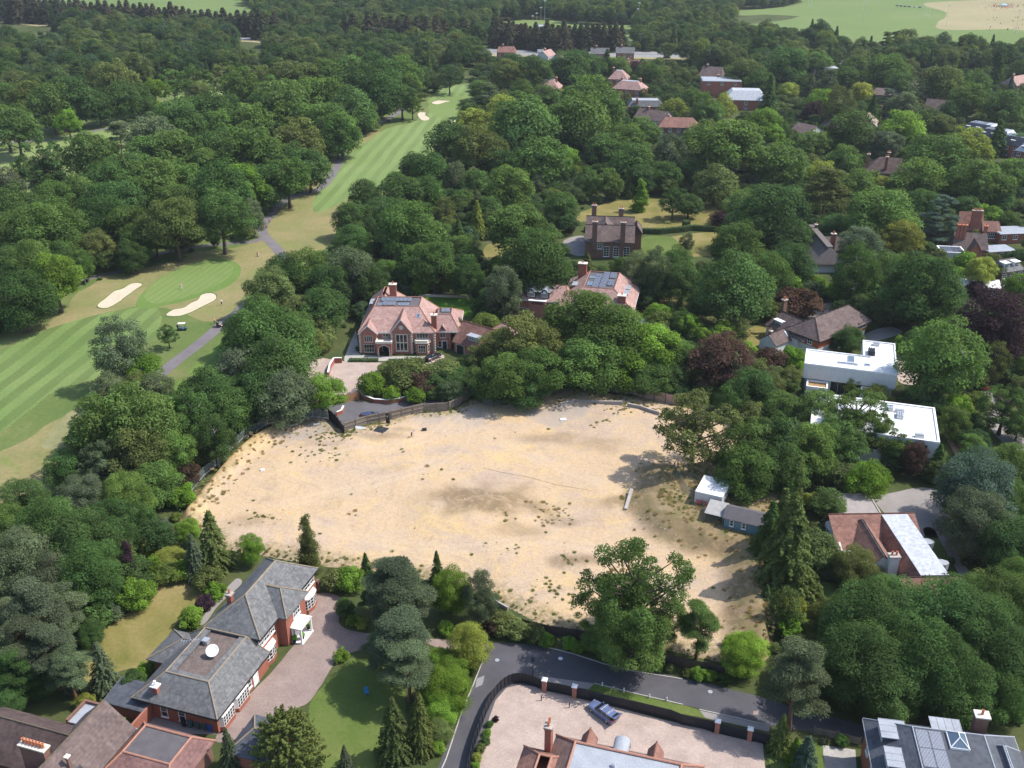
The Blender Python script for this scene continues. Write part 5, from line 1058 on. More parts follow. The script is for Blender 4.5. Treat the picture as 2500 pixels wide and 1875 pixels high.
dormer(w2, 8.0, -1.3, 4.0, 90, 2.3, 1.1, 2.0, 'render', 'white', 4, 2, over=.25); rooflight(w2, slope_m(4.4, -1.5, 4.5, 90, 38), .9, 1.2)
win(w2, 6.4, -.4, .5, 90, 3.6, 2.2, 5, 2); chimney(w2, 10.6, -5.6, 0, 9.2, .9, 1.2, 2, 'brick_brown', 'concrete')
c_ = T(2, 1, 600, 640); w3 = tag(empty('garden_annexe', (c_[0], c_[1], 0), math.radians(38)), 'small white gabled annexe with a skylight in its brown roof', 'outbuilding')
walls(w3, [(.2, 8.8, .3, 5.2, 0, 2.3)], M['render'], [('x', .2, .5, .3, 5.2, 2.3, 2.75, 4.2), ('x', 8.5, 8.8, .3, 5.2, 2.3, 2.75, 4.2)]); roof(w3, (0, 9, 0, 5.5), (0, 9, 2.75, 2.75), 2.3, 4.5, M['roof_brown'], ridge=M['roof_dark'], skip='we')
rooflight(w3, slope_m(5.4, .9, 3.05, -90, 38), 1.0, 1.6, 'roof_lead', 'white'); chimney(w3, .9, 2.75, 3, 5.3, .55, .55, 1, 'brick_brown')

# ---- 6. white modern villas
def parapet(m, x0, x1, y0, y1, z, t=.3, hh=.35):
    m.box(x0, x1, y0, y0 + t, z, z + hh); m.box(x0, x1, y1 - t, y1, z, z + hh); m.box(x0, x0 + t, y0 + t, y1 - t, z, z + hh); m.box(x1 - t, x1, y0 + t, y1 - t, z, z + hh)
def rooftop_unit(root, x, y, z, w, d, hh, mat='alu', n=3):
    m = MB().box(x, x + w, y, y + d, z, z + hh * .75)
    for i in range(n): m.box(x + w * i / n + .08, x + w * (i + 1) / n - .08, y + .08, y + d - .08, z + hh * .75, z + hh)
    part(root, 'rooftop_unit', m, M[mat])
h = house('modern_villa', 'white flat-roofed modern house with an L-shaped roof and planted terrace boxes', 'house', 65.5, 201.5, -17.4)
walls(h, [(0, 19.7, 0, 8.4, 3.3, 6.6), (12.5, 19.7, 8.4, 17.6, 3.3, 6.6)], M['render'])
walls(h, [(.6, 19.2, .8, 8.2, 0, 3.3), (12.9, 19.2, 8.2, 17, 0, 3.3)], M['render'], name='lower_wall')
pm = MB(); 
for b in ((0, 19.7, 0, .3), (0, .3, .3, 8.4), (.3, 12.5, 8.1, 8.4), (19.4, 19.7, .3, 17.6), (12.5, 12.8, 8.4, 17.6), (12.8, 19.4, 17.3, 17.6)): pm.box(b[0], b[1], b[2], b[3], 6.6, 6.95)
part(h, 'parapet', pm, M['white'])
part(h, 'flat_roof', MB().box(.3, 19.4, .3, 8.1, 6.6, 6.68).box(12.8, 19.4, 8.1, 17.3, 6.6, 6.68), M['roof_white'])
rooflight(h, flatm(9.2, 4.2, 6.7), 1.5, 3.2); rooflight(h, flatm(7.0, 2.6, 6.7), 4.4, .9); rooflight(h, flatm(12.8, 3.0, 6.7), 1.2, 1.2)
rooftop_unit(h, 13.6, 9.2, 6.72, 1.5, 2.6, 1.0, 'dark_metal'); rooftop_unit(h, 14.8, 15.2, 6.72, 1.4, 1.2, .8); rooftop_unit(h, 11.2, 8.0, 6.72, 3.0, .4, .3)
for (x0, x1) in ((1.0, 5.6), (12.6, 18.0)):
    part(h, 'terrace_box', MB().box(x0, x1, -3.6, -.1, 0, 2.6), M['render']); t = MB(); parapet(t, x0, x1, -3.6, -.1, 2.6, .35, .5); t.cur = 1; t.box(x0 + .35, x1 - .35, -3.25, -.45, 2.6, 2.8)
    part(h, 'planted_roof', t, [M['white'], M['sedum'] if 'sedum' in M else M['roof_gravel']])
for k in range(4): win(h, 7 + 1.6 * k, .8, .3, -90, 1.3, 2.5, 1, 1, 'dark_metal')
h = house('modern_villa', 'white flat-roofed modern house half hidden behind an oak, nearest the container', 'house', 59.1, 172.9, -17.4)
walls(h, [(0, 24.0, 0, 15.2, 0, 6.4)], M['render']); pm = MB(); parapet(pm, 0, 24, 0, 15.2, 6.4, .4, .35); part(h, 'parapet', pm, M['white'])
part(h, 'flat_roof', MB().box(.4, 23.6, .4, 14.8, 6.4, 6.48), M['roof_white'])
rooftop_unit(h, 14.2, 11.2, 6.5, 1.6, 1.1, .7); rooftop_unit(h, 16.2, 11.0, 6.5, 1.8, 1.0, .6); rooftop_unit(h, 16.4, 8.2, 6.5, 1.3, 2.2, .8); rooftop_unit(h, 19.5, .9, 6.5, 1.7, 1.0, .8); rooflight(h, flatm(13.6, 13.0, 6.5), 2.4, 1.0)
for k in range(5): win(h, 3 + 4.4 * k, 0, 3.6, -90, 2.4, 2.0, 3, 1, 'dark_metal')
part(h, 'terrace', MB().box(-6, 0, 6, 15.2, 0, 3.0), M['render'])

# ---- 7. red-roofed house with the silver flat roof
h = house('red_roofed_house', 'red-tiled white house with long silver flat roof and two round porch roofs', 'house', 53.6, 134.2, 1.5)
walls(h, [(.9, 6.5, 1.0, 9.6, 0, 3.2), (6.5, 14.6, 3.0, 9.6, 0, 3.2), (8.8, 14.2, -9.5, 6, 0, 3.4), (5.5, 15.8, -14, -8.5, 0, 3.4), (2.5, 8, -3.5, 3, 0, 3.2)], M['render'], [('x', .9, 1.2, 1.0, 9.6, 3.2, 7.2, 5.5)])
roof(h, (.4, 15.2, .8, 10.6), (.4, 15.2, 7.6, 7.6), 2.9, 6.2, M['roof_red'], ridge=M['roof_red'], skip='we')
roof(h, (2.6, 8.8, -4.4, 7.0), (5.6, 5.9, -4.3, 6.2), 3.1, 6.0, M['roof_red'], ridge=M['roof_brown'], skip='s'); walls(h, [], M['render'], [('y', -4.2, -3.9, 2.9, 8.6, 3.2, 5.7, 5.8)], 'gable_wall')
roof(h, (8.2, 15.0, -10, 7.6), (9.4, 13.9, -9.6, 7.4), 3.3, 6.1, M['roof_red'], flat=M['roof_silver'], sunk=-.05, skip='n')
roof(h, (5.0, 16.4, -14.6, -8), (5.0, 16.4, -10.2, -10.2), 3.2, 6.3, M['roof_red'], ridge=M['roof_brown'], skip='we'); walls(h, [], M['render'], [('x', 5.4, 5.7, -14, -8.6, 3.4, -10.2, 6.0), ('x', 15.7, 16.0, -14, -8.6, 3.4, -10.2, 6.0)], 'gable_wall')
chimney(h, 7.0, -4.8, 2, 6.6, 1.5, 1.1, 2, 'render', 'concrete'); rooflight(h, slope_m(13.4, -12.6, 4.65, -90, 35), 1.0, 1.2, 'roof_lead', 'white')
for py_ in (1.6, -4.2): part(h, 'porch_roof', MB().prism([(14.2, py_ - .8), (15.6, py_ - .8), (15.6 + .75, py_ - .3), (15.6 + .75, py_ + .3), (15.6, py_ + .8), (14.2, py_ + .8)], 3.4, 4.6), M['roof_lead'])
win(h, .88, 2.8, .8, 180, 1.6, 1.5, 4, 2); win(h, .88, 7.6, 2.2, 180, .9, .9, 2, 1)
h = house('flat_garage', 'low cream garage with grey felt flat roof behind the red-tiled house', 'garage', 57.6, 146.0, 0)
walls(h, [(0, 7.4, .2, 7.4, 0, 2.8)], M['cream']); pm = MB(); parapet(pm, -.1, 7.5, .1, 7.5, 2.8, .25, .2); part(h, 'roof_edge', pm, M['concrete']); part(h, 'flat_roof', MB().box(.15, 7.25, .35, 7.25, 2.8, 2.86), M['gravel_roof'] if 'gravel_roof' in M else M['roof_lead'])
win(h, 0, 4.8, 1.0, 180, .8, 1.1, 2, 1)

# ---- 8. slate-roofed house at the lower left: tall part, low part with the satellite dish
h = house('slate_roofed_house', 'red brick house with grey slate hipped roofs, white bay windows and rooftop satellite dish', 'house', -44.7, 113.5, -17.5)
walls(h, [(.5, 8.8, .5, 17.2, 0, 5.4), (8.8, 10.2, 5.6, 11.4, 0, 5.4), (-2.3, 9.8, -12.6, .5, 0, 3.1), (-5.2, -2.3, -5.4, .2, 0, 2.9)], M['brick'])
roof(h, (0, 9.3, 0, 17.7), (4.6, 4.7, 4.5, 13.2), 5.5, 9.0, M['roof_slate'], ridge=M['ridge'], fascia=M['dark_metal'])
roof(h, (5.0, 10.7, 5.1, 11.9), (5.2, 8.1, 8.4, 8.6), 5.56, 8.2, M['roof_slate'], ridge=M['ridge'], skip='w')
roof(h, (-2.9, 10.4, -13.2, .4), (.5, 7.2, -9.7, -.2), 3.2, 5.7, M['roof_slate'], ridge=M['ridge'], fascia=M['dark_metal'])
part(h, 'flat_roof', MB().box(1.5, 6.2, -8.8, -.3, 5.0, 5.25), M['roof_gravel']); fr = MB(); 
for b in ((.55, 1.5, -9.7, -.3), (6.2, 7.15, -9.7, -.3), (1.5, 6.2, -9.7, -8.8)): fr.box(b[0], b[1], b[2], b[3], 5.3, 5.6)
part(h, 'roof_border', fr, M['roof_slate'])
roof(h, (-5.8, 1.2, -6.0, .7), (-1.6, .5, -2.6, -2.6), 3.05, 5.1, M['roof_slate'], ridge=M['ridge'])
chimney(h, 1.9, 4.6, 5.5, 8.6, .75, .75, 1, 'brick', 'concrete'); chimney(h, .3, -11.9, 3, 5.2, .8, .7, 1, 'brick', 'white', 'white')
dish = MB().lathe([(0.0, .0), (.45, .05), (.8, .17), (1.02, .34), (1.0, .36), (.78, .2), (.43, .09), (0, .04)], 20)
Rd = Matrix.Translation((4.6, -4.6, 6.0)) @ Matrix.Rotation(math.radians(62), 4, 'Y') @ Matrix.Rotation(math.radians(-40), 4, 'X')
Rd = Matrix.Translation((4.6, -4.6, 6.1)) @ Vector((.25, -.55, .8)).to_track_quat('Z', 'Y').to_matrix().to_4x4()
dish.v = [tuple(Rd @ (Vector(p) * .88)) for p in dish.v]; do = part(h, 'satellite_dish', dish, M['white'], smooth=True)
part(do, 'mast', MB().tube([(4.6, -4.6, 5.2), (4.6, -4.6, 6.1)], .07, 8).tube([(4.5, -4.0, 5.25), (4.6, -4.55, 5.9)], .04, 6).tube([tuple(Rd @ Vector((0, .9, .3))), tuple(Rd @ Vector((0, 0, 1.1)))], .03, 6), M['alu'])
an = MB().tube([(2.2, -5.6, 5.2), (2.1, -5.5, 8.2)], .04, 6).tube([(.8, -6.0, 8.1), (3.3, -5.1, 8.2)], .03, 5)
for k in range(7): an.tube([(.9 + .36 * k - .15, -6.0 + .13 * k + .45, 8.12), (.9 + .36 * k + .15, -6.0 + .13 * k - .45, 8.12)], .018, 4)
part(h, 'aerial', an, M['alu']); part(h, 'roof_vent', MB().box(1.9, 2.6, -3.0, -2.3, 5.25, 5.9).box(1.8, 2.7, -3.1, -2.2, 5.9, 6.0), M['alu'])
for v, w_, z_, hh, nx in ((-10.6, 2.6, .7, 1.7, 5), (-7.0, 2.8, .7, 1.7, 5)):
    b = part(h, 'bay_window', MB().prism([(9.8, v - w_ / 2 - .3), (10.4, v - w_ / 2), (10.4, v + w_ / 2), (9.8, v + w_ / 2 + .3)], 0, z_), M['brick'])
    wmm = MB().prism([(9.8, v - w_ / 2 - .28), (10.36, v - w_ / 2), (10.36, v + w_ / 2), (9.8, v + w_ / 2 + .28)], z_, z_ + hh); F_ = face_m(10.36, v, z_, 0); wmm.cur = 1
    for i in range(nx):
        for j in range(3): wmm.box(-w_ / 2 + w_ * i / nx + .07, -w_ / 2 + w_ * (i + 1) / nx - .07, 0, .012, .1 + j * .53, .52 + j * .53, F_)
    part(b, 'window', wmm, [M['white'], M['glass']])
door(h, 9.8, -3.0, 0, 1.0, 2.1, 'white'); win(h, 9.8, -4.6, 1.0, 0, .7, 1.2, 1, 2)
for v in (2.0, 14.6):
    b = part(h, 'bow_window', MB().prism([(8.8, v - 1.9), (9.5, v - 1.4), (9.8, v), (9.5, v + 1.4), (8.8, v + 1.9)], 0, .7), M['brick'])
    pts = [(8.8, v - 1.85), (9.46, v - 1.37), (9.75, v), (9.46, v + 1.37), (8.8, v + 1.85)]; wmm = MB().prism(pts, .7, 2.5); wmm.prism([(x + .12 if x > 8.9 else x, y) for x, y in pts], 2.5, 2.75); wmm.cur = 1
    for (p, q) in zip(pts, pts[1:]):
        cx, cy = (p[0] + q[0]) / 2, (p[1] + q[1]) / 2; nd = math.degrees(math.atan2(-(q[0] - p[0]), q[1] - p[1])); L = math.hypot(q[0] - p[0], q[1] - p[1]); F_ = face_m(cx, cy, .7, nd)
        for i in range(2):
            for j in range(3): wmm.box(-L / 2 + L * i / 2 + .08, -L / 2 + L * (i + 1) / 2 - .08, 0, .015, .12 + j * .57, .56 + j * .57, F_)
    part(b, 'window', wmm, [M['white'], M['glass']])
for v, w_ in ((.8, .9), (2.3, 1.3), (3.9, .9), (13.0, 1.0), (14.6, 1.5), (16.2, .9)): win(h, 8.8, v, 3.7, 0, w_, 1.2, 2, 2)
win(h, 10.2, 8.6, 3.6, 0, 1.8, 1.3, 3, 2); win(h, 4.6, .5, 3.9, -90, 1.2, .8, 3, 1)
for u in (1.6, 4.4): win(h, u, -12.6, .7, -90, .9, 1.7, 1, 2)
pr = MB().box(10.2, 12.0, 6.6, 6.8, 2.5, 2.75).box(10.2, 12.0, 9.6, 9.8, 2.5, 2.75).box(11.8, 12.0, 6.8, 9.6, 2.5, 2.75)
for y in (6.7, 9.7): pr.box(11.7, 11.95, y - .12, y + .12, 0, 2.5).box(10.3, 10.5, y - .12, y + .12, 0, 2.5)
pr.box(10.2, 12.1, 6.5, 9.9, .0, .12); po = part(h, 'porch', pr, M['white'])
ar = [(6.5 + 3.4 * q / 8, 2.75 + .55 * math.sin(math.pi * q / 8)) for q in range(9)]; t = MB()
for a, b in zip(ar, ar[1:]): t.add([(10.2, a[0], a[1]), (12.1, a[0], a[1]), (12.1, b[0], b[1]), (10.2, b[0], b[1]), (10.2, a[0], a[1] - .08), (12.1, a[0], a[1] - .08), (12.1, b[0], b[1] - .08), (10.2, b[0], b[1] - .08)], [(0, 1, 2, 3), (7, 6, 5, 4), (1, 5, 6, 2)])
part(po, 'roof', t, M['white']); door(h, 10.2, 8.2, 0, 1.2, 2.1, 'white')
h = house('garden_arch', 'small brick arch gateway at the far corner of the slate-roofed house', 'arch', *T(0, 2, 2045, 540), -17.5)
m = MB().box(-.2, .2, -1.2, -.7, 0, 2.4).box(-.2, .2, .7, 1.2, 0, 2.4)
ar = [(-.7 + 1.4 * q / 8, 2.0 + .6 * math.sin(math.pi * q / 8)) for q in range(9)]
for a, b in zip(ar, ar[1:]): m.add([(-.2, a[0], a[1]), (.2, a[0], a[1]), (.2, b[0], b[1]), (-.2, b[0], b[1]), (-.2, a[0], a[1] + .5), (.2, a[0], a[1] + .5), (.2, b[0], b[1] + .5), (-.2, b[0], b[1] + .5)], [(0, 1, 2, 3), (7, 6, 5, 4), (1, 5, 6, 2), (0, 3, 7, 4)])
part(h, 'wall', m, M['brick_brown'])

# ---- 9. brown house and flat-topped annexe in the lower left corner
h = house('brown_tiled_house', 'dark brown tiled house with seven-pot chimney in the lower left corner', 'house', -55.6, 84.5, -17.5)
walls(h, [(-3.3, 3.8, -6, 11.4, 0, 5.0), (-14, -3.3, 2.2, 9.5, 0, 5.0)], M['brick_brown'], [('y', 11.1, 11.4, -3.3, 3.8, 5.0, .25, 8.3)])
roof(h, (-3.8, 4.3, -6, 11.8), (.25, .25, -6, 11.8), 4.9, 8.7, M['roof_brown'], ridge=M['ridge'], skip='sn'); roof(h, (-14.5, -1.2, 1.8, 9.9), (-14.5, .1, 5.9, 5.9), 4.9, 8.1, M['roof_dark'], ridge=M['ridge'], skip='we')
roof(h, (-12, -1, -6, 1.2), (-12, -1, -2.6, -2.6), 4.7, 7.2, M['roof_dark'], ridge=M['ridge'], skip='we')
part(h, 'flat_roof', MB().box(-4.6, -.8, 10.0, 13.4, 3.0, 5.2), M['roof_lead']); part(h, 'parapet', MB().box(-4.9, -4.6, 9.9, 13.7, 3, 5.6).box(-4.6, -.8, 13.4, 13.7, 3, 5.6), M['brick_brown'])
chimney(h, -1.9, 2.0, 5.5, 9.9, 3.5, .9, 7, 'brick_brown', 'cream'); chimney(h, 2.1, 2.6, 6, 8.8, .3, .3, 0, 'brick_brown', 'cream') 
rooflight(h, slope_m(3.5, 2.6, 5.8, 0, 43), .9, 1.2, 'glass', 'black')
h = house('flat_topped_annexe', 'plum brown roofed annexe with a dark flat top in front of the bins', 'outbuilding', -48.4, 97.6, -17.5)
walls(h, [(.4, 10.4, -10, -.4, 0, 2.9)], M['brick_brown']); roof(h, (0, 10.8, -10.5, 0), (1.9, 8.7, -6.4, -1.8), 3.0, 4.7, M['roof_plum'] if 'roof_plum' in M else M['roof_brown'], ridge=M['ridge_red'], flat=M['roof_felt'], sunk=.08, rr=.14)
part(h, 'lean_to', MB().box(-1.6, -.02, -9, -.8, 0, 2.5), M['roof_lead'])
h = house('lean_to_shed', 'grey lean-to shed roof beside brick yard wall', 'outbuilding', *T(0, 2, 690, 1300), -17.5)
walls(h, [(0, 6.2, 0, 4.0, 0, 2.0)], M['brick']); roof(h, (-.2, 6.4, -.2, 4.2), (-.2, 6.4, 4.2, 4.2), 2.1, 2.8, M['roof_slate_dark'], skip='nwe')
part(h, 'yard_wall', MB().box(6.4, 6.7, -3.0, 4.2, 0, 2.4), M['brick'])
h = house('carport_roof', 'low grey hipped outbuilding roof between house and cypress', 'outbuilding', *T(0, 2, 1560, 1560), -17.5)
walls(h, [(0, 5.2, -2, 4.2, 0, 2.3)], M['brick']); roof(h, (-.4, 5.6, -2.4, 4.6), (1.8, 3.4, 1.0, 1.2), 2.3, 3.9, M['roof_slate_dark'], ridge=M['ridge'])

# ---- 10. tiled house at the bottom edge
p = ground(1060 + 1030 * .2893, 1620 + 600 * .2893, 5.0)
h = house('bottom_tiled_house', 'red-brown tiled house at the bottom edge with barrel dormer and grey flat roof', 'house', p[0], p[1], -16)
walls(h, [(.5, 18, -11, -.5, 0, 4.9), (-3.0, 1, -12, -3.0, 0, 4.6)], M['brick'])
roof(h, (0, 18.6, -12, 0), (3.0, 16, -9.5, -2.6), 5.0, 7.2, M['roof_brown2'] if 'roof_brown2' in M else M['roof_red'], ridge=M['ridge_red'], flat=M['roof_lead'], sunk=.12, rr=.15)
roof(h, (-3.5, 3.0, -12.5, -2.6), (-.9, .6, -9, -5.0), 4.7, 6.4, M['roof_red'], ridge=M['ridge_red'], rr=.15)
for x in (4.3, 12.6): 
    roof(h, (x - 1.0, x + 1.0, -3.0, .5), (x, x, -3.0, .5), 5.4, 6.9, M['roof_red'], ridge=M['ridge_red'], skip='sn', name='dormer_roof'); walls(h, [(x - .8, x + .8, -2.0, .3, 4.6, 5.4)], M['render'], [('y', 0, .3, x - .8, x + .8, 5.4, x, 6.6)], 'dormer_wall')
ar = [(8.4 - 1.0 * math.cos(math.pi * q / 10), 5.9 + .8 * math.sin(math.pi * q / 10)) for q in range(11)]; t = MB()
for a, b in zip(ar, ar[1:]): t.add([(a[0], -2.6, a[1]), (b[0], -2.6, b[1]), (b[0], .5, b[1]), (a[0], .5, a[1]), (a[0], -2.6, 4.8), (b[0], -2.6, 4.8), (b[0], .5, 4.8), (a[0], .5, 4.8)], [(0, 1, 2, 3), (2, 6, 7, 3), (0, 4, 5, 1)])
part(h, 'barrel_dormer', t, M['roof_lead'])
chimney(h, -.35, -2.6, 4, 9.2, .8, 1.25, 2, 'brick', 'concrete', row='y'); rooftop_unit(h, 8, -5.2, 7.1, .4, .4, .5)

# ---- 11. slate house at the bottom right
p = ground(2106.5, 1753.8, 6.0)
h = house('dark_slate_house', 'dark slate-roofed brick house with solar panels and glass roof lantern at bottom right', 'house', p[0], p[1], -10)
walls(h, [(.5, 17.6, -11.5, -.5, 0, 5.9)], M['brick'])
roof(h, (0, 18.2, -12, 0), (4.9, 13.2, -10.5, -3.6), 6.0, 9.0, M['roof_slate_dark'], ridge=M['roof_lead'], flat=M['roof_slate_dark'], sunk=.0, rr=.09, fascia=M['white'])
roof(h, (12.4, 18.2, -12, -2.4), (15.2, 15.4, -12, -4.6), 6.05, 8.7, M['roof_slate_dark'], ridge=M['roof_lead'], skip='s', rr=.09)
dormer(h, 1.5, -3.4, 6.7, 180, 2.7, 1.2, 2.9, 'roof_slate_dark', over=.25); dormer(h, 1.5, -8.0, 6.7, 180, 2.7, 1.2, 2.9, 'roof_slate_dark', over=.25); dormer(h, 9.3, -.9, 6.6, 90, 2.9, 1.5, 3.0, 'roof_slate_dark', over=.35)
for k in range(2):
    for q in range(2): panel(h, flatm(5.1 + 1.55 * k, -6.9 + q * -3.0, 9.03), 1.45, 2.9, cells=(9, 16))
lm = MB()
x0, x1, y0, y1 = 8.7, 10.9, -6.6, -3.9
for b in ((x0, x1, y0, y0 + .15), (x0, x1, y1 - .15, y1), (x0, x0 + .15, y0 + .15, y1 - .15), (x1 - .15, x1, y0 + .15, y1 - .15)): lm.box(b[0], b[1], b[2], b[3], 9.0, 9.3)
A_ = [(x0, y0), (x1, y0), (x1, y1), (x0, y1)]; R1, R2 = (9.8, -5.6, 10.1), (9.8, -4.8, 10.1)
for c, r in zip(A_, (R1, R1, R2, R2)): lm.tube([(c[0], c[1], 9.28), r], .06, 5)
lm.tube([R1, R2], .06, 5); lo_ = part(h, 'roof_lantern', lm, M['white']); lg = MB(); c4 = [(a, b, 9.25) for a, b in A_]
lg.add(c4 + [R1, R2], [(0, 1, 4), (1, 2, 5, 4), (2, 3, 5), (3, 0, 4, 5)]); part(lo_, 'pane', lg, M['skyglass'])
chimney(h, 13.6, -.6, 4, 9.6, 1.5, 1.1, 1, 'brick_brown', 'cream'); win(h, .5, -3.2, 3.4, 180, 1.0, 1.6, 2, 2, 'white'); win(h, .5, -6.4, 3.4, 180, 1.0, 1.6, 2, 2, 'white')

# ---- 12. smaller and farther houses: (name, label, ground pixel of the near left corner, angle, length, depth, eaves, ridge, hip, wall, roof, windows, chimneys)
def cottage(name, label, px, py, rz, L, Wd, ze, zr, hip, wall, rf, nw=3, ch=((.3, .5),), flat=None, group=None, zref=0, solar=0):
    p = ground(px, py, zref); r = house(name, label, 'house', p[0], p[1], rz, group); ym = Wd / 2
    top = (hip, L - hip, ym, ym) if not flat else (hip, L - hip, hip, Wd - hip)
    gb = [] if hip > .05 else [('x', .3, .6, .3, Wd - .3, ze, ym, zr - .3), ('x', L - .6, L - .3, .3, Wd - .3, ze, ym, zr - .3)]
    walls(r, [(.3, L - .3, .3, Wd - .3, 0, ze)], M[wall], gb)
    roof(r, (0, L, 0, Wd), top, ze, zr, M[rf], skip='' if hip > .05 else 'we', flat=M[flat] if flat else None, sunk=.05, ridge=M['ridge'] if rf in ('roof_slate',) else None)
    for k in range(nw): win(r, L * (k + .5) / nw, .3, ze - 1.9, -90, 1.3, 1.2, 2, 2)
    if ze > 4.5:
        for k in range(nw): win(r, L * (k + .5) / nw, .3, .9, -90, 1.4, 1.4, 2, 2)
    win(r, .3, ym, ze - 1.9, 180, 1.2, 1.2, 2, 2)
    for (a, b) in ch: chimney(r, L * a, Wd * b, ze, zr + 1.3, 1.0, .8, 2, 'brick')
    for k in range(solar): panel(r, flatm(hip + .6 + 1.3 * k, hip + .6, zr + .02), 1.2, Wd - 2 * hip - 1.2)
    return r
cottage('mansard_house', 'silver mansard-roofed brick house with chimney stack at upper right', 1768, 268, -8, 22, 16, 5.2, 9.6, 3.8, 'brick', 'roof_silver', 3, ((.95, .1),), 'roof_silver')
r = cottage('flat_roofed_house', 'red brick flat-roofed house with grey top behind the silver mansard house', 1712, 238, -5, 22, 15, 9.0, 9.3, .4, 'brick', 'roof_lead', 3, ((.45, .9),), 'roof_lead')
cottage('brown_gabled_house', 'brown-roofed house with pale gable at the wood edge behind the flat-roofed house', 1702, 206, -20, 15, 11, 5, 10, 2, 'brick_brown', 'roof_brown', 2)
for k, (px, py) in enumerate(((2338, 345), (2374, 361), (2420, 378), (2470, 398))):
    r = cottage('terraced_house', ['end house of the silver-roofed terrace, farthest from the dark conifer', 'second house of the silver-roofed terrace at right edge', 'third house of the silver-roofed terrace, beside dark conifer', 'silver-roofed terrace house cut by the right picture edge'][k], px, py, -48, 15, 11.5, 5.4, 8.8, 2.6, 'brick', ['roof_slate_dark', 'roof_slate_dark', 'roof_slate_dark', 'roof_silver'][k], 4, (), 'roof_lead', 'silver-roofed terrace at right edge', 0, 5)
    roof(r, (11.8, 15.05, .0, 11.5), (12.38, 12.45, 2.62, 8.9), 5.45, 8.78, M['roof_silver'], skip='w', name='end_slope')
    for q in (3.0, 7.5): dormer(r, q, 1.0, 6.0, -90, 1.3, 1.4, 1.6, 'roof_slate_dark', 'white', 2, 2)
cottage('red_roofed_villa', 'red hip-roofed villa with skylit flat top beyond the yellow shrub', 1305, 238, -12, 14, 13, 5, 9.2, 4.3, 'brick', 'roof_pink', 3, ((.8, .5),), 'roof_lead')
cottage('red_roofed_villa', 'red hip-roofed villa behind the small bright conifer, farther of a pair', 1482, 214, -14, 12, 12, 5, 9.4, 4.2, 'brick', 'roof_pink', 3, ((.2, .6),), 'roof_lead')
cottage('red_roofed_villa', 'red hip-roofed villa behind the blue-grey flat house, nearer of a pair', 1492, 238, -24, 18, 12, 5, 9.0, 4.2, 'brick', 'roof_pink', 3, ((.2, .6), (.8, .6)), 'roof_lead')
cottage('blue_grey_mansard_house', 'brick house with blue-grey flat mansard top left of the pale willow', 1532, 286, -3, 18, 12, 5.2, 8.0, 2.2, 'brick', 'roof_slate', 3, ((.25, .1),), 'roof_lead')
cottage('gabled_grey_house', 'grey-roofed house with white gable in front of the blue-grey mansard house', 1544, 312, -38, 17, 11, 4.8, 8.8, 0, 'render', 'roof_brown', 3, ((.3, .5),))
r = cottage('long_red_house', 'long brown-red tiled brick house with L-shaped roof above grey yard', 1604, 338, -6, 19.5, 10, 5.2, 9.0, 3.4, 'brick_brown', 'roof_red', 5, ())
roof(r, (2, 9, 5, 16), (5.5, 5.5, 5, 12), 5.2, 9.0, M['roof_red'], skip='s', name='cross_roof'); walls(r, [(2.3, 8.7, 8.7, 15.6, 0, 5.2)], M['brick_brown'])
cottage('slate_dormer_house', 'small grey slate house half hidden under trees right of the far green', 1288, 280, 60, 11, 9, 4, 7.6, 2, 'render', 'roof_slate', 2, ())
cottage('grey_roofed_house', 'grey-roofed house showing between round trees left of the tiled brick house', 1396, 350, -16, 10.5, 8, 4.6, 7.4, 2.6, 'render', 'roof_slate', 3, ((.9, .5),))
cottage('dark_hipped_house', 'dark brown hip-roofed house with three chimneys deep in the right-hand trees', 2104, 448, -20, 18.5, 13, 4.6, 9.6, 5.2, 'brick_brown', 'roof_dark', 4, ((.05, .3), (.45, .75), (.9, .5), (.42, .12)))
cottage('white_gable_bungalow', 'brown-roofed bungalow with white gable, left of two roofs in the trees', 1924, 337, -52, 11, 12, 3.2, 6.6, 0, 'render', 'roof_brown', 2, ())
cottage('brown_bungalow', 'brown-roofed bungalow right of the white gable', 1998, 325, -24, 11, 10, 3.2, 6.4, 2.5, 'brick_brown', 'roof_brown', 2, ())
cottage('tan_roofed_house', 'tan-roofed house with steep gable left of the round oak at upper right', 2136, 335, 68, 14, 10, 5, 9, .6, 'render', 'roof_tan' if 'roof_tan' in M else 'roof_brown', 3, ())
cottage('steep_gabled_house', 'brown steep-roofed house with a pale timbered gable near the terrace', 2250, 292, -30, 16, 10, 5, 9.8, 0, 'cream', 'roof_brown', 3, ())
cottage('white_fronted_cottage', 'small brown-roofed white cottage by a white car at upper right', 2205, 235, -4, 10, 9, 4.6, 8, 1, 'render', 'roof_brown', 2, ())
cottage('red_gabled_house', 'red gabled brick house cut by the right edge near the top', 2478, 232, 35, 15, 10, 5, 9.5, 1, 'brick', 'roof_pink', 3, ((.2, .5),))
cottage('white_flat_house', 'white-edged flat-roofed house showing above the trees at upper right', 1984, 192, -4, 15, 9, 6.4, 6.7, .4, 'render', 'roof_white', 4, (), 'roof_lead')
cottage('slate_cottage', 'slate cottage roof hidden behind blue-green cedar at upper right', 2124, 252, -10, 16, 10, 4.5, 7.5, 3, 'brick_brown', 'roof_brown', 2, ())
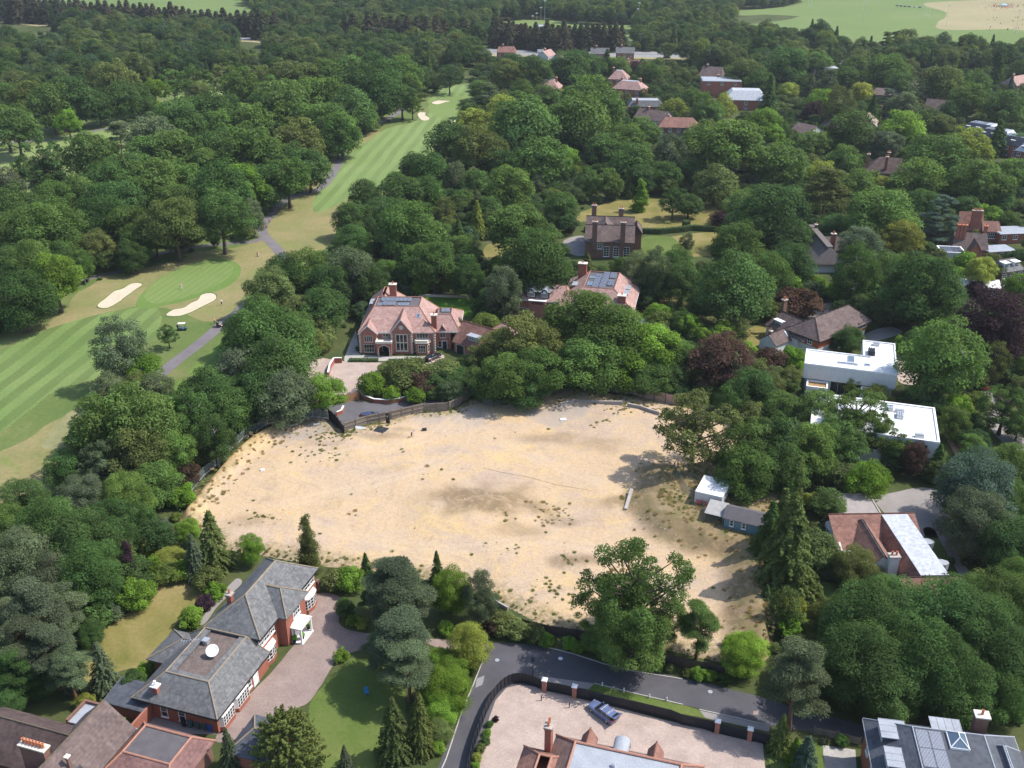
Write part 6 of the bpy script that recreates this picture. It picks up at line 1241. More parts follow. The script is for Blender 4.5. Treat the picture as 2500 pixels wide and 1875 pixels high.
for k, (px, py, rz, lab) in enumerate(((1212, 146, -8, 'red-roofed house beside the motorway, half hidden at left'), (1338, 158, 62, 'white-walled house with pink gable roof below the motorway'), (1368, 166, 40, 'brown-roofed cream house right of the pink gable'), (1440, 150, -8, 'grey-roofed house just below the motorway, left of the dark conifer'), (1502, 148, -8, 'grey-roofed house below the motorway, right of the dark conifer'), (1530, 186, 30, 'orange-tiled roof among trees above the red villas'))):
    cottage('roadside_house', lab, px, py, rz, 13, 9, 5, 8.6, 1 if k in (0, 5) else 0, ['brick', 'render', 'cream', 'brick', 'brick', 'render'][k], ['roof_red', 'roof_pink', 'roof_brown', 'roof_slate', 'roof_slate', 'roof_red'][k], 3, ((.3, .5),), None, 'houses below the motorway')
# the cluster at the right edge
p = ground(2240 + 870 * .1326, 500 + 600 * .1326)
r = cottage('red_gabled_cottage', 'steep red-tiled cottage with three joined chimney stacks behind the blue-green cedar', 2240 + 700 * .1326, 500 + 640 * .1326, -8, 8.5, 7, 3.4, 8.6, .5, 'brick', 'roof_red', 2, ((.5, .1), (.62, .1), (.74, .1)))
roof(r, (7.5, 13.5, -1, 4.5), (7.5, 12.8, 1.75, 1.75), 3.4, 6.2, M['roof_red'], skip='w', name='wing_roof'); walls(r, [(7.8, 13.2, -.7, 4.2, 0, 3.4)], M['brick'], name='wing_wall'); win(r, 10.8, -.7, 1.2, -90, 2.4, 1.7, 4, 2)
r = cottage('tall_chimney_house', 'brown-tiled house with a cluster of tall ribbed chimneys at right edge', 2240 + 600 * .1326, 500 + 1010 * .1326, -12, 10.5, 8, 3.6, 7.8, .5, 'brick', 'roof_brown', 2, ())
for q in range(3): chimney(r, 1.2 + 1.0 * q, 2.6, 4, 10.6, .85, .85, 1, 'brick', 'terracotta')
chimney(r, 9.6, 5, 5, 10.0, .9, .9, 1, 'brick', 'terracotta'); roof(r, (4.4, 8.2, -2.2, 4), (6.3, 6.3, -2.2, 4), 3.7, 6.6, M['roof_brown'], skip='sn', name='cross_roof'); walls(r, [(4.7, 7.9, -1.9, .3, 0, 3.7)], M['brick'], [('y', -1.9, -1.6, 4.7, 7.9, 3.7, 6.3, 6.3)], 'cross_wall')
p = ground(2240 + 390 * .1326, 500 + 1150 * .1326); r = house('white_modern_extension', 'white box extension with gridded solar roof below the tall chimneys', 'house', p[0], p[1], -8)
walls(r, [(0, 7, 0, 6.2, 0, 4.6)], M['render']); pm = MB(); parapet(pm, -.1, 7.1, -.1, 6.3, 4.6, .4, .3); part(r, 'parapet', pm, M['white']); part(r, 'flat_roof', MB().box(.3, 6.7, .3, 5.9, 4.6, 4.68), M['roof_lead'])
for q in range(4):
    for w_ in range(3): panel(r, flatm(.5 + 1.5 * q, .5 + 1.75 * w_, 4.72), 1.4, 1.6, cells=(4, 4))
win(r, 0, 5.2, 1.6, 180, 2, 1.6, 2, 1, 'dark_metal')
r = cottage('flat_brick_bungalow', 'flat grey-roofed orange brick bungalow at the right edge', 2240 + 1480 * .1326, 500 + 730 * .1326, 6, 15, 8, 3.4, 3.6, .2, 'brick', 'roof_lead', 4, (), 'roof_lead')
r = cottage('brick_outbuilding', 'low brick outbuilding with two pale flat roofs beside round shrub at right edge', 2240 + 1270 * .1326, 500 + 1080 * .1326, 10, 9.5, 6, 3.6, 3.8, .2, 'brick', 'roof_lead', 3, (), 'roof_lead')
r = cottage('grey_dormered_house', 'grey house with white dormers and cupola at the right edge', 2240 + 1490 * .1326, 500 + 1560 * .1326, 20, 8.5, 7, 5.0, 7.6, 1.5, 'brick_brown', 'roof_slate', 3, (), None)
dormer(r, 2.4, 1.2, 5.6, -90, 1.8, 1.6, 2, 'white', 'white'); dormer(r, 6, 1.2, 5.6, -90, 1.8, 1.6, 2, 'white', 'white')
p = ground(2240 + 640 * .1326, 500 + 1640 * .1326); r = house('white_flat_roof', 'low white flat roof behind the dark purple tree at right', 'garage', p[0], p[1], -20); walls(r, [(0, 12, 0, 8, 0, 2.8)], M['render']); part(r, 'flat_roof', MB().box(-.2, 12.2, -.2, 8.2, 2.8, 3.0), M['roof_white'])
# ------------------------------------------------------------------ fences, walls and gates
def chain_mat():
    m, n, l, b = newmat('chain_link'); b.inputs['Base Color'].default_value = (.18, .21, .19, 1); b.inputs['Roughness'].default_value = .6
    tr = n.new('ShaderNodeBsdfTransparent'); ms = n.new('ShaderNodeMixShader'); ms.inputs[0].default_value = .33
    l.new(tr.outputs[0], ms.inputs[1]); l.new(b.outputs[0], ms.inputs[2]); l.new(ms.outputs[0], n['Material Output'].inputs[0]); return m
M['chain'] = chain_mat()
def gz(x, y): return max(0.0, site_h(x, y)) * 1.0 if pip(x, y, SITE_S) else 0.0
def fence(name, label, cat, pts, h, mat, post=None, step=2.4, rails=0, side=1, board=True, thick=.05, pw=.11, z=None, cap=None, zoff=0.0, group=None, boards=.15, topmat=None):
    """panels between points, with separate posts (and rails on one side)"""
    L = []
    for a, b in zip(pts, pts[1:]):
        d = math.hypot(b[0] - a[0], b[1] - a[1]); k = max(1, round(d / step))
        L += [(lerp(a[0], b[0], q / k), lerp(a[1], b[1], q / k)) for q in range(k)]
    L.append(tuple(pts[-1])); zs = [(gz(*p) if z is None else z) + zoff for p in L]
    root = tag(empty(name, (L[0][0], L[0][1], 0)), label, cat, group); ox, oy = L[0]
    m = MB(); rl = MB(); cp = MB()
    for (a, b, za, zb) in zip(L, L[1:], zs, zs[1:]):
        dx, dy = b[0] - a[0], b[1] - a[1]; d = math.hypot(dx, dy) or 1; nx, ny = -dy / d * side, dx / d * side
        nb = max(1, int(d / boards)) if board else 1
        def quadbox(mm, t0, t1, o0, o1, h0, h1):
            vs = []
            for t in (t0, t1):
                zz = lerp(za, zb, t)
                for o in (o0, o1):
                    for hh in (h0, h1): vs.append((a[0] - ox + dx * t + nx * o, a[1] - oy + dy * t + ny * o, zz + hh))
            mm.add(vs, [(0, 1, 3, 2), (4, 6, 7, 5), (0, 4, 5, 1), (2, 3, 7, 6), (1, 5, 7, 3), (0, 2, 6, 4)])
        for q in range(nb):
            j = .012 * ((q * 7) % 3); quadbox(m, q / nb, (q + (.93 if nb > 1 else 1)) / nb, -thick / 2 + j, thick / 2 + j, -.15, h + (.03 * ((q * 5) % 3 - 1) if nb > 1 else 0))
        for r in range(rails): quadbox(rl, 0, 1, thick / 2 + .03, thick / 2 + .12, h * (.12 + .78 * r / max(1, rails - 1)), h * (.12 + .78 * r / max(1, rails - 1)) + .1)
        if cap: quadbox(cp, 0, 1, -thick / 2 - .06, thick / 2 + .06, h + .04, h + .12)
    part(root, 'panel', m, M[mat])
    if rails: part(root, 'rail', rl, M[topmat or post or mat])
    if cap: part(root, 'coping', cp, M[cap])
    if post:
        base = MB().box(-pw / 2, pw / 2, -pw / 2, pw / 2, -.2, h + .12).box(-pw / 2 - .02, pw / 2 + .02, -pw / 2 - .02, pw / 2 + .02, h + .12, h + .16); first = None
        for (p, q, zz) in list(zip(L, L[1:] + [L[-1]], zs))[:100]:
            ang = math.atan2(q[1] - p[1], q[0] - p[0]); o_ = thick / 2 + pw / 2 + .02
            if first is None: first = base.build('post', M[post], root); o = first
            else: o = first.copy(); COL.objects.link(o); o.parent = root
            o.location = (p[0] - ox - math.sin(ang) * o_ * side, p[1] - oy + math.cos(ang) * o_ * side, zz); o.rotation_euler = (0, 0, ang)
    return root
R1 = lambda x, y: ground(760 + x * .226, 930 + y * .226)
R3 = lambda x, y: ground(1370 + x * .1492, 900 + y * .1492)
R7 = lambda x, y: ground(1480 + x * .2411, 1250 + y * .2411)
fence('timber_hoarding', 'weathered timber hoarding with rails and posts between the driveway and sandy plot', 'fence', [R1(360, 560), R1(610, 478), R1(870, 428), R1(980, 400), R1(1225, 345)], 2.3, 'wood', 'wood', 2.6, 3, -1, z=.1)
fence('timber_gates', 'pair of weathered boarded site gates in the timber hoarding', 'gate', [R1(1235, 345), R1(1365, 338), R1(1482, 330)], 2.2, 'wood', 'wood', 3.0, 3, -1, z=.1)
fence('timber_hoarding', 'short end of the timber hoarding running right of the site gates under the trees', 'fence', [R1(1490, 322), R1(1590, 270), R1(1680, 200), R1(1740, 150)], 2.1, 'wood', 'wood', 2.0, 2, -1, z=.1)
fence('screened_fence', 'black screened site fence at the left corner of the hoarding', 'fence', [R1(355, 590), R1(290, 500), R1(190, 400)], 2.2, 'screen', 'dark_metal', 1.8, 1, -1, False, z=.1)
fence('chain_link_fence', 'chain-link fence along the left bank of the sandy plot', 'fence', tl(0, 1, (2130, 1080), (2030, 1065), (1930, 1090), (1830, 1120), (1740, 1150), (1660, 1150), (1580, 1190), (1470, 1300), (1390, 1380), (1320, 1440), (1240, 1540), (1150, 1650)), 1.9, 'chain', 'alu', 2.8, 1, 1, False, .02, .06, zoff=.4)
fence('chain_link_fence', 'chain-link fence with bent posts behind the top edge of the sandy plot', 'fence', [R1(1850, 260), R1(1950, 290), R1(2110, 250), R1(2212, 230)] + tl(1, 1, (1190, 920), (1290, 880), (1400, 830), (1480, 860)), 1.7, 'chain', 'alu', 3, 1, 1, False, .02, .06, z=.4)
fence('close_board_fence', 'grey close-boarded fence with concrete posts behind block retaining walls', 'fence', [R3(160, 300), R3(330, 330), R3(640, 380), R3(820, 405), R3(1160, 440)], 1.9, 'wood', 'concrete', 2.6, 0, -1, z=.45)
fence('panel_fence', 'pinkish horizontal panel fence with short dark posts above the plot', 'fence', [R3(1165, 460), R3(1340, 500), R3(1520, 550), R3(1700, 590), R3(1910, 640)], 2.3, 'wood_pink', 'dark_metal', 2.6, 0, -1, False, z=.45)
fence('retaining_wall', 'low concrete block retaining wall, straight left section', 'wall', [R3(-10, 650), R3(235, 590)], .95, 'block', None, 3, 0, 1, False, .22, z=.3, cap='concrete')
fence('retaining_wall', 'curved concrete block retaining wall, longest middle section', 'wall', [R3(240, 595), R3(450, 615), R3(640, 620), R3(1000, 625)], 1.0, 'block', None, 3, 0, 1, False, .22, z=.3, cap='concrete')
fence('retaining_wall', 'concrete block retaining wall running down under the site oak', 'wall', [R3(1080, 650), R3(1290, 690), R3(1440, 745), R3(1600, 790)], .9, 'block', None, 3, 0, 1, False, .22, z=.3, cap='concrete')
fence('boundary_fence', 'dark timber boundary fence between sandy plot and tarmac lane', 'fence', tl(1, 2, (940, 690), (1080, 720), (1210, 765), (1340, 795), (1520, 820), (1650, 850), (1800, 900), (2000, 960)) + [R7(780, 1580), R7(1000, 1620), R7(1210, 1660)], 1.8, 'wood_dark', 'wood_dark', 2.4, 0, 1, z=0)
fence('low_wall', 'whitish broken low wall at the left end of the lane boundary', 'wall', tl(1, 2, (1000, 600), (1080, 645)), .6, 'block', None, 3, 0, 1, False, .3, z=.3)
fence('temporary_fence', 'thin mesh fence down the right bank by the conifers', 'fence', [R7(1590, 940), R7(1640, 1090), R7(1665, 1200), R7(1675, 1290)], 1.7, 'chain', 'alu', 3, 1, 1, False, .02, .05, z=1.2)
fence('temporary_fence', 'thin mesh fence below the container on the bank top', 'fence', tl(2, 1, (-60, 1440), (20, 1600), (100, 1640)) + tl(2, 2, (140, 90), (330, 160), (520, 200)), 1.5, 'chain', 'alu', 3, 1, 1, False, .02, .05, z=2.2)
fence('garden_wall', 'white-capped curved brick wall beside mansion driveway shrubs', 'wall', [R1(520, 130), R1(560, 190), R1(680, 235), R1(830, 245), R1(960, 225), R1(1040, 200)], .9, 'brick', None, 2, 0, 1, False, .3, z=0, cap='white')
fence('garden_wall', 'short white-capped brick wall at the left of the driveway mouth', 'wall', [R1(270, 380), R1(330, 355), R1(350, 310)], .9, 'brick', None, 2, 0, 1, False, .3, z=0, cap='white')
fence('driveway_gate', 'closed orange-brown wooden driveway gate', 'gate', [R1(350, 240), R1(510, 200)], 1.9, 'wood_warm', 'brick', 4, 0, 1, z=0, pw=.35)
fence('garden_wall', 'white and brick screen wall with bins at the left of the mansion forecourt', 'wall', [ground(802, 922), ground(806, 902), ground(816, 886), ground(835, 886)], 1.3, 'brick', None, 2, 0, 1, False, .3, z=0, cap='white')
fence('lawn_wall', 'pale retaining wall behind the bright green lawn', 'wall', tl(1, 1, (500, 262), (700, 268), (900, 272)), .7, 'cream', None, 4, 0, 1, False, .3, z=0)
fence('hedge_wall', 'brown timber garden wall beside lane at right', 'fence', tl(2, 2, (850, 1440), (1000, 1470), (1150, 1510)), 1.2, 'wood', 'wood', 2.4, 0, 1, z=0)
fence('timber_edge', 'dark timber fence along villa drive at right', 'fence', tl(2, 1, (1680, 1010), (1760, 1200), (1840, 1350)), 1.5, 'wood_dark', 'wood_dark', 2.4, 0, 1, z=0)
DRV = tl(1, 2, (815, 1720), (850, 1560), (895, 1420), (950, 1280), (1010, 1180), (1085, 1120), (1160, 1105), (1230, 1120), (1296, 1148))
fence('metal_screen_fence', 'black metal screen fence curving along lane and paved forecourt', 'fence', smooth_poly(DRV, 3, False), 1.75, 'screen', 'dark_metal', 2.2, 1, -1, False, .05, .07, z=.05)
fence('metal_screen_gate', 'black metal gates between the two white-capped brick pillars', 'gate', tl(1, 2, (1335, 1160), (1410, 1175), (1490, 1192)), 1.7, 'screen', 'dark_metal', 2, 1, -1, False, .05, .07, z=.05)
fence('metal_screen_fence', 'long black metal screen fence behind the blue estate car', 'fence', tl(1, 2, (1528, 1205), (1700, 1245), (1900, 1290), (2130, 1345)) + tl(2, 2, (0, 1378), (205, 1420)), 1.75, 'screen', 'dark_metal', 2.4, 1, -1, False, .05, .07, z=.05)
fence('metal_screen_gate', 'black metal gates at the right end of the paved forecourt', 'gate', tl(2, 2, (242, 1432), (330, 1455), (412, 1472)), 1.7, 'screen', 'dark_metal', 2, 1, -1, False, .05, .07, z=.05)
fence('metal_screen_fence', 'last short piece of black screen fence right of the gates', 'fence', tl(2, 2, (450, 1482), (560, 1510)), 1.75, 'screen', 'dark_metal', 2.4, 1, -1, False, .05, .07, z=.05)
for (i, x, y, lab) in ((1, 1316, 1158, 'brick gate pillar with white cap, nearest the lane bend'), (1, 1510, 1200, 'brick gate pillar with white cap beside the blue estate car'), (2, 222, 1428, 'brick gate pillar with pale cap right of the estate car under the pine'), (2, 432, 1478, 'brick gate pillar with pale cap at the right end of the forecourt')):
    p = T(i, 2, x, y); r = tag(empty('gate_pillar', (p[0], p[1], 0), math.radians(-17)), lab, 'pillar', 'forecourt gate pillars')
    part(r, 'shaft', MB().box(-.3, .3, -.3, .3, 0, 2.0), M['brick_salmon']); part(r, 'cap', MB().box(-.4, .4, -.4, .4, 2.0, 2.12).add([(-.4, -.4, 2.12), (.4, -.4, 2.12), (.4, .4, 2.12), (-.4, .4, 2.12), (0, 0, 2.4)], [(0, 1, 4), (1, 2, 4), (2, 3, 4), (3, 0, 4)]), M['white'])
KERBS = [tl(1, 2, (640, 1690), (680, 1600), (780, 1300), (860, 1110), (915, 970)), tl(1, 2, (1340, 880), (1500, 920), (1700, 985), (1900, 1035), (2212, 1085)), tl(1, 2, (1640, 1112), (1900, 1178), (2212, 1250)), tl(2, 2, (110, 1283), (350, 1335), (570, 1388))]
for k in KERBS:
    fence('kerb', None, None, k, .1, 'kerb', None, 1.0, 0, 1, False, .14, z=.05)['kind'] = 'structure'

# ------------------------------------------------------------------ site cabins, shed and bits on the plot
def put(name, label, cat, p, rz=0, z=0.0, group=None): return tag(empty(name, (p[0], p[1], z), math.radians(rz)), label, cat, group)
c = T(2, 1, 75, 1610, 2.0)
for k, lab in ((0, 'white steel site cabin with an orange-red barrier leaning on its end'), (1, 'plain white steel site cabin, right of the pair under the oaks')):
    r = put('site_cabin', lab, 'cabin', (c[0] + 2.5 * k * .91, c[1] - 2.5 * k * .42), -25, PLAT_H + .35)
    m = MB().box(0, 2.42, 0, 6.0, .1, 2.5)
    for q in range(14): m.box(-.03, .0, .25 + .42 * q, .42 + .42 * q, .2, 2.4); m.box(2.42, 2.45, .25 + .42 * q, .42 + .42 * q, .2, 2.4)
    m.box(-.05, 2.47, -.05, .06, 2.42, 2.56).box(-.05, 2.47, 5.94, 6.05, 2.42, 2.56); part(r, 'body', m, M['white'])
    d = MB()
    for q in range(2): d.box(.16 + 1.06 * q, 1.16 + 1.06 * q, -.05, -.0, .2, 2.3)
    d.box(1.17, 1.2, -.09, -.05, .3, 2.2); part(r, 'door', d, M['render'])
r = put('plastic_barrier', 'orange-red plastic barrier against the end of the left site cabin', 'barrier', (c[0] + .2, c[1] - .35), -25, PLAT_H + .35)
M['orange'] = plain('orange_plastic', (.75, .12, .07), .5); m = MB().box(0, 2.0, -.06, 0, .15, .3).box(0, 2.0, -.06, 0, .8, 1.0)
for q in range(9): m.box(.05 + .22 * q, .14 + .22 * q, -.06, 0, .3, .8)
part(r, 'frame', m, M['orange']); part(r, 'foot', MB().box(.2, .4, -.3, .25, 0, .15).box(1.6, 1.8, -.3, .25, 0, .15), M['black'])
M['shed_blue'] = plain('shed_blue_paint', (.13, .24, .29), .7); M['tarp'] = plain('tarpaulin_blue', (.015, .05, .22), .6); M['corrug'] = simple('cement_sheet', (.40, .39, .38), (.28, .275, .27), 1.0, .9, world=False)
p = T(2, 2, 265, 110, 2.0); r = put('garden_shed', 'blue-grey painted timber shed with dark roof and two white windows on the bank', 'shed', p, -25, PLAT_H + .2)
walls(r, [(0, 7.6, 0, 4.2, 0, 2.2)], M['shed_blue'], [('x', 0, .1, 0, 4.2, 2.2, 2.1, 3.2), ('x', 7.5, 7.6, 0, 4.2, 2.2, 2.1, 3.2)]); roof(r, (-.3, 7.9, -.3, 4.5), (-.3, 7.9, 2.1, 2.1), 2.2, 3.4, M['roof_felt_green'] if 'roof_felt_green' in M else M['roof_felt'], .08, skip='we')
for x in (1.3, 3.4): win(r, x, 0, .9, -90, .5, 1.0, 1, 2)
p = T(2, 2, 135, 70, 2.0); r = put('lean_to', 'grey corrugated lean-to roof at the left end of the blue-grey shed', 'shed', p, -25, PLAT_H + .2)
part(r, 'roof', MB().add([(0, 0, 1.9), (3.4, 0, 1.9), (3.4, 4, 2.4), (0, 4, 2.4), (0, 0, 1.82), (3.4, 0, 1.82), (3.4, 4, 2.32), (0, 4, 2.32)], [(0, 1, 2, 3), (7, 6, 5, 4), (0, 4, 5, 1), (1, 5, 6, 2), (2, 6, 7, 3), (3, 7, 4, 0)]), M['corrug'])
cr = MB()
for q in range(15): cr.tube([(.12 + .225 * q, 0, 1.93), (.12 + .225 * q, 4, 2.43)], .04, 5)
part(r, 'sheet_ribs', cr, M['corrug'])
for x, y in ((.1, .1), (3.3, .1), (.1, 3.9), (3.3, 3.9)): part(r, 'post', MB().box(x - .06, x + .06, y - .06, y + .06, 0, 1.9 + y * .12), M['wood'])
p = T(2, 1, 300, 1575, 2.0); r = put('tarpaulin', 'blue tarpaulin over a heap beside the site cabins', 'tarpaulin', p, -25, PLAT_H + .3)
m = MB(); rn = random.Random(3)
for i in range(8):
    for j in range(6):
        pass
vs = [(i * .45, j * .5, 1.3 * math.sin(math.pi * i / 8) * math.sin(math.pi * j / 6) + .25 + rn.uniform(-.08, .08)) for i in range(9) for j in range(7)]
m.add(vs, [(i * 7 + j, i * 7 + j + 1, (i + 1) * 7 + j + 1, (i + 1) * 7 + j) for i in range(8) for j in range(6)]); part(r, 'cover', m, M['tarp'])
def slab(name, label, cat, p, rz, w, d, t, mat, tilt=0):
    z = gz(*p); r = tag(MB().box(-w / 2, w / 2, -d / 2, d / 2, -.05, t).build(name, M[mat]), label, cat); r.location = (p[0], p[1], z + .03); r.rotation_euler = (math.radians(tilt), 0, math.radians(rz)); return r
slab('rubber_mat', 'flat black sheet lying on the sand by the hoarding', 'sheet', R1(755, 570), -20, 2.6, 2.3, .06, 'black')
sg = put('site_sign', 'narrow black upright sign board with a pale notice beside the hoarding', 'sign', R1(830, 475), -20, gz(*R1(830, 475)))
part(sg, 'board', MB().box(-.45, .45, -.06, .06, 0, 2.3), M['black']); part(sg, 'notice', MB().box(-.3, .3, -.075, -.06, 1.3, 1.9), M['solar']); part(sg, 'text_lines', MB().box(-.22, .22, -.085, -.075, 1.72, 1.78).box(-.22, .1, -.085, -.075, 1.58, 1.63).box(-.22, .18, -.085, -.075, 1.45, 1.5), M['white'])
slab('broken_slab', 'white broken slab leaning on the hoarding weeds', 'slab', R1(530, 540), -15, 2.2, .9, .1, 'white', 50)
slab('pale_sheet', 'small white sheet lying on the sand right of centre', 'sheet', T(1, 1, 1437, 1068), 15, 1.3, .8, .12, 'white'); slab('pale_sheet', 'small white sheet on the sand near the left bank', 'sheet', T(0, 1, 1702, 1398), 30, .8, .6, .12, 'white')
slab('pale_sheet', 'white scrap beside the grey track at the left corner', 'sheet', T(0, 1, 2048, 1100), 10, 1.4, .5, .1, 'white'); slab('rubble_block', 'dark block of rubble near the person on the sand', 'block', R1(1222, 555), 20, .9, .6, .45, 'dark_metal')
slab('concrete_beam', 'pale concrete beam lying at the foot of the right bank', 'beam', T(1, 1, 1860, 1610), 75, 7.0, .6, .35, 'concrete'); slab('timber_plank', 'long pale plank on the sand by the left fence', 'plank', T(0, 1, 1880, 1115), 25, 3.4, .25, .1, 'cream')
wire = MB(); wp = [T(1, 1, x, y) for x, y in ((920, 1390), (1020, 1412), (1200, 1440), (1400, 1490), (1620, 1535))]; wire.tube([(x, y, gz(x, y) + .03) for x, y in wp], .018, 5); tag(wire.build('cable', M['dark_metal']), 'dark cable trailing across the middle of the sandy plot', 'cable')

# weeds and grass tufts on the plot, rubble stones
def blades(seed):
    """a tuft of thin arching blades, about 4 m wide before scaling"""
    rng = np.random.default_rng(seed); n = 90; V = []; F = []; tn = []
    for k in range(n):
        a = rng.uniform(0, 6.28); r = 1.2 * math.sqrt(rng.random()); L = rng.uniform(1.2, 2.8); l_ = rng.uniform(.3, 1.3); b = rng.uniform(0, 6.28); w = rng.uniform(.10, .22)
        x, y = r * math.cos(a), r * math.sin(a); ux, uy = math.cos(b), math.sin(b); i = len(V)
        V += [(x - uy * w, y + ux * w, 0), (x + uy * w, y - ux * w, 0), (x + ux * l_ * .5, y + uy * l_ * .5, L * .7), (x + ux * l_, y + uy * l_, L)]
        F += [(i, i + 1, i + 2), (i, i + 2, i + 3)]; tn += [rng.uniform(.7, 1.3)] * 2
    me = bpy.data.meshes.new('tuft'); me.from_pydata(V, [], F); at = me.attributes.new('tone', 'FLOAT', 'FACE'); at.data.foreach_set('value', np.array(tn, np.float32)); me.update(); return me
def tufts(name, label, pts, mat_rgb, smin, smax, kind_='S', seed=5):
    rng = np.random.default_rng(seed); me = bpy.data.meshes.new(name); me.from_pydata([(x, y, gz(x, y) - .05) for x, y in pts], [], [])
    n = len(pts); s = rng.uniform(smin, smax, n) / 4.2
    for nm, arr in (('scl', np.stack([s, s, s * rng.uniform(.3, .6, n)], 1)), ('rot', np.stack([np.zeros(n), np.zeros(n), rng.uniform(0, 6.28, n)], 1))):
        a = me.attributes.new(nm, 'FLOAT_VECTOR', 'POINT'); a.data.foreach_set('vector', arr.astype(np.float32).reshape(-1))
    o = link(name, me, []); tag(o, label, kind='stuff')
    mt = foliage_mat(name + '_leaf', mat_rgb); src = bpy.data.collections.new(name + '_source')
    for v in range(3):
        cm = blades(v + seed); cm.materials.append(mt); src.objects.link(bpy.data.objects.new('tuft_source', cm))
    scatter(o, src)
def scatter(o, src):
    ng = bpy.data.node_groups.new(o.name, 'GeometryNodeTree'); N = ng.nodes; K = ng.links
    ng.interface.new_socket('Geometry', in_out='INPUT', socket_type='NodeSocketGeometry'); ng.interface.new_socket('Geometry', in_out='OUTPUT', socket_type='NodeSocketGeometry')
    gi = N.new('NodeGroupInput'); go = N.new('NodeGroupOutput'); iop = N.new('GeometryNodeInstanceOnPoints'); ci = N.new('GeometryNodeCollectionInfo')
    ci.inputs[0].default_value = src; ci.inputs['Separate Children'].default_value = True; ci.inputs['Reset Children'].default_value = True
    K.new(gi.outputs[0], iop.inputs['Points']); K.new(ci.outputs[0], iop.inputs['Instance']); iop.inputs['Pick Instance'].default_value = True
    for nm, sock in (('scl', 'Scale'), ('rot', 'Rotation')):
        na = N.new('GeometryNodeInputNamedAttribute'); na.data_type = 'FLOAT_VECTOR'; na.inputs['Name'].default_value = nm; K.new(na.outputs['Attribute'], iop.inputs[sock])
    K.new(iop.outputs[0], go.inputs[0]); o.modifiers.new('scatter', 'NODES').node_group = ng
rs = random.Random(11); W_ = []; DRYW = []; STN = []
bx = [min(p[0] for p in SITE_S), max(p[0] for p in SITE_S), min(p[1] for p in SITE_S), max(p[1] for p in SITE_S)]; lp_ = SITE_S + SITE_S[:1]
for _ in range(42000):
    x, y = rs.uniform(bx[0], bx[1]), rs.uniform(bx[2], bx[3])
    if not pip(x, y, SITE_S): continue
    e = seg_d((x, y), lp_); nz = noise.noise((x * .07, y * .07, 3)) + .6 * noise.noise((x * .2, y * .2, 7)); bk = pip(x, y, PLAT); db = seg_d((x, y), BK_R); dlf = seg_d((x, y), BK_L)
    pr_ = .0015 + max(0, nz - .4) * .2 + .22 * (1 - sstep(0, 4.5, e)) + (.2 if bk else 0)
    if dlf < 4: pr_ *= .45
    if rs.random() < pr_: W_.append((x, y))
    if (bk and rs.random() < .09) or (db < 7 and rs.random() < .05) or (dlf < 6 and rs.random() < .12) or rs.random() < max(0, nz - .35) * .25: DRYW.append((x, y))
    if rs.random() < .05: STN.append((x, y))
for cx, cy, r_, k in ((R1(1160, 340) + (3.2, 40)), (R1(640, 520) + (4.0, 55)), (R1(420, 580) + (2.2, 30)), (R1(1580, 330) + (2.5, 25)), (R1(300, 650) + (2.5, 25)), (R1(150, 590) + (4, 40)), (T(1, 1, 1420, 900) + (6, 50)), (T(1, 1, 1680, 900) + (6, 50)), (T(1, 1, 1900, 930) + (5, 30)), (T(0, 1, 2050, 1290) + (5, 40)), (T(1, 2, 1480, 320) + (2.2, 22)), (T(1, 2, 1370, 530) + (5, 35)), (T(1, 2, 1000, 250) + (4, 12)), (T(0, 2, 1700, 60) + (4, 20)), (T(1, 1, 1780, 960) + (4, 16)), (T(1, 2, 1440, 60) + (2, 8))):
    for _ in range(k): W_.append((cx + rs.gauss(0, r_ * .55), cy + rs.gauss(0, r_ * .4)))
W_ = [p for p in W_ if pip(p[0], p[1], SITE_S)]
tufts('weeds', 'scattered green weeds on the sandy plot', W_, [(0, (.15, .19, .06)), (.5, (.22, .25, .09)), (1, (.31, .29, .14))], .35, 1.15)
tufts('dry_grass', 'straw-coloured dry grass on the banks of the plot', DRYW, [(0, (.36, .27, .16)), (.4, (.46, .35, .21)), (.7, (.29, .27, .12)), (1, (.52, .41, .25))], .6, 1.5, seed=8)
st = MB(); rk = random.Random(5)
for x, y in STN:
    r = rk.uniform(.06, .2); z = gz(x, y) - .03; t = rk.uniform(0, 6)
    st.add([(x + r * math.cos(t + a * 1.57) * rk.uniform(.7, 1.2), y + r * math.sin(t + a * 1.57) * rk.uniform(.7, 1.2), z + (0 if a < 4 else r * .9)) for a in range(4)] + [(x + rk.uniform(-.3, .3) * r, y, z + r * .9)], [(0, 1, 4), (1, 2, 4), (2, 3, 4), (3, 0, 4)])
tag(st.build('rubble', simple('rubble_stone', (.62, .56, .48), (.34, .29, .24), 1.3, .95)), 'stones and rubble strewn over the sandy plot', kind='stuff')

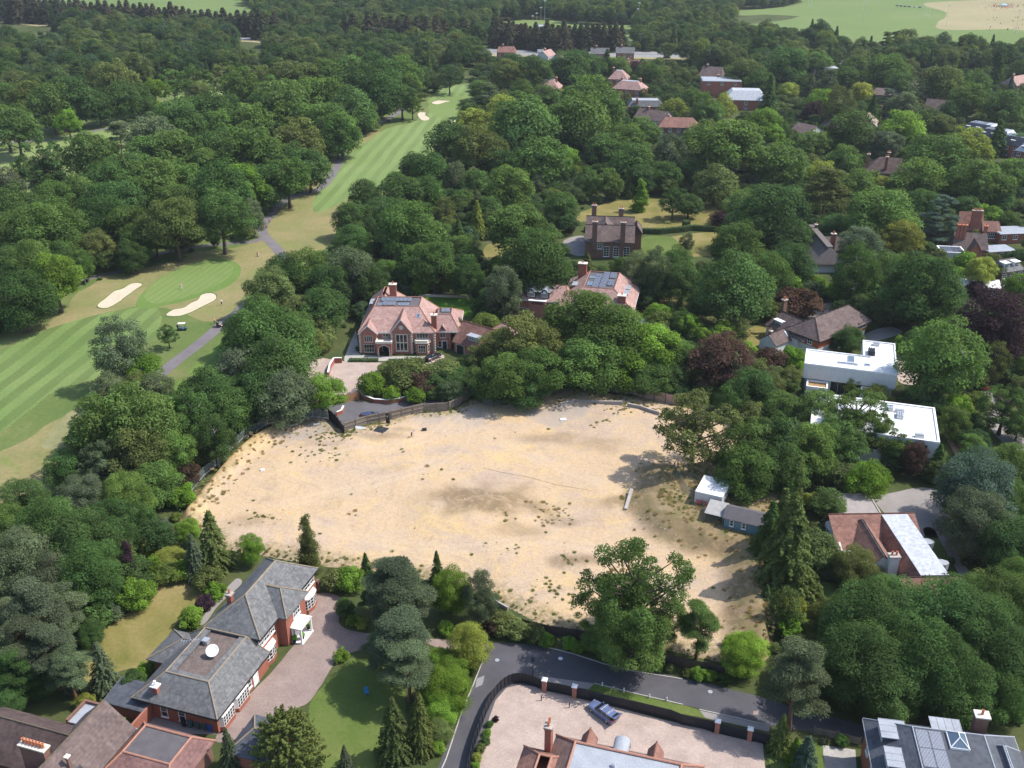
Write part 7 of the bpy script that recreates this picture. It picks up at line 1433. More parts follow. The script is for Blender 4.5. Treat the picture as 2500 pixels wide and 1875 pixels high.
# ------------------------------------------------------------------ vehicles
def car_paint(name, c): return plain(name, c, .25, .3, .5, .8)
M['paint_blue'] = car_paint('car_paint_blue', (.16, .20, .36)); M['paint_black'] = car_paint('car_paint_black', (.012, .012, .015)); M['paint_white'] = car_paint('car_paint_white', (.75, .75, .76)); M['paint_navy'] = car_paint('car_paint_navy', (.03, .035, .09)); M['paint_grey'] = car_paint('car_paint_grey', (.11, .115, .13)); M['paint_green'] = car_paint('cart_paint', (.03, .08, .10)); M['paint_maroon'] = car_paint('cart_paint_dark', (.05, .015, .025))
M['tyre'] = plain('tyre', (.015, .015, .016), .9); M['lamp_red'] = plain('lamp_red', (.5, .02, .02), .3); M['lamp_clear'] = plain('lamp_clear', (.7, .7, .72), .2)
def loft(m, st):
    """closed skin through cross-sections (x, half width, z bottom, z top, chamfer)"""
    n0 = len(m.v)
    for x, w, zb, zt, c in st: m.v += [(x, -w + c * .5, zb), (x, -w, zb + c), (x, -w, zt - c), (x, -w + c, zt), (x, w - c, zt), (x, w, zt - c), (x, w, zb + c), (x, w - c * .5, zb)]
    k = 8
    for i in range(len(st) - 1):
        for q in range(k): m.f.append((n0 + i * k + q, n0 + (i + 1) * k + q, n0 + (i + 1) * k + (q + 1) % k, n0 + i * k + (q + 1) % k)); m.mi.append(m.cur)
    m.f.append(tuple(n0 + q for q in range(k))); m.mi.append(m.cur); m.f.append(tuple(n0 + (len(st) - 1) * k + q for q in range(k - 1, -1, -1))); m.mi.append(m.cur)
def car(label, p, rz, paint, estate=False, bars=False, tailgate=False, cat='car', z=.05, group=None, name='parked_car', simple_=False):
    r = put(name, label, cat, p, rz, z, group); b = MB(); L = 2.35
    loft(b, [(-L, .62, .45, .80, .08), (-L + .12, .84, .30, .92, .12), (-1.6, .90, .22, .96, .12), (0, .91, .20, .96, .12), (1.0, .90, .22, .95, .12), (1.7, .86, .24, .86, .12), (2.15, .78, .30, .74, .12), (L, .60, .36, .62, .08)])
    rb = -2.15 if estate else -1.75; rt = -1.95 if estate else -.95
    loft(b, [(rt, .66, 1.36, 1.42, .03), (rt + .25, .68, 1.38, 1.46, .04), (-.4, .69, 1.40, 1.49, .04), (.15, .66, 1.36, 1.43, .03)])
    part(r, 'body', b, M[paint], smooth=False)
    g = MB(); g.add([(rb, -.82, .94), (1.0, -.82, .94), (1.0, .82, .94), (rb, .82, .94), (rt, -.66, 1.40), (.15, -.66, 1.40), (.15, .66, 1.40), (rt, .66, 1.40)], [(3, 2, 1, 0), (4, 5, 6, 7), (0, 1, 5, 4), (1, 2, 6, 5), (2, 3, 7, 6), (3, 0, 4, 7)])
    part(r, 'window', g, M['glass'])
    pl = MB()
    for xq, xr in ((-.55, -.50), (-1.45, -1.35)):
        for s in (-1, 1): pl.add([(xq - .05, s * .835, .95), (xq + .05, s * .835, .95), (xr + .05, s * .675, 1.41), (xr - .05, s * .675, 1.41)], [(0, 1, 2, 3) if s < 0 else (3, 2, 1, 0)])
    part(r, 'pillar', pl, M[paint])
    if not simple_:
        for s in (-1, 1):
            for x in (-1.42, 1.42):
                w = MB().lathe([(.0, -.1), (.20, -.1), (.31, -.09), (.33, -.05), (.33, .05), (.31, .09), (.20, .1), (.0, .1)], 16); Rm = Matrix.Translation((x, s * .80, .33)) @ Matrix.Rotation(math.pi / 2, 4, 'X'); w.v = [tuple(Rm @ Vector(q)) for q in w.v]
                wo = part(r, 'wheel', w, M['tyre']); rm = MB().lathe([(0, -.11), (.19, -.11), (.19, .11), (0, .11)], 12); rm.v = [tuple(Rm @ Vector(q)) for q in rm.v]; part(wo, 'rim', rm, M['alu'])
            part(r, 'headlight', MB().box(2.02, 2.24, s * .62 - .14, s * .62 + .14, .60, .72), M['lamp_clear']); part(r, 'tail_light', MB().box(-2.37, -2.2, s * .74 - .09, s * .74 + .09, .7, 1.1 if estate else .9), M['lamp_red'])
            part(r, 'mirror', MB().box(.72, .86, s * .93 - .08, s * .93 + .08, .95, 1.08), M[paint])
    if bars:
        for x in (-1.3, -.25): part(r, 'roof_bar', MB().box(x - .05, x + .05, -.72, .72, 1.56, 1.61).box(x - .04, x + .04, -.70, -.64, 1.46, 1.56).box(x - .04, x + .04, .64, .70, 1.46, 1.56), M['alu'])
    if tailgate:
        t = MB().add([(-1.95, -.66, 1.45), (-1.95, .66, 1.45), (-2.85, .74, 1.78), (-2.85, -.74, 1.78), (-1.95, -.66, 1.39), (-1.95, .66, 1.39), (-2.85, .74, 1.70), (-2.85, -.74, 1.70)], [(0, 1, 2, 3), (7, 6, 5, 4), (0, 4, 5, 1), (1, 5, 6, 2), (2, 6, 7, 3), (3, 7, 4, 0)])
        to = part(r, 'tailgate', t, M[paint]); part(to, 'pane', MB().add([(-2.05, -.5, 1.50), (-2.05, .5, 1.50), (-2.5, .54, 1.665), (-2.5, -.54, 1.665)], [(0, 1, 2, 3)]), M['glass']); part(r, 'boot_interior', MB().box(-2.37, -2.0, -.6, .6, .8, 1.3), M['black'])
    return r
R5 = lambda x, y: ground(1060 + x * .2893, 1620 + y * .2893)
a, b_ = R5(1325, 385), R5(1480, 510)
car('blue estate car with roof bars and its tailgate raised', ((a[0] + b_[0]) / 2 + .35, (a[1] + b_[1]) / 2 + .3), math.degrees(math.atan2(a[1] - b_[1], a[0] - b_[0])) + 2, 'paint_blue', True, True, True)
a, b_ = ground(1040, 884), ground(1075, 868); car('black saloon car parked before the brick mansion', ((a[0] + b_[0]) / 2, (a[1] + b_[1]) / 2), math.degrees(math.atan2(b_[1] - a[1], b_[0] - a[0])), 'paint_black')
p = R1(640, 420); car('dark blue car on the driveway, half hidden behind the timber hoarding', (p[0], p[1] + .5), 22, 'paint_navy', True)
p = ground(1322, 130); r = put('white_van', 'white van driving on the far motorway', 'van', p, -4, .05); part(r, 'body', MB().box(-3, 1.6, -1, 1, .4, 2.6).box(1.6, 2.6, -.95, .95, .4, 1.5), M['paint_white']); part(r, 'windscreen', MB().add([(1.61, -.9, 1.5), (1.61, .9, 1.5), (1.61, .9, 2.4), (1.61, -.9, 2.4), (2.5, -.9, 1.52), (2.5, .9, 1.52)], [(3, 2, 5, 4)]), M['glass']); 
for x in (-2, 1.8):
    for s in (-1, 1): part(r, 'wheel', MB().box(x - .35, x + .35, s * .95 - .12, s * .95 + .12, 0, .7), M['tyre'])
car('pale van-like car farther right on the motorway by the dark conifer', ground(1457, 134), 176, 'paint_white', True, simple_=True)
car('white car beside the white cottage at upper right', ground(2232, 236), 20, 'paint_white', simple_=True); car('silver-white car on the lane by dark trees at right', ground(2222, 860), 10, 'paint_white', simple_=True); car('red car on the lane at the far right', ground(2398, 944), 80, 'lamp_red', simple_=True)
for k, x in enumerate((498, 552, 606, 660, 740, 803)):
    car(['grey car first from left in the row on the far green field', 'second car in the row on the far field', 'third car in the row on the far field', 'fourth car in the row on the far field', 'pale-fronted fifth car in the row on the far field', 'dark last car in the row, nearest the dry pitch'][k], ground(2100 + x * .1808, 15 + k * .8), 95, 'paint_grey' if k != 4 else 'paint_white', True, group='cars parked on the far field', simple_=True)
def cart(label, p, rz, paint, roofm):
    r = put('golf_cart', label, 'golf cart', p, rz, .05); b = MB(); loft(b, [(-1.2, .5, .3, .75, .05), (-.9, .58, .25, .8, .06), (-.3, .58, .25, .55, .05), (.5, .58, .25, .5, .05), (.75, .56, .28, .9, .06), (1.2, .48, .3, .7, .06)])
    part(r, 'body', b, M[paint]); s = MB().box(-.75, -.2, -.5, .5, .75, .88).box(-.85, -.72, -.5, .5, .8, 1.25); part(r, 'seat', s, M['cream'])
    rf = MB().box(-1.0, .85, -.6, .6, 1.82, 1.9); rf.box(-.9, .75, -.5, .5, 1.9, 1.94); part(r, 'roof', rf, M[roofm])
    for x, x2 in ((-.9, -.85), (.8, .7)):
        for sgn in (-1, 1): part(r, 'roof_post', MB().tube([(x, sgn * .52, .8), (x2, sgn * .55, 1.82)], .03, 6), M['dark_metal'])
    for x in (-.85, .85):
        for sgn in (-1, 1):
            w = MB().lathe([(0, -.1), (.2, -.1), (.23, -.06), (.23, .06), (.2, .1), (0, .1)], 12); Rm = Matrix.Translation((x, sgn * .5, .23)) @ Matrix.Rotation(math.pi / 2, 4, 'X'); w.v = [tuple(Rm @ Vector(q)) for q in w.v]; part(r, 'wheel', w, M['tyre'])
    part(r, 'steering_wheel', MB().tube([(.55, .25, .85), (.4, .25, 1.1)], .025, 5), M['black']); part(r, 'golf_bag', MB().tube([(-1.1, -.25, .7), (-1.3, -.25, 1.4)], .13, 8).tube([(-1.1, .25, .7), (-1.3, .25, 1.4)], .13, 8), M['black']); return r
cart('teal golf cart with cream roof standing on the grass', ground(446, 806), 5, 'paint_green', 'cream'); cart('dark golf cart with black roof on the asphalt path', ground(541, 797), 42, 'paint_maroon', 'black')

# ------------------------------------------------------------------ people
M['skin'] = plain('skin', (.52, .33, .25), .6); M['hair'] = plain('hair_grey', (.35, .30, .26), .8)
def cloth(nm, c): 
    if nm not in M: M[nm] = plain(nm, c, .9, 0, .1)
    return nm
def skin_mesh(name, pts, edges, mat, parent, root=0):
    me = bpy.data.meshes.new(name); me.from_pydata([p[:3] for p in pts], edges, []); o = link(name, me, mat, None)
    md = o.modifiers.new('s', 'SKIN'); lay = me.skin_vertices[0].data if me.skin_vertices else None
    if lay is None:
        bm = bmesh.new(); bm.from_mesh(me); bm.verts.layers.skin.verify(); bm.to_mesh(me); bm.free(); lay = me.skin_vertices[0].data
    for i, p in enumerate(pts): lay[i].radius = (p[3], p[3] if len(p) < 5 else p[4]); lay[i].use_root = (i == root)
    o.modifiers.new('u', 'SUBSURF').levels = 1; o.modifiers['u'].render_levels = 1
    dg = bpy.context.evaluated_depsgraph_get(); m2 = bpy.data.meshes.new_from_object(o.evaluated_get(dg)); o.modifiers.clear(); o.data = m2; o.parent = parent
    m2.polygons.foreach_set('use_smooth', [True] * len(m2.polygons)); return o
def person(label, p, rz, top, bottom, stride=.18, bend=0.0, arms=(.2, .2), z=.05, hair='hair'):
    """one continuous body with clothes as children; faces +X"""
    r = put('person', label, 'person', p, rz, z); bx = math.sin(bend) ; bz = math.cos(bend); H0 = .92
    def up(t, y=0, f=0): return (bx * t + f * bz, y, H0 + bz * t - f * bx)
    J = [(*up(0), .13, .15), (*up(.28), .12, .15), (*up(.46), .12, .17), (*up(.56), .055), (*up(.64, 0, .02), .085, .08), (*up(.76, 0, .02), .10, .085), (*up(.84, 0, .01), .06)]
    E_ = [(0, 1), (1, 2), (2, 3), (3, 4), (4, 5), (5, 6)]
    for s, a, st_ in ((-1, arms[0], stride), (1, arms[1], -stride)):
        i = len(J); J += [(*up(.47, s * .20), .06), (*up(.22, s * .25, .03 + a * .3), .045), (*up(-.02 + a * .25, s * .22, .08 + a), .035), (*up(-.10 + a * .3, s * .21, .12 + a), .04, .025)]; E_ += [(2, i), (i, i + 1), (i + 1, i + 2), (i + 2, i + 3)]
        k = len(J); J += [(.0, s * .10, .86, .085), (st_ * .55 + .02, s * .10, .47, .06), (st_, s * .10, .09, .042), (st_ + .14, s * .11, .035, .035)]; E_ += [(0, k), (k, k + 1), (k + 1, k + 2), (k + 2, k + 3)]
    skin_mesh('body', J, E_, M['skin'], r)
    S_ = [(*up(.02), .155, .175), (*up(.28), .145, .175), (*up(.45), .145, .195), (*up(.52), .08)]; SE = [(0, 1), (1, 2), (2, 3)]
    for q, s, a in ((0, -1, arms[0]), (1, 1, arms[1])):
        i = len(S_); S_ += [(*up(.47, s * .20), .085), (*up(.27, s * .245, .025 + a * .25), .07)]; SE += [(2, i), (i, i + 1)]
    skin_mesh('shirt', S_, SE, M[top], r); Tq = [(0, 0, H0 + .02, .15, .17)]; TE = []
    for s, st_ in ((-1, stride), (1, -stride)):
        k = len(Tq); Tq += [(0, s * .10, .84, .11), (st_ * .55 + .02, s * .10, .47, .085), (st_ * .95, s * .10, .16, .065)]; TE += [(0, k), (k, k + 1), (k + 1, k + 2)]
    skin_mesh('trousers', Tq, TE, M[bottom], r)
    hp = up(.78, 0, -.02); hm = MB()
    hm.lathe([(.02, .12), (.085, .09), (.112, .02), (.108, -.05)], 10, hp); part(r, 'hair', hm, M[hair], smooth=True)
    f = MB(); fp = up(.74, 0, .115); f.box(fp[0] - .01, fp[0] + .03, -.014, .014, fp[2] - .03, fp[2] + .02); e_ = up(.765, 0, .105); f.cur = 1
    for s in (-1, 1): f.box(e_[0] - .005, e_[0] + .012, s * .035 - .012, s * .035 + .012, e_[2] - .008, e_[2] + .008)
    mo = up(.69, 0, .10); f.box(mo[0] - .005, mo[0] + .012, -.025, .025, mo[2] - .006, mo[2] + .006); part(r, 'face', f, [M['skin'], M['black']])
    hd = MB()
    for s, a in ((-1, arms[0]), (1, arms[1])):
        c0 = up(-.10 + a * .3, s * .21, .12 + a)
        for q in range(4): hd.tube([(c0[0] + .02 * q - .03, c0[1], c0[2] - .02), (c0[0] + .02 * q - .025, c0[1] + s * .01, c0[2] - .07), (c0[0] + .02 * q - .02, c0[1] - s * .012, c0[2] - .10 - .01 * (q in (1, 2)))], [.010, .009, .007], 5)
        hd.tube([(c0[0] + .03, c0[1], c0[2] + .01), (c0[0] + .06, c0[1] - s * .02, c0[2] - .04)], [.011, .008], 5)
    part(r, 'hands', hd, M['skin']); return r
cloth('shirt_pink', (.75, .22, .42)); cloth('shirt_white', (.75, .76, .80)); cloth('shirt_coral', (.80, .32, .20)); cloth('trousers_white', (.72, .70, .66)); cloth('trousers_dark', (.03, .03, .04)); cloth('shirt_lilac', (.62, .58, .78)); cloth('shirt_red', (.62, .12, .10)); cloth('shorts_navy', (.03, .035, .07))
g5 = lambda x, y: ground(380 + x * .1568, 600 + y * .1568); g6 = lambda x, y: ground(600 + x * .0844, 500 + y * .0844)
person('golfer in pink top and white trousers walking across the putting green', g5(408, 676), -20, 'shirt_pink', 'trousers_white', .28, .08)
person('golfer in white shirt and dark shorts right of the bunker', g5(1028, 925), -60, 'shirt_white', 'shorts_navy', .2)
person('golfer in coral shirt walking towards the dark golf cart', g5(920, 1218), -40, 'shirt_coral', 'trousers_dark', .22)
person('walker in pale top and dark shorts, farthest of the group on the path', g6(690, 530), -110, 'shirt_coral', 'trousers_dark', .2)
person('walker in red top pushing a trolley on the path', g6(520, 715), -120, 'shirt_red', 'trousers_white', .2, .1, (.3, .3)); person('walker in coral top beside the red-topped walker', g6(600, 690), -120, 'shirt_coral', 'trousers_dark', .2)
person('golfer in orange top bending over a white bag on dry grass', g6(340, 1480), -30, 'shirt_coral', 'trousers_dark', .1, .5, (.3, .3))
ps = R1(1085, 640); person('person in lilac and white top bending forward on the sandy plot', ps, -10, 'shirt_lilac', 'trousers_dark', .16, .75, (.35, .35), gz(*ps) + .03)
def trolley(label, p, rz, c):
    r = put('golf_trolley', label, 'golf trolley', p, rz, .05); part(r, 'bag', MB().tube([(0, 0, .2), (-.25, 0, 1.0)], [.13, .15], 10), M[c]); part(r, 'handle', MB().tube([(.05, 0, .15), (-.5, 0, 1.05), (-.6, 0, 1.05)], .02, 5), M['dark_metal'])
    for s in (-1, 1): part(r, 'wheel', MB().tube([(.05, s * .3 - .03, .15), (.05, s * .3 + .03, .15)], .15, 12), M['tyre'])
trolley('golf trolley with black bag in front of the walkers', g6(465, 745), 60, 'black'); trolley('white golf bag standing by the bending golfer', g6(362, 1500), 200, 'white')
def pole(name, label, cat, p, h, r0, head=None, mat='alu', group=None):
    r = put(name, label, cat, p, 0, 0, group); part(r, 'pole', MB().tube([(0, 0, 0), (0, 0, h)], [r0, r0 * .6], 8), M[mat])
    if head == 'flood':
        m = MB().box(-1.1, 1.1, -.15, .15, h, h + .2)
        for q in range(3): m.box(-1.0 + .7 * q, -.5 + .7 * q, -.35, .25, h + .2, h + .75)
        part(r, 'floodlight', m, M['white'])
    elif head == 'street': part(r, 'lamp_head', MB().box(-1.6, 1.6, -.08, .08, h, h + .12).box(-1.9, -1.1, -.2, .2, h - .08, h + .1).box(1.1, 1.9, -.2, .2, h - .08, h + .1), M['alu'])
    elif head == 'flag': part(r, 'flag', MB().box(.02, .62, -.01, .01, h - .45, h - .05), M['yellow'])
    elif head == 'lantern': part(r, 'lantern', MB().lathe([(.08, 0), (.2, .1), (.24, .5), (.28, .52), (.1, .75), (.03, .85)], 8, (0, 0, h)), M['black'])
    return r
M['yellow'] = plain('flag_yellow', (.75, .65, .06), .8)
pole('flagstick', 'golf flagstick with yellow flag on the near putting green', 'flagstick', g5(697, 455), 2.1, .025, 'flag', 'yellow')
pole('lane_lamp', 'black lamp post at the bend of the lane', 'lamp post', T(1, 2, 1240, 1058), 2.6, .06, 'lantern', 'black')
for k, (x, y) in enumerate(((1690, 1128), (1830, 1165), (1995, 1205), (2107, 1225))):
    o = tag(MB().lathe([(.10, 0), (.09, .6), (.05, .68)], 8).build('verge_post', M['white']), ['white verge post', 'white verge post', 'white verge post', 'white verge post'][k] + ' beside the lane, ' + ['nearest the gates', 'second from the gates', 'third from the gates', 'farthest from the gates'][k], 'post', 'white posts along the verge'); q = T(1, 2, x, y); o.location = (q[0], q[1], .05)
for k, (x, y) in enumerate(((1296, 1222), (1477, 1268))):
    o = tag(MB().lathe([(.07, 0), (.07, .75), (.09, .76), (.09, .85), (.02, .9)], 8).build('bollard_light', M['dark_metal']), ['small dark bollard light on paving left of the tree shadow', 'small dark bollard light inside the tree shadow on paving'][k], 'bollard', 'bollard lights on the forecourt'); q = T(1, 2, x, y); o.location = (q[0], q[1], .05)
for k, (x, y, yt, lab) in enumerate(((165, 95, 35, 'left of the far conifer belt'), (523, 130, 60, 'in front of the conifer belt near the left'), (1325, 165, 125, 'in front of the russet conifers'), (1635, 215, 145, 'rightmost of the left-hand motorway lamps'), (75, 250, 180, 'between dark trees at centre left'))):
    q = T(0 if k < 4 else 1, 0, x, y); pole('motorway_lamp', 'twin-arm motorway lamp post ' + lab, 'lamp post', q, 12, .12, 'street', group='lamp posts along the motorway')
for k, (x, y, h_) in enumerate(((1162, 312, 12), (1546, 318, 12), (1936, 330, 12))): pole('motorway_lamp', 'twin-arm motorway lamp post before the middle conifers, ' + ['left', 'centre', 'right'][k], 'lamp post', T(1, 0, x, y), h_, .12, 'street', group='lamp posts along the motorway')
R9 = lambda x, y: ground(1290 + x * .1492, y * .1492)
for k, (x, y, h_) in enumerate(((70, 490, 11), (135, 440, 11), (203, 425, 15), (265, 410, 20), (1705, 450, 8), (1722, 470, 11), (1778, 475, 16), (1795, 455, 20))): pole('floodlight_mast', 'tall sports floodlight mast ' + ['leftmost at the left end of the pitch', 'second at the left end of the pitch', 'third at the left end of the pitch', 'tallest at the left end of the pitch', 'shortest at the right end of the pitch', 'second at the right end of the pitch', 'third at the right end of the pitch', 'tallest at the right end of the pitch'][k], 'floodlight', R9(x, y), h_, .14, 'flood', group='floodlights round the football pitch')
R4 = lambda x, y: ground(2100 + x * .1808, y * .1808)
pole('floodlight_mast', 'slim floodlight mast on the green field left of parked cars', 'floodlight', R4(40, 290), 17, .14, 'flood'); pole('floodlight_mast', 'slim floodlight mast at the edge of the dry pitch', 'floodlight', R4(1155, 355), 17, .14, 'flood'); pole('floodlight_mast', 'slim floodlight mast at the far right of the dry pitch', 'floodlight', R4(2095, 450), 18, .14, 'flood')
def goal(name, label, p, rz, w, h, hh):
    r = put(name, label, 'goal', p, rz, .05); m = MB().box(-w / 2 - .06, -w / 2 + .06, -.06, .06, 0, hh).box(w / 2 - .06, w / 2 + .06, -.06, .06, 0, hh); part(r, 'post', m, M['white']); part(r, 'crossbar', MB().box(-w / 2 + .06, w / 2 - .06, -.05, .05, h - .06, h + .06), M['white'])
goal('football_goal', 'white football goal at the far side of the pitch', R9(890, 410), -2, 7.3, 2.44, 2.5); goal('rugby_posts', 'tall rugby posts left on the far field', T(2, 0, 822, 60), -75, 5.6, 3, 13); goal('rugby_posts', 'tall rugby posts near the parked cars', R4(905, 250), -75, 5.6, 3, 13); goal('football_goal', 'white goal on the dry pitch at right', R4(1718, 370), 0, 7.3, 2.44, 2.5)
r = put('gazebo', 'pale blue gazebo among the crowd on the dry field', 'gazebo', R4(1940, 95), 0); M['gaz'] = plain('gazebo_blue', (.25, .50, .75), .8); part(r, 'canopy', MB().add([(-3, -3, 2.2), (3, -3, 2.2), (3, 3, 2.2), (-3, 3, 2.2), (0, 0, 3.6)], [(0, 1, 4), (1, 2, 4), (2, 3, 4), (3, 0, 4), (3, 2, 1, 0)]), M['gaz'])
for x in (-2.9, 2.9):
    for y in (-2.9, 2.9): part(r, 'leg', MB().box(x - .06, x + .06, y - .06, y + .06, 0, 2.2), M['alu'])
cw = MB(); rn = random.Random(9)
for _ in range(120):
    q = R4(rn.gauss(1950, 110), rn.gauss(92, 14)) if rn.random() < .7 else R4(rn.uniform(1700, 2200), rn.uniform(60, 420)); cw.cur = rn.randrange(4)
    cw.lathe([(.14, 0), (.2, .5), (.22, .9), (.28, 1.3), (.2, 1.42), (.08, 1.48), (.13, 1.6), (.1, 1.75), (.02, 1.8)], 6, (q[0], q[1], .04))
tag(cw.build('crowd', [M['shirt_red'], M['shirt_white'], M['trousers_dark'], M['shirt_coral']]), 'crowd of tiny figures gathered on the dry field at top right', kind='stuff')
r = put('pavilion', 'white marquee at the right end of the far football pitch', 'marquee', R9(1770, 570), 10); part(r, 'canopy', MB().box(-3, 5, -3, 3, 0, 2.6).add([(-3.2, -3.2, 2.6), (5.2, -3.2, 2.6), (5.2, 3.2, 2.6), (-3.2, 3.2, 2.6), (-2.5, 0, 4), (4.5, 0, 4)], [(0, 1, 5, 4), (2, 3, 4, 5), (1, 2, 5), (3, 0, 4)]), M['white'])
r = put('dugout', 'small grey pavilion left of the football pitch', 'pavilion', R9(225, 480), 12); walls(r, [(-4, 4, -2, 2, 0, 2.6)], M['render']); roof(r, (-4.4, 4.4, -2.4, 2.4), (-4.4, 4.4, 0, 0), 2.6, 3.8, M['roof_lead'], skip='we')

# ------------------------------------------------------------------ garden odds and ends
def bin_(label, p, rz, c, g=None):
    r = put('wheelie_bin', label, 'bin', p, rz, .05, g); part(r, 'body', MB().add([(-.22, -.28, .1), (.22, -.28, .1), (.22, .22, .1), (-.22, .22, .1), (-.29, -.35, 1.0), (.29, -.35, 1.0), (.29, .3, 1.0), (-.29, .3, 1.0)], [(3, 2, 1, 0), (4, 5, 6, 7), (0, 1, 5, 4), (1, 2, 6, 5), (2, 3, 7, 6), (3, 0, 4, 7)]), M[c]); part(r, 'lid', MB().box(-.31, .31, -.38, .34, 1.0, 1.08), M[c])
    for s in (-1, 1): part(r, 'wheel', MB().tube([(s * .2 - .04, .28, .1), (s * .2 + .04, .28, .1)], .1, 10), M['tyre'])
M['bin_green'] = plain('bin_green', (.02, .10, .07), .5); M['bin_blue'] = plain('bin_blue', (.02, .10, .42), .5); M['bin_teal'] = plain('bin_teal', (.04, .12, .13), .5)
for k in range(5): bin_(['black bin first in the row by the slate house yard', 'teal bin second in the row behind the annexe', 'teal bin third in the row behind the annexe', 'teal bin fourth in the row beside the blue bin', 'blue bin at the right end of the yard row'][k], T(0, 2, 1195 + 45 * k - (10 if k == 4 else 0), 1375 + 8 * k, .3), -17, ['black', 'bin_teal', 'bin_teal', 'bin_teal', 'bin_blue'][k], 'bins in the yard')
bin_('green and black bin by the mansion side door', T(1, 1, 622, 612), 0, 'bin_green'); bin_('blue bin behind the white forecourt wall', ground(809, 894), 0, 'bin_blue')
r = put('garden_chair', 'small blue chair on the shaded lawn left of the lane', 'chair', T(1, 2, 165, 1180), 20, .05); M['chair_blue'] = plain('chair_blue', (.03, .22, .42), .6)
part(r, 'seat', MB().box(-.3, .3, -.3, .3, .38, .45), M['chair_blue']); part(r, 'backrest', MB().box(-.3, .3, .25, .32, .45, 1.05), M['chair_blue'])
for x in (-.26, .26):
    for y in (-.26, .26): part(r, 'leg', MB().box(x - .03, x + .03, y - .03, y + .03, 0, .38), M['chair_blue'])
r = put('garden_table', 'round green garden table on the shaded patio of the red-roofed house', 'table', T(2, 2, 925, 195), 0, .03); M['tab_g'] = plain('table_green', (.04, .16, .10), .5); part(r, 'top', MB().lathe([(.02, .7), (.6, .7), (.6, .74), (.02, .74)], 16), M['tab_g']); part(r, 'leg', MB().lathe([(.3, 0), (.05, .1), (.05, .7)], 8), M['tab_g'])
r = put('patio_umbrella', 'closed dark parasol canopy over garden seats right of second mansion', 'parasol', T(1, 1, 2050, 285), 0); part(r, 'canopy', MB().lathe([(1.5, 2.0), (1.45, 2.1), (.8, 2.5), (.05, 2.8)], 10), M['black']); part(r, 'pole', MB().tube([(0, 0, 0), (0, 0, 2.1)], .04, 6), M['black'])
r = put('garden_sofa', 'black garden sofa on the lawn right of second mansion', 'sofa', T(1, 1, 2015, 305), -10); part(r, 'seat', MB().box(-1.4, 1.4, -.5, .5, 0, .42), M['black']); part(r, 'backrest', MB().box(-1.4, 1.4, .35, .55, .42, .85), M['black'])
r = put('deck_chair', 'pale lounger on the lawn at the right of second mansion', 'lounger', T(1, 1, 2075, 340), 30); part(r, 'bed', MB().box(-.4, .4, -1, .5, .3, .4), M['white']); part(r, 'backrest', MB().add([(-.4, .5, .4), (.4, .5, .4), (.4, 1.1, .9), (-.4, 1.1, .9), (-.4, .5, .32), (.4, .5, .32), (.4, 1.1, .82), (-.4, 1.1, .82)], [(0, 1, 2, 3), (7, 6, 5, 4), (2, 6, 7, 3)]), M['white']); part(r, 'leg', MB().box(-.35, -.28, -.9, -.8, 0, .3).box(.28, .35, -.9, -.8, 0, .3).box(-.35, -.28, .4, .5, 0, .3).box(.28, .35, .4, .5, 0, .3), M['alu'])
for k, (x, y) in enumerate(((1910, 845), (1960, 825), (2000, 760), (2003, 722))):
    r = put('plant_pot', 'plant pot by the white porch, ' + ['largest at the near corner', 'second from the near corner', 'third along the porch', 'farthest along the porch'][k], 'plant pot', T(0, 2, x, y), 0, .05, 'pots by the white porch'); part(r, 'pot', MB().lathe([(.22, 0), (.32, .5), (.34, .52), (.28, .5)], 12), M['dark_metal']); part(r, 'plant', MB().lathe([(.1, .5), (.4, .7), (.45, .95), (.3, 1.2), (.05, 1.3)], 10), M['leafball'] if 'leafball' in M else M['lawn_lush'])
def hedge(label, pts, h, w, tone, cat='hedge'):
    """clipped hedge: leaves over a straight-sided body"""
    rng = np.random.default_rng(len(label)); C = []; N = []; ox, oy = pts[0]
    core = MB()
    for a, b in zip(pts, pts[1:]):
        d = math.hypot(b[0] - a[0], b[1] - a[1]); ux, uy = (b[0] - a[0]) / d, (b[1] - a[1]) / d; n = int(d * (2 * h + w) * 26)
        t = rng.random(n) * d; q = rng.random(n) * (2 * h + w); s = np.where(q < h, -1, np.where(q > h + w, 1, 0)); off = np.where(s == 0, q - h - w / 2, s * w / 2); zz = np.where(s == 0, h, np.where(s < 0, q, q - h - w)); j = rng.normal(size=(n, 3)) * .07
        C.append(np.stack([a[0] - ox + ux * t - uy * off, a[1] - oy + uy * t + ux * off, zz], 1) + j); N.append(np.stack([-uy * s * 1.0, ux * s * 1.0, (s == 0) * 1.0 + .3], 1) + rng.normal(size=(n, 3)) * .4)
        core.prism([(a[0] - ox + uy * w * .42, a[1] - oy - ux * w * .42), (b[0] - ox + uy * w * .42, b[1] - oy - ux * w * .42), (b[0] - ox - uy * w * .42, b[1] - oy + ux * w * .42), (a[0] - ox - uy * w * .42, a[1] - oy + ux * w * .42)], 0, h * .95)
    C = np.concatenate(C); N = np.concatenate(N); r = put('hedge', label, cat, pts[0]); me = leaf_mesh('foliage', C, N, .24 * rng.uniform(.7, 1.3, len(C)), rng.uniform(.75, 1.25, len(C)), rng)
    o = link('foliage', me, M['leaf'], r); c = TONE[tone]; o.color = (*c, 1); core.build('hedge_body', M['hedge_core'], r)
M['hedge_core'] = simple('hedge_inside', (.03, .05, .015), (.015, .025, .01), 2)
hedge('clipped dark hedge beyond the manor lawn', tl(1, 0, (1930, 1510), (2060, 1515), (2212, 1500)) + tl(2, 0, (60, 1490), (230, 1500)), 1.8, 1.6, 'd')
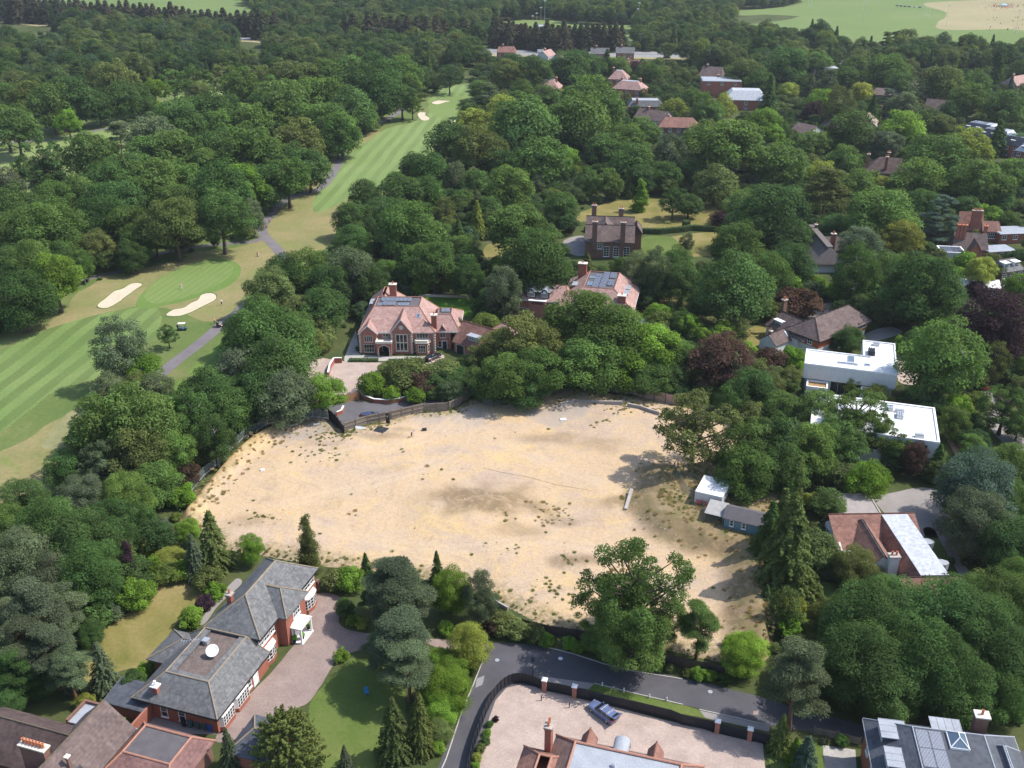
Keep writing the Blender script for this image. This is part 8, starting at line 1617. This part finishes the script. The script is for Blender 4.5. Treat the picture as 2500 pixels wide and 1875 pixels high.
hedge('clipped box hedge block on the dry lawn beyond the manor', tl(2, 0, (5, 1480), (40, 1475)), 2.6, 2.0, 'm'); hedge('tall clipped green hedge by the thatched cottage', tl(2, 1, (855, 95), (980, 90)), 2.6, 2.4, 'b')
hedge('bright clipped hedge by the silver-roofed house path', tl(2, 2, (1680, 335), (1755, 330)), .9, 1.0, 'b'); hedge('low dark hedge right of the garden path at right', tl(2, 2, (1805, 335), (1930, 345)), .9, 1.2, 'm')
for (a, b, lab) in (((50, 680), (240, 680), 'left'), ((305, 685), (540, 685), 'right')): hedge('low clipped hedge bed before the mansion, ' + lab + ' of the front path', tl(1, 1, a, b), .5, 1.6, 'm')
hedge('ivy hedge on the wall between brown house and annexe', tl(0, 2, (810, 1440), (760, 1540), (690, 1660)), 3.2, 1.2, 'b', 'ivy hedge')
hedge('ivy growing over the ridge end of the brown house', [T(0, 2, 640, 1240, 8.0), T(0, 2, 790, 1360, 5.0)], 6.0, .4, 'y', 'ivy')

# straight belts of dark conifers beyond the motorway
for (i, pts, lab, n_) in ((0, [(40, 60), (430, 90), (900, 110), (1300, 145), (1780, 175)], 'dark russet conifer in the straight belt behind the motorway', 42), (1, [(30, 190), (400, 200), (860, 215)], 'russet-tipped conifer in the straight belt at centre left of the pitch', 16), (1, [(985, 225), (1200, 245), (1500, 250), (1815, 255)], 'dark conifer in the straight belt before the football pitch', 26)):
    for k in range(n_):
        t = k / (n_ - 1) * (len(pts) - 1); q = min(int(t), len(pts) - 2); f = t - q; x = lerp(pts[q][0], pts[q + 1][0], f); y = lerp(pts[q][1], pts[q + 1][1], f)
        o = tree(833 * i + x * .377, y * .377, rnd.uniform(48, 62), 'C', rnd.choice('ddr') if rnd.random() < .5 else 'd', 'x', rnd.uniform(.38, .52)); TREES[-1]['area'] = None
        c = o.children[1]; 
        for ch in o.children:
            if ch.name.startswith('crown'): ch.color = (.078, .088, .048, 1) if rnd.random() < .6 else (.098, .092, .056, 1)
        o['label'] = lab; o['group'] = lab.replace('conifer in', 'conifers in')
for k, (i, j, x, y) in enumerate(((1, 2, 1010, 960), (1, 2, 1420, 950), (2, 2, 180, 1165))):
    q = T(i, j, x, y); r = put('manhole_cover', 'round iron cover set in the lane, ' + ['at the bend', 'in the oak shade', 'nearest the big pine'][k], 'manhole cover', q, 0, .035, 'covers in the lane'); part(r, 'frame', MB().lathe([(.0, 0), (.42, 0), (.42, .012), (.36, .012), (.36, .006), (0, .006)], 20), M['dark_metal']); part(r, 'lid', MB().lathe([(0, .004), (.35, .004), (.35, .014), (0, .014)], 20), M['alu'])
for k, pts in enumerate((tl(2, 2, (460, 1290), (495, 1287), (492, 1315), (458, 1313)), tl(1, 2, (880, 1080), (930, 1060), (915, 1120), (868, 1140)), tl(1, 2, (1180, 905), (1290, 912), (1280, 945), (1175, 938)))):
    sheet('road_patch', pts, .038 + .002 * k, [M['pave_pink'], M['motorway'], M['drive_dark']][k], .05, .6, smooth=False)
# ------------------------------------------------------------------ far woods and the undergrowth between the trees
FOOT = []
for o in COL.objects:
    if o.type == 'MESH' and o.parent is not None and o.name.split('.')[0] in ('wall', 'lower_wall', 'wing_wall', 'terrace', 'lean_to') and o.parent.parent is None:
        L_ = o.parent.matrix_basis; bbx = [L_ @ Vector(c) for c in o.bound_box]
        FOOT.append([(bbx[k].x, bbx[k].y) for k in (0, 3, 7, 4)])
HOLES = [smooth_poly(f) for f in FIELDS] + [ribbon(MW, 34), smooth_poly(ff), smooth_poly(fn)]
SEEN = [ribbon([ground(1180, 124), ground(1420, 131), ground(1600, 133)], 40), ribbon([ground(-20, 40), ground(70, 52), ground(150, 60)], 30), ribbon([ground(560, 88), ground(650, 94)], 30)] + HOLES[:3]
FARPOLY = tl(0, 0, (-700, 640), (300, 640), (900, 560), (2212, 500)) + tl(1, 0, (350, 470), (560, 500), (1000, 450), (1400, 420), (2212, 400)) + tl(2, 0, (100, 470), (500, 520), (1000, 500), (1500, 500), (2212, 480), (2900, 500)) + [(900, 1700), (-900, 1700)]
far_mass('far_wood', [FARPOLY], HOLES + SHEETS, 10.5, 10, 16.5, 'distant mass of broadleaf woodland beyond the fairways and gardens', 3, zs=(.8, 1.12), clear=.35, kinds=(('O', 0), ('R', 1), ('B', 0), ('O', 2), ('R', 3), ('P', 1), ('R', 0), ('O', 1), ('C', 0), ('R', 2)), occ_f=(1.05, 1.1, 1.15, 1.2, 1.24), seen=SEEN + FOOT)

PLANTED = [dl((690, 580), (900, 330), (1010, 190), (1060, 100), (2300, 100), (2400, 1000), (2350, 1560), (1650, 1560), (1680, 1300), (1690, 960), (1200, 800), (1000, 870), (840, 860), (700, 640)),
           dl((-60, 560), (60, 380), (420, 300), (700, 180), (1000, 80), (1000, 190), (860, 250), (700, 370), (600, 450), (540, 520), (350, 580), (190, 620), (60, 720), (-60, 740)),
           dl((530, 690), (610, 630), (700, 560), (760, 640), (700, 880), (640, 900), (520, 950), (380, 1130), (480, 1250), (330, 1260), (200, 1400), (280, 1500), (60, 1500), (-60, 1450), (-60, 1100), (110, 1040), (200, 880), (210, 760), (320, 860), (380, 880), (470, 800), (490, 730))]
far_mass('undergrowth', PLANTED, SHEETS + FOOT + [SITE_S], 5.0, 4.0, 8.0, 'tangled bushes and small trees filling the gaps under the woods and gardens', 12, zs=(.55, .9), clear=.22, occ_f=(1.03, 1.06), seen=SHEETS + FOOT, kinds=(('O', 0), ('R', 1), ('S', 0), ('B', 2), ('S', 1), ('R', 3), ('S', 2)))
# ------------------------------------------------------------------ summer haze
hz = MB().box(-2600, 2600, -60, 2600, -2, 130); ho = hz.build('haze', []); tag(ho, kind='stuff')
hm_ = bpy.data.materials.new('haze'); hm_.use_nodes = True; hn = hm_.node_tree.nodes; hn.remove(hn['Principled BSDF'])
pv = hn.new('ShaderNodeVolumePrincipled'); pv.inputs['Color'].default_value = (.86, .91, 1.0, 1); pv.inputs['Density'].default_value = .00007; pv.inputs['Anisotropy'].default_value = .25
hm_.node_tree.links.new(pv.outputs[0], hn['Material Output'].inputs['Volume']); ho.data.materials.append(hm_)
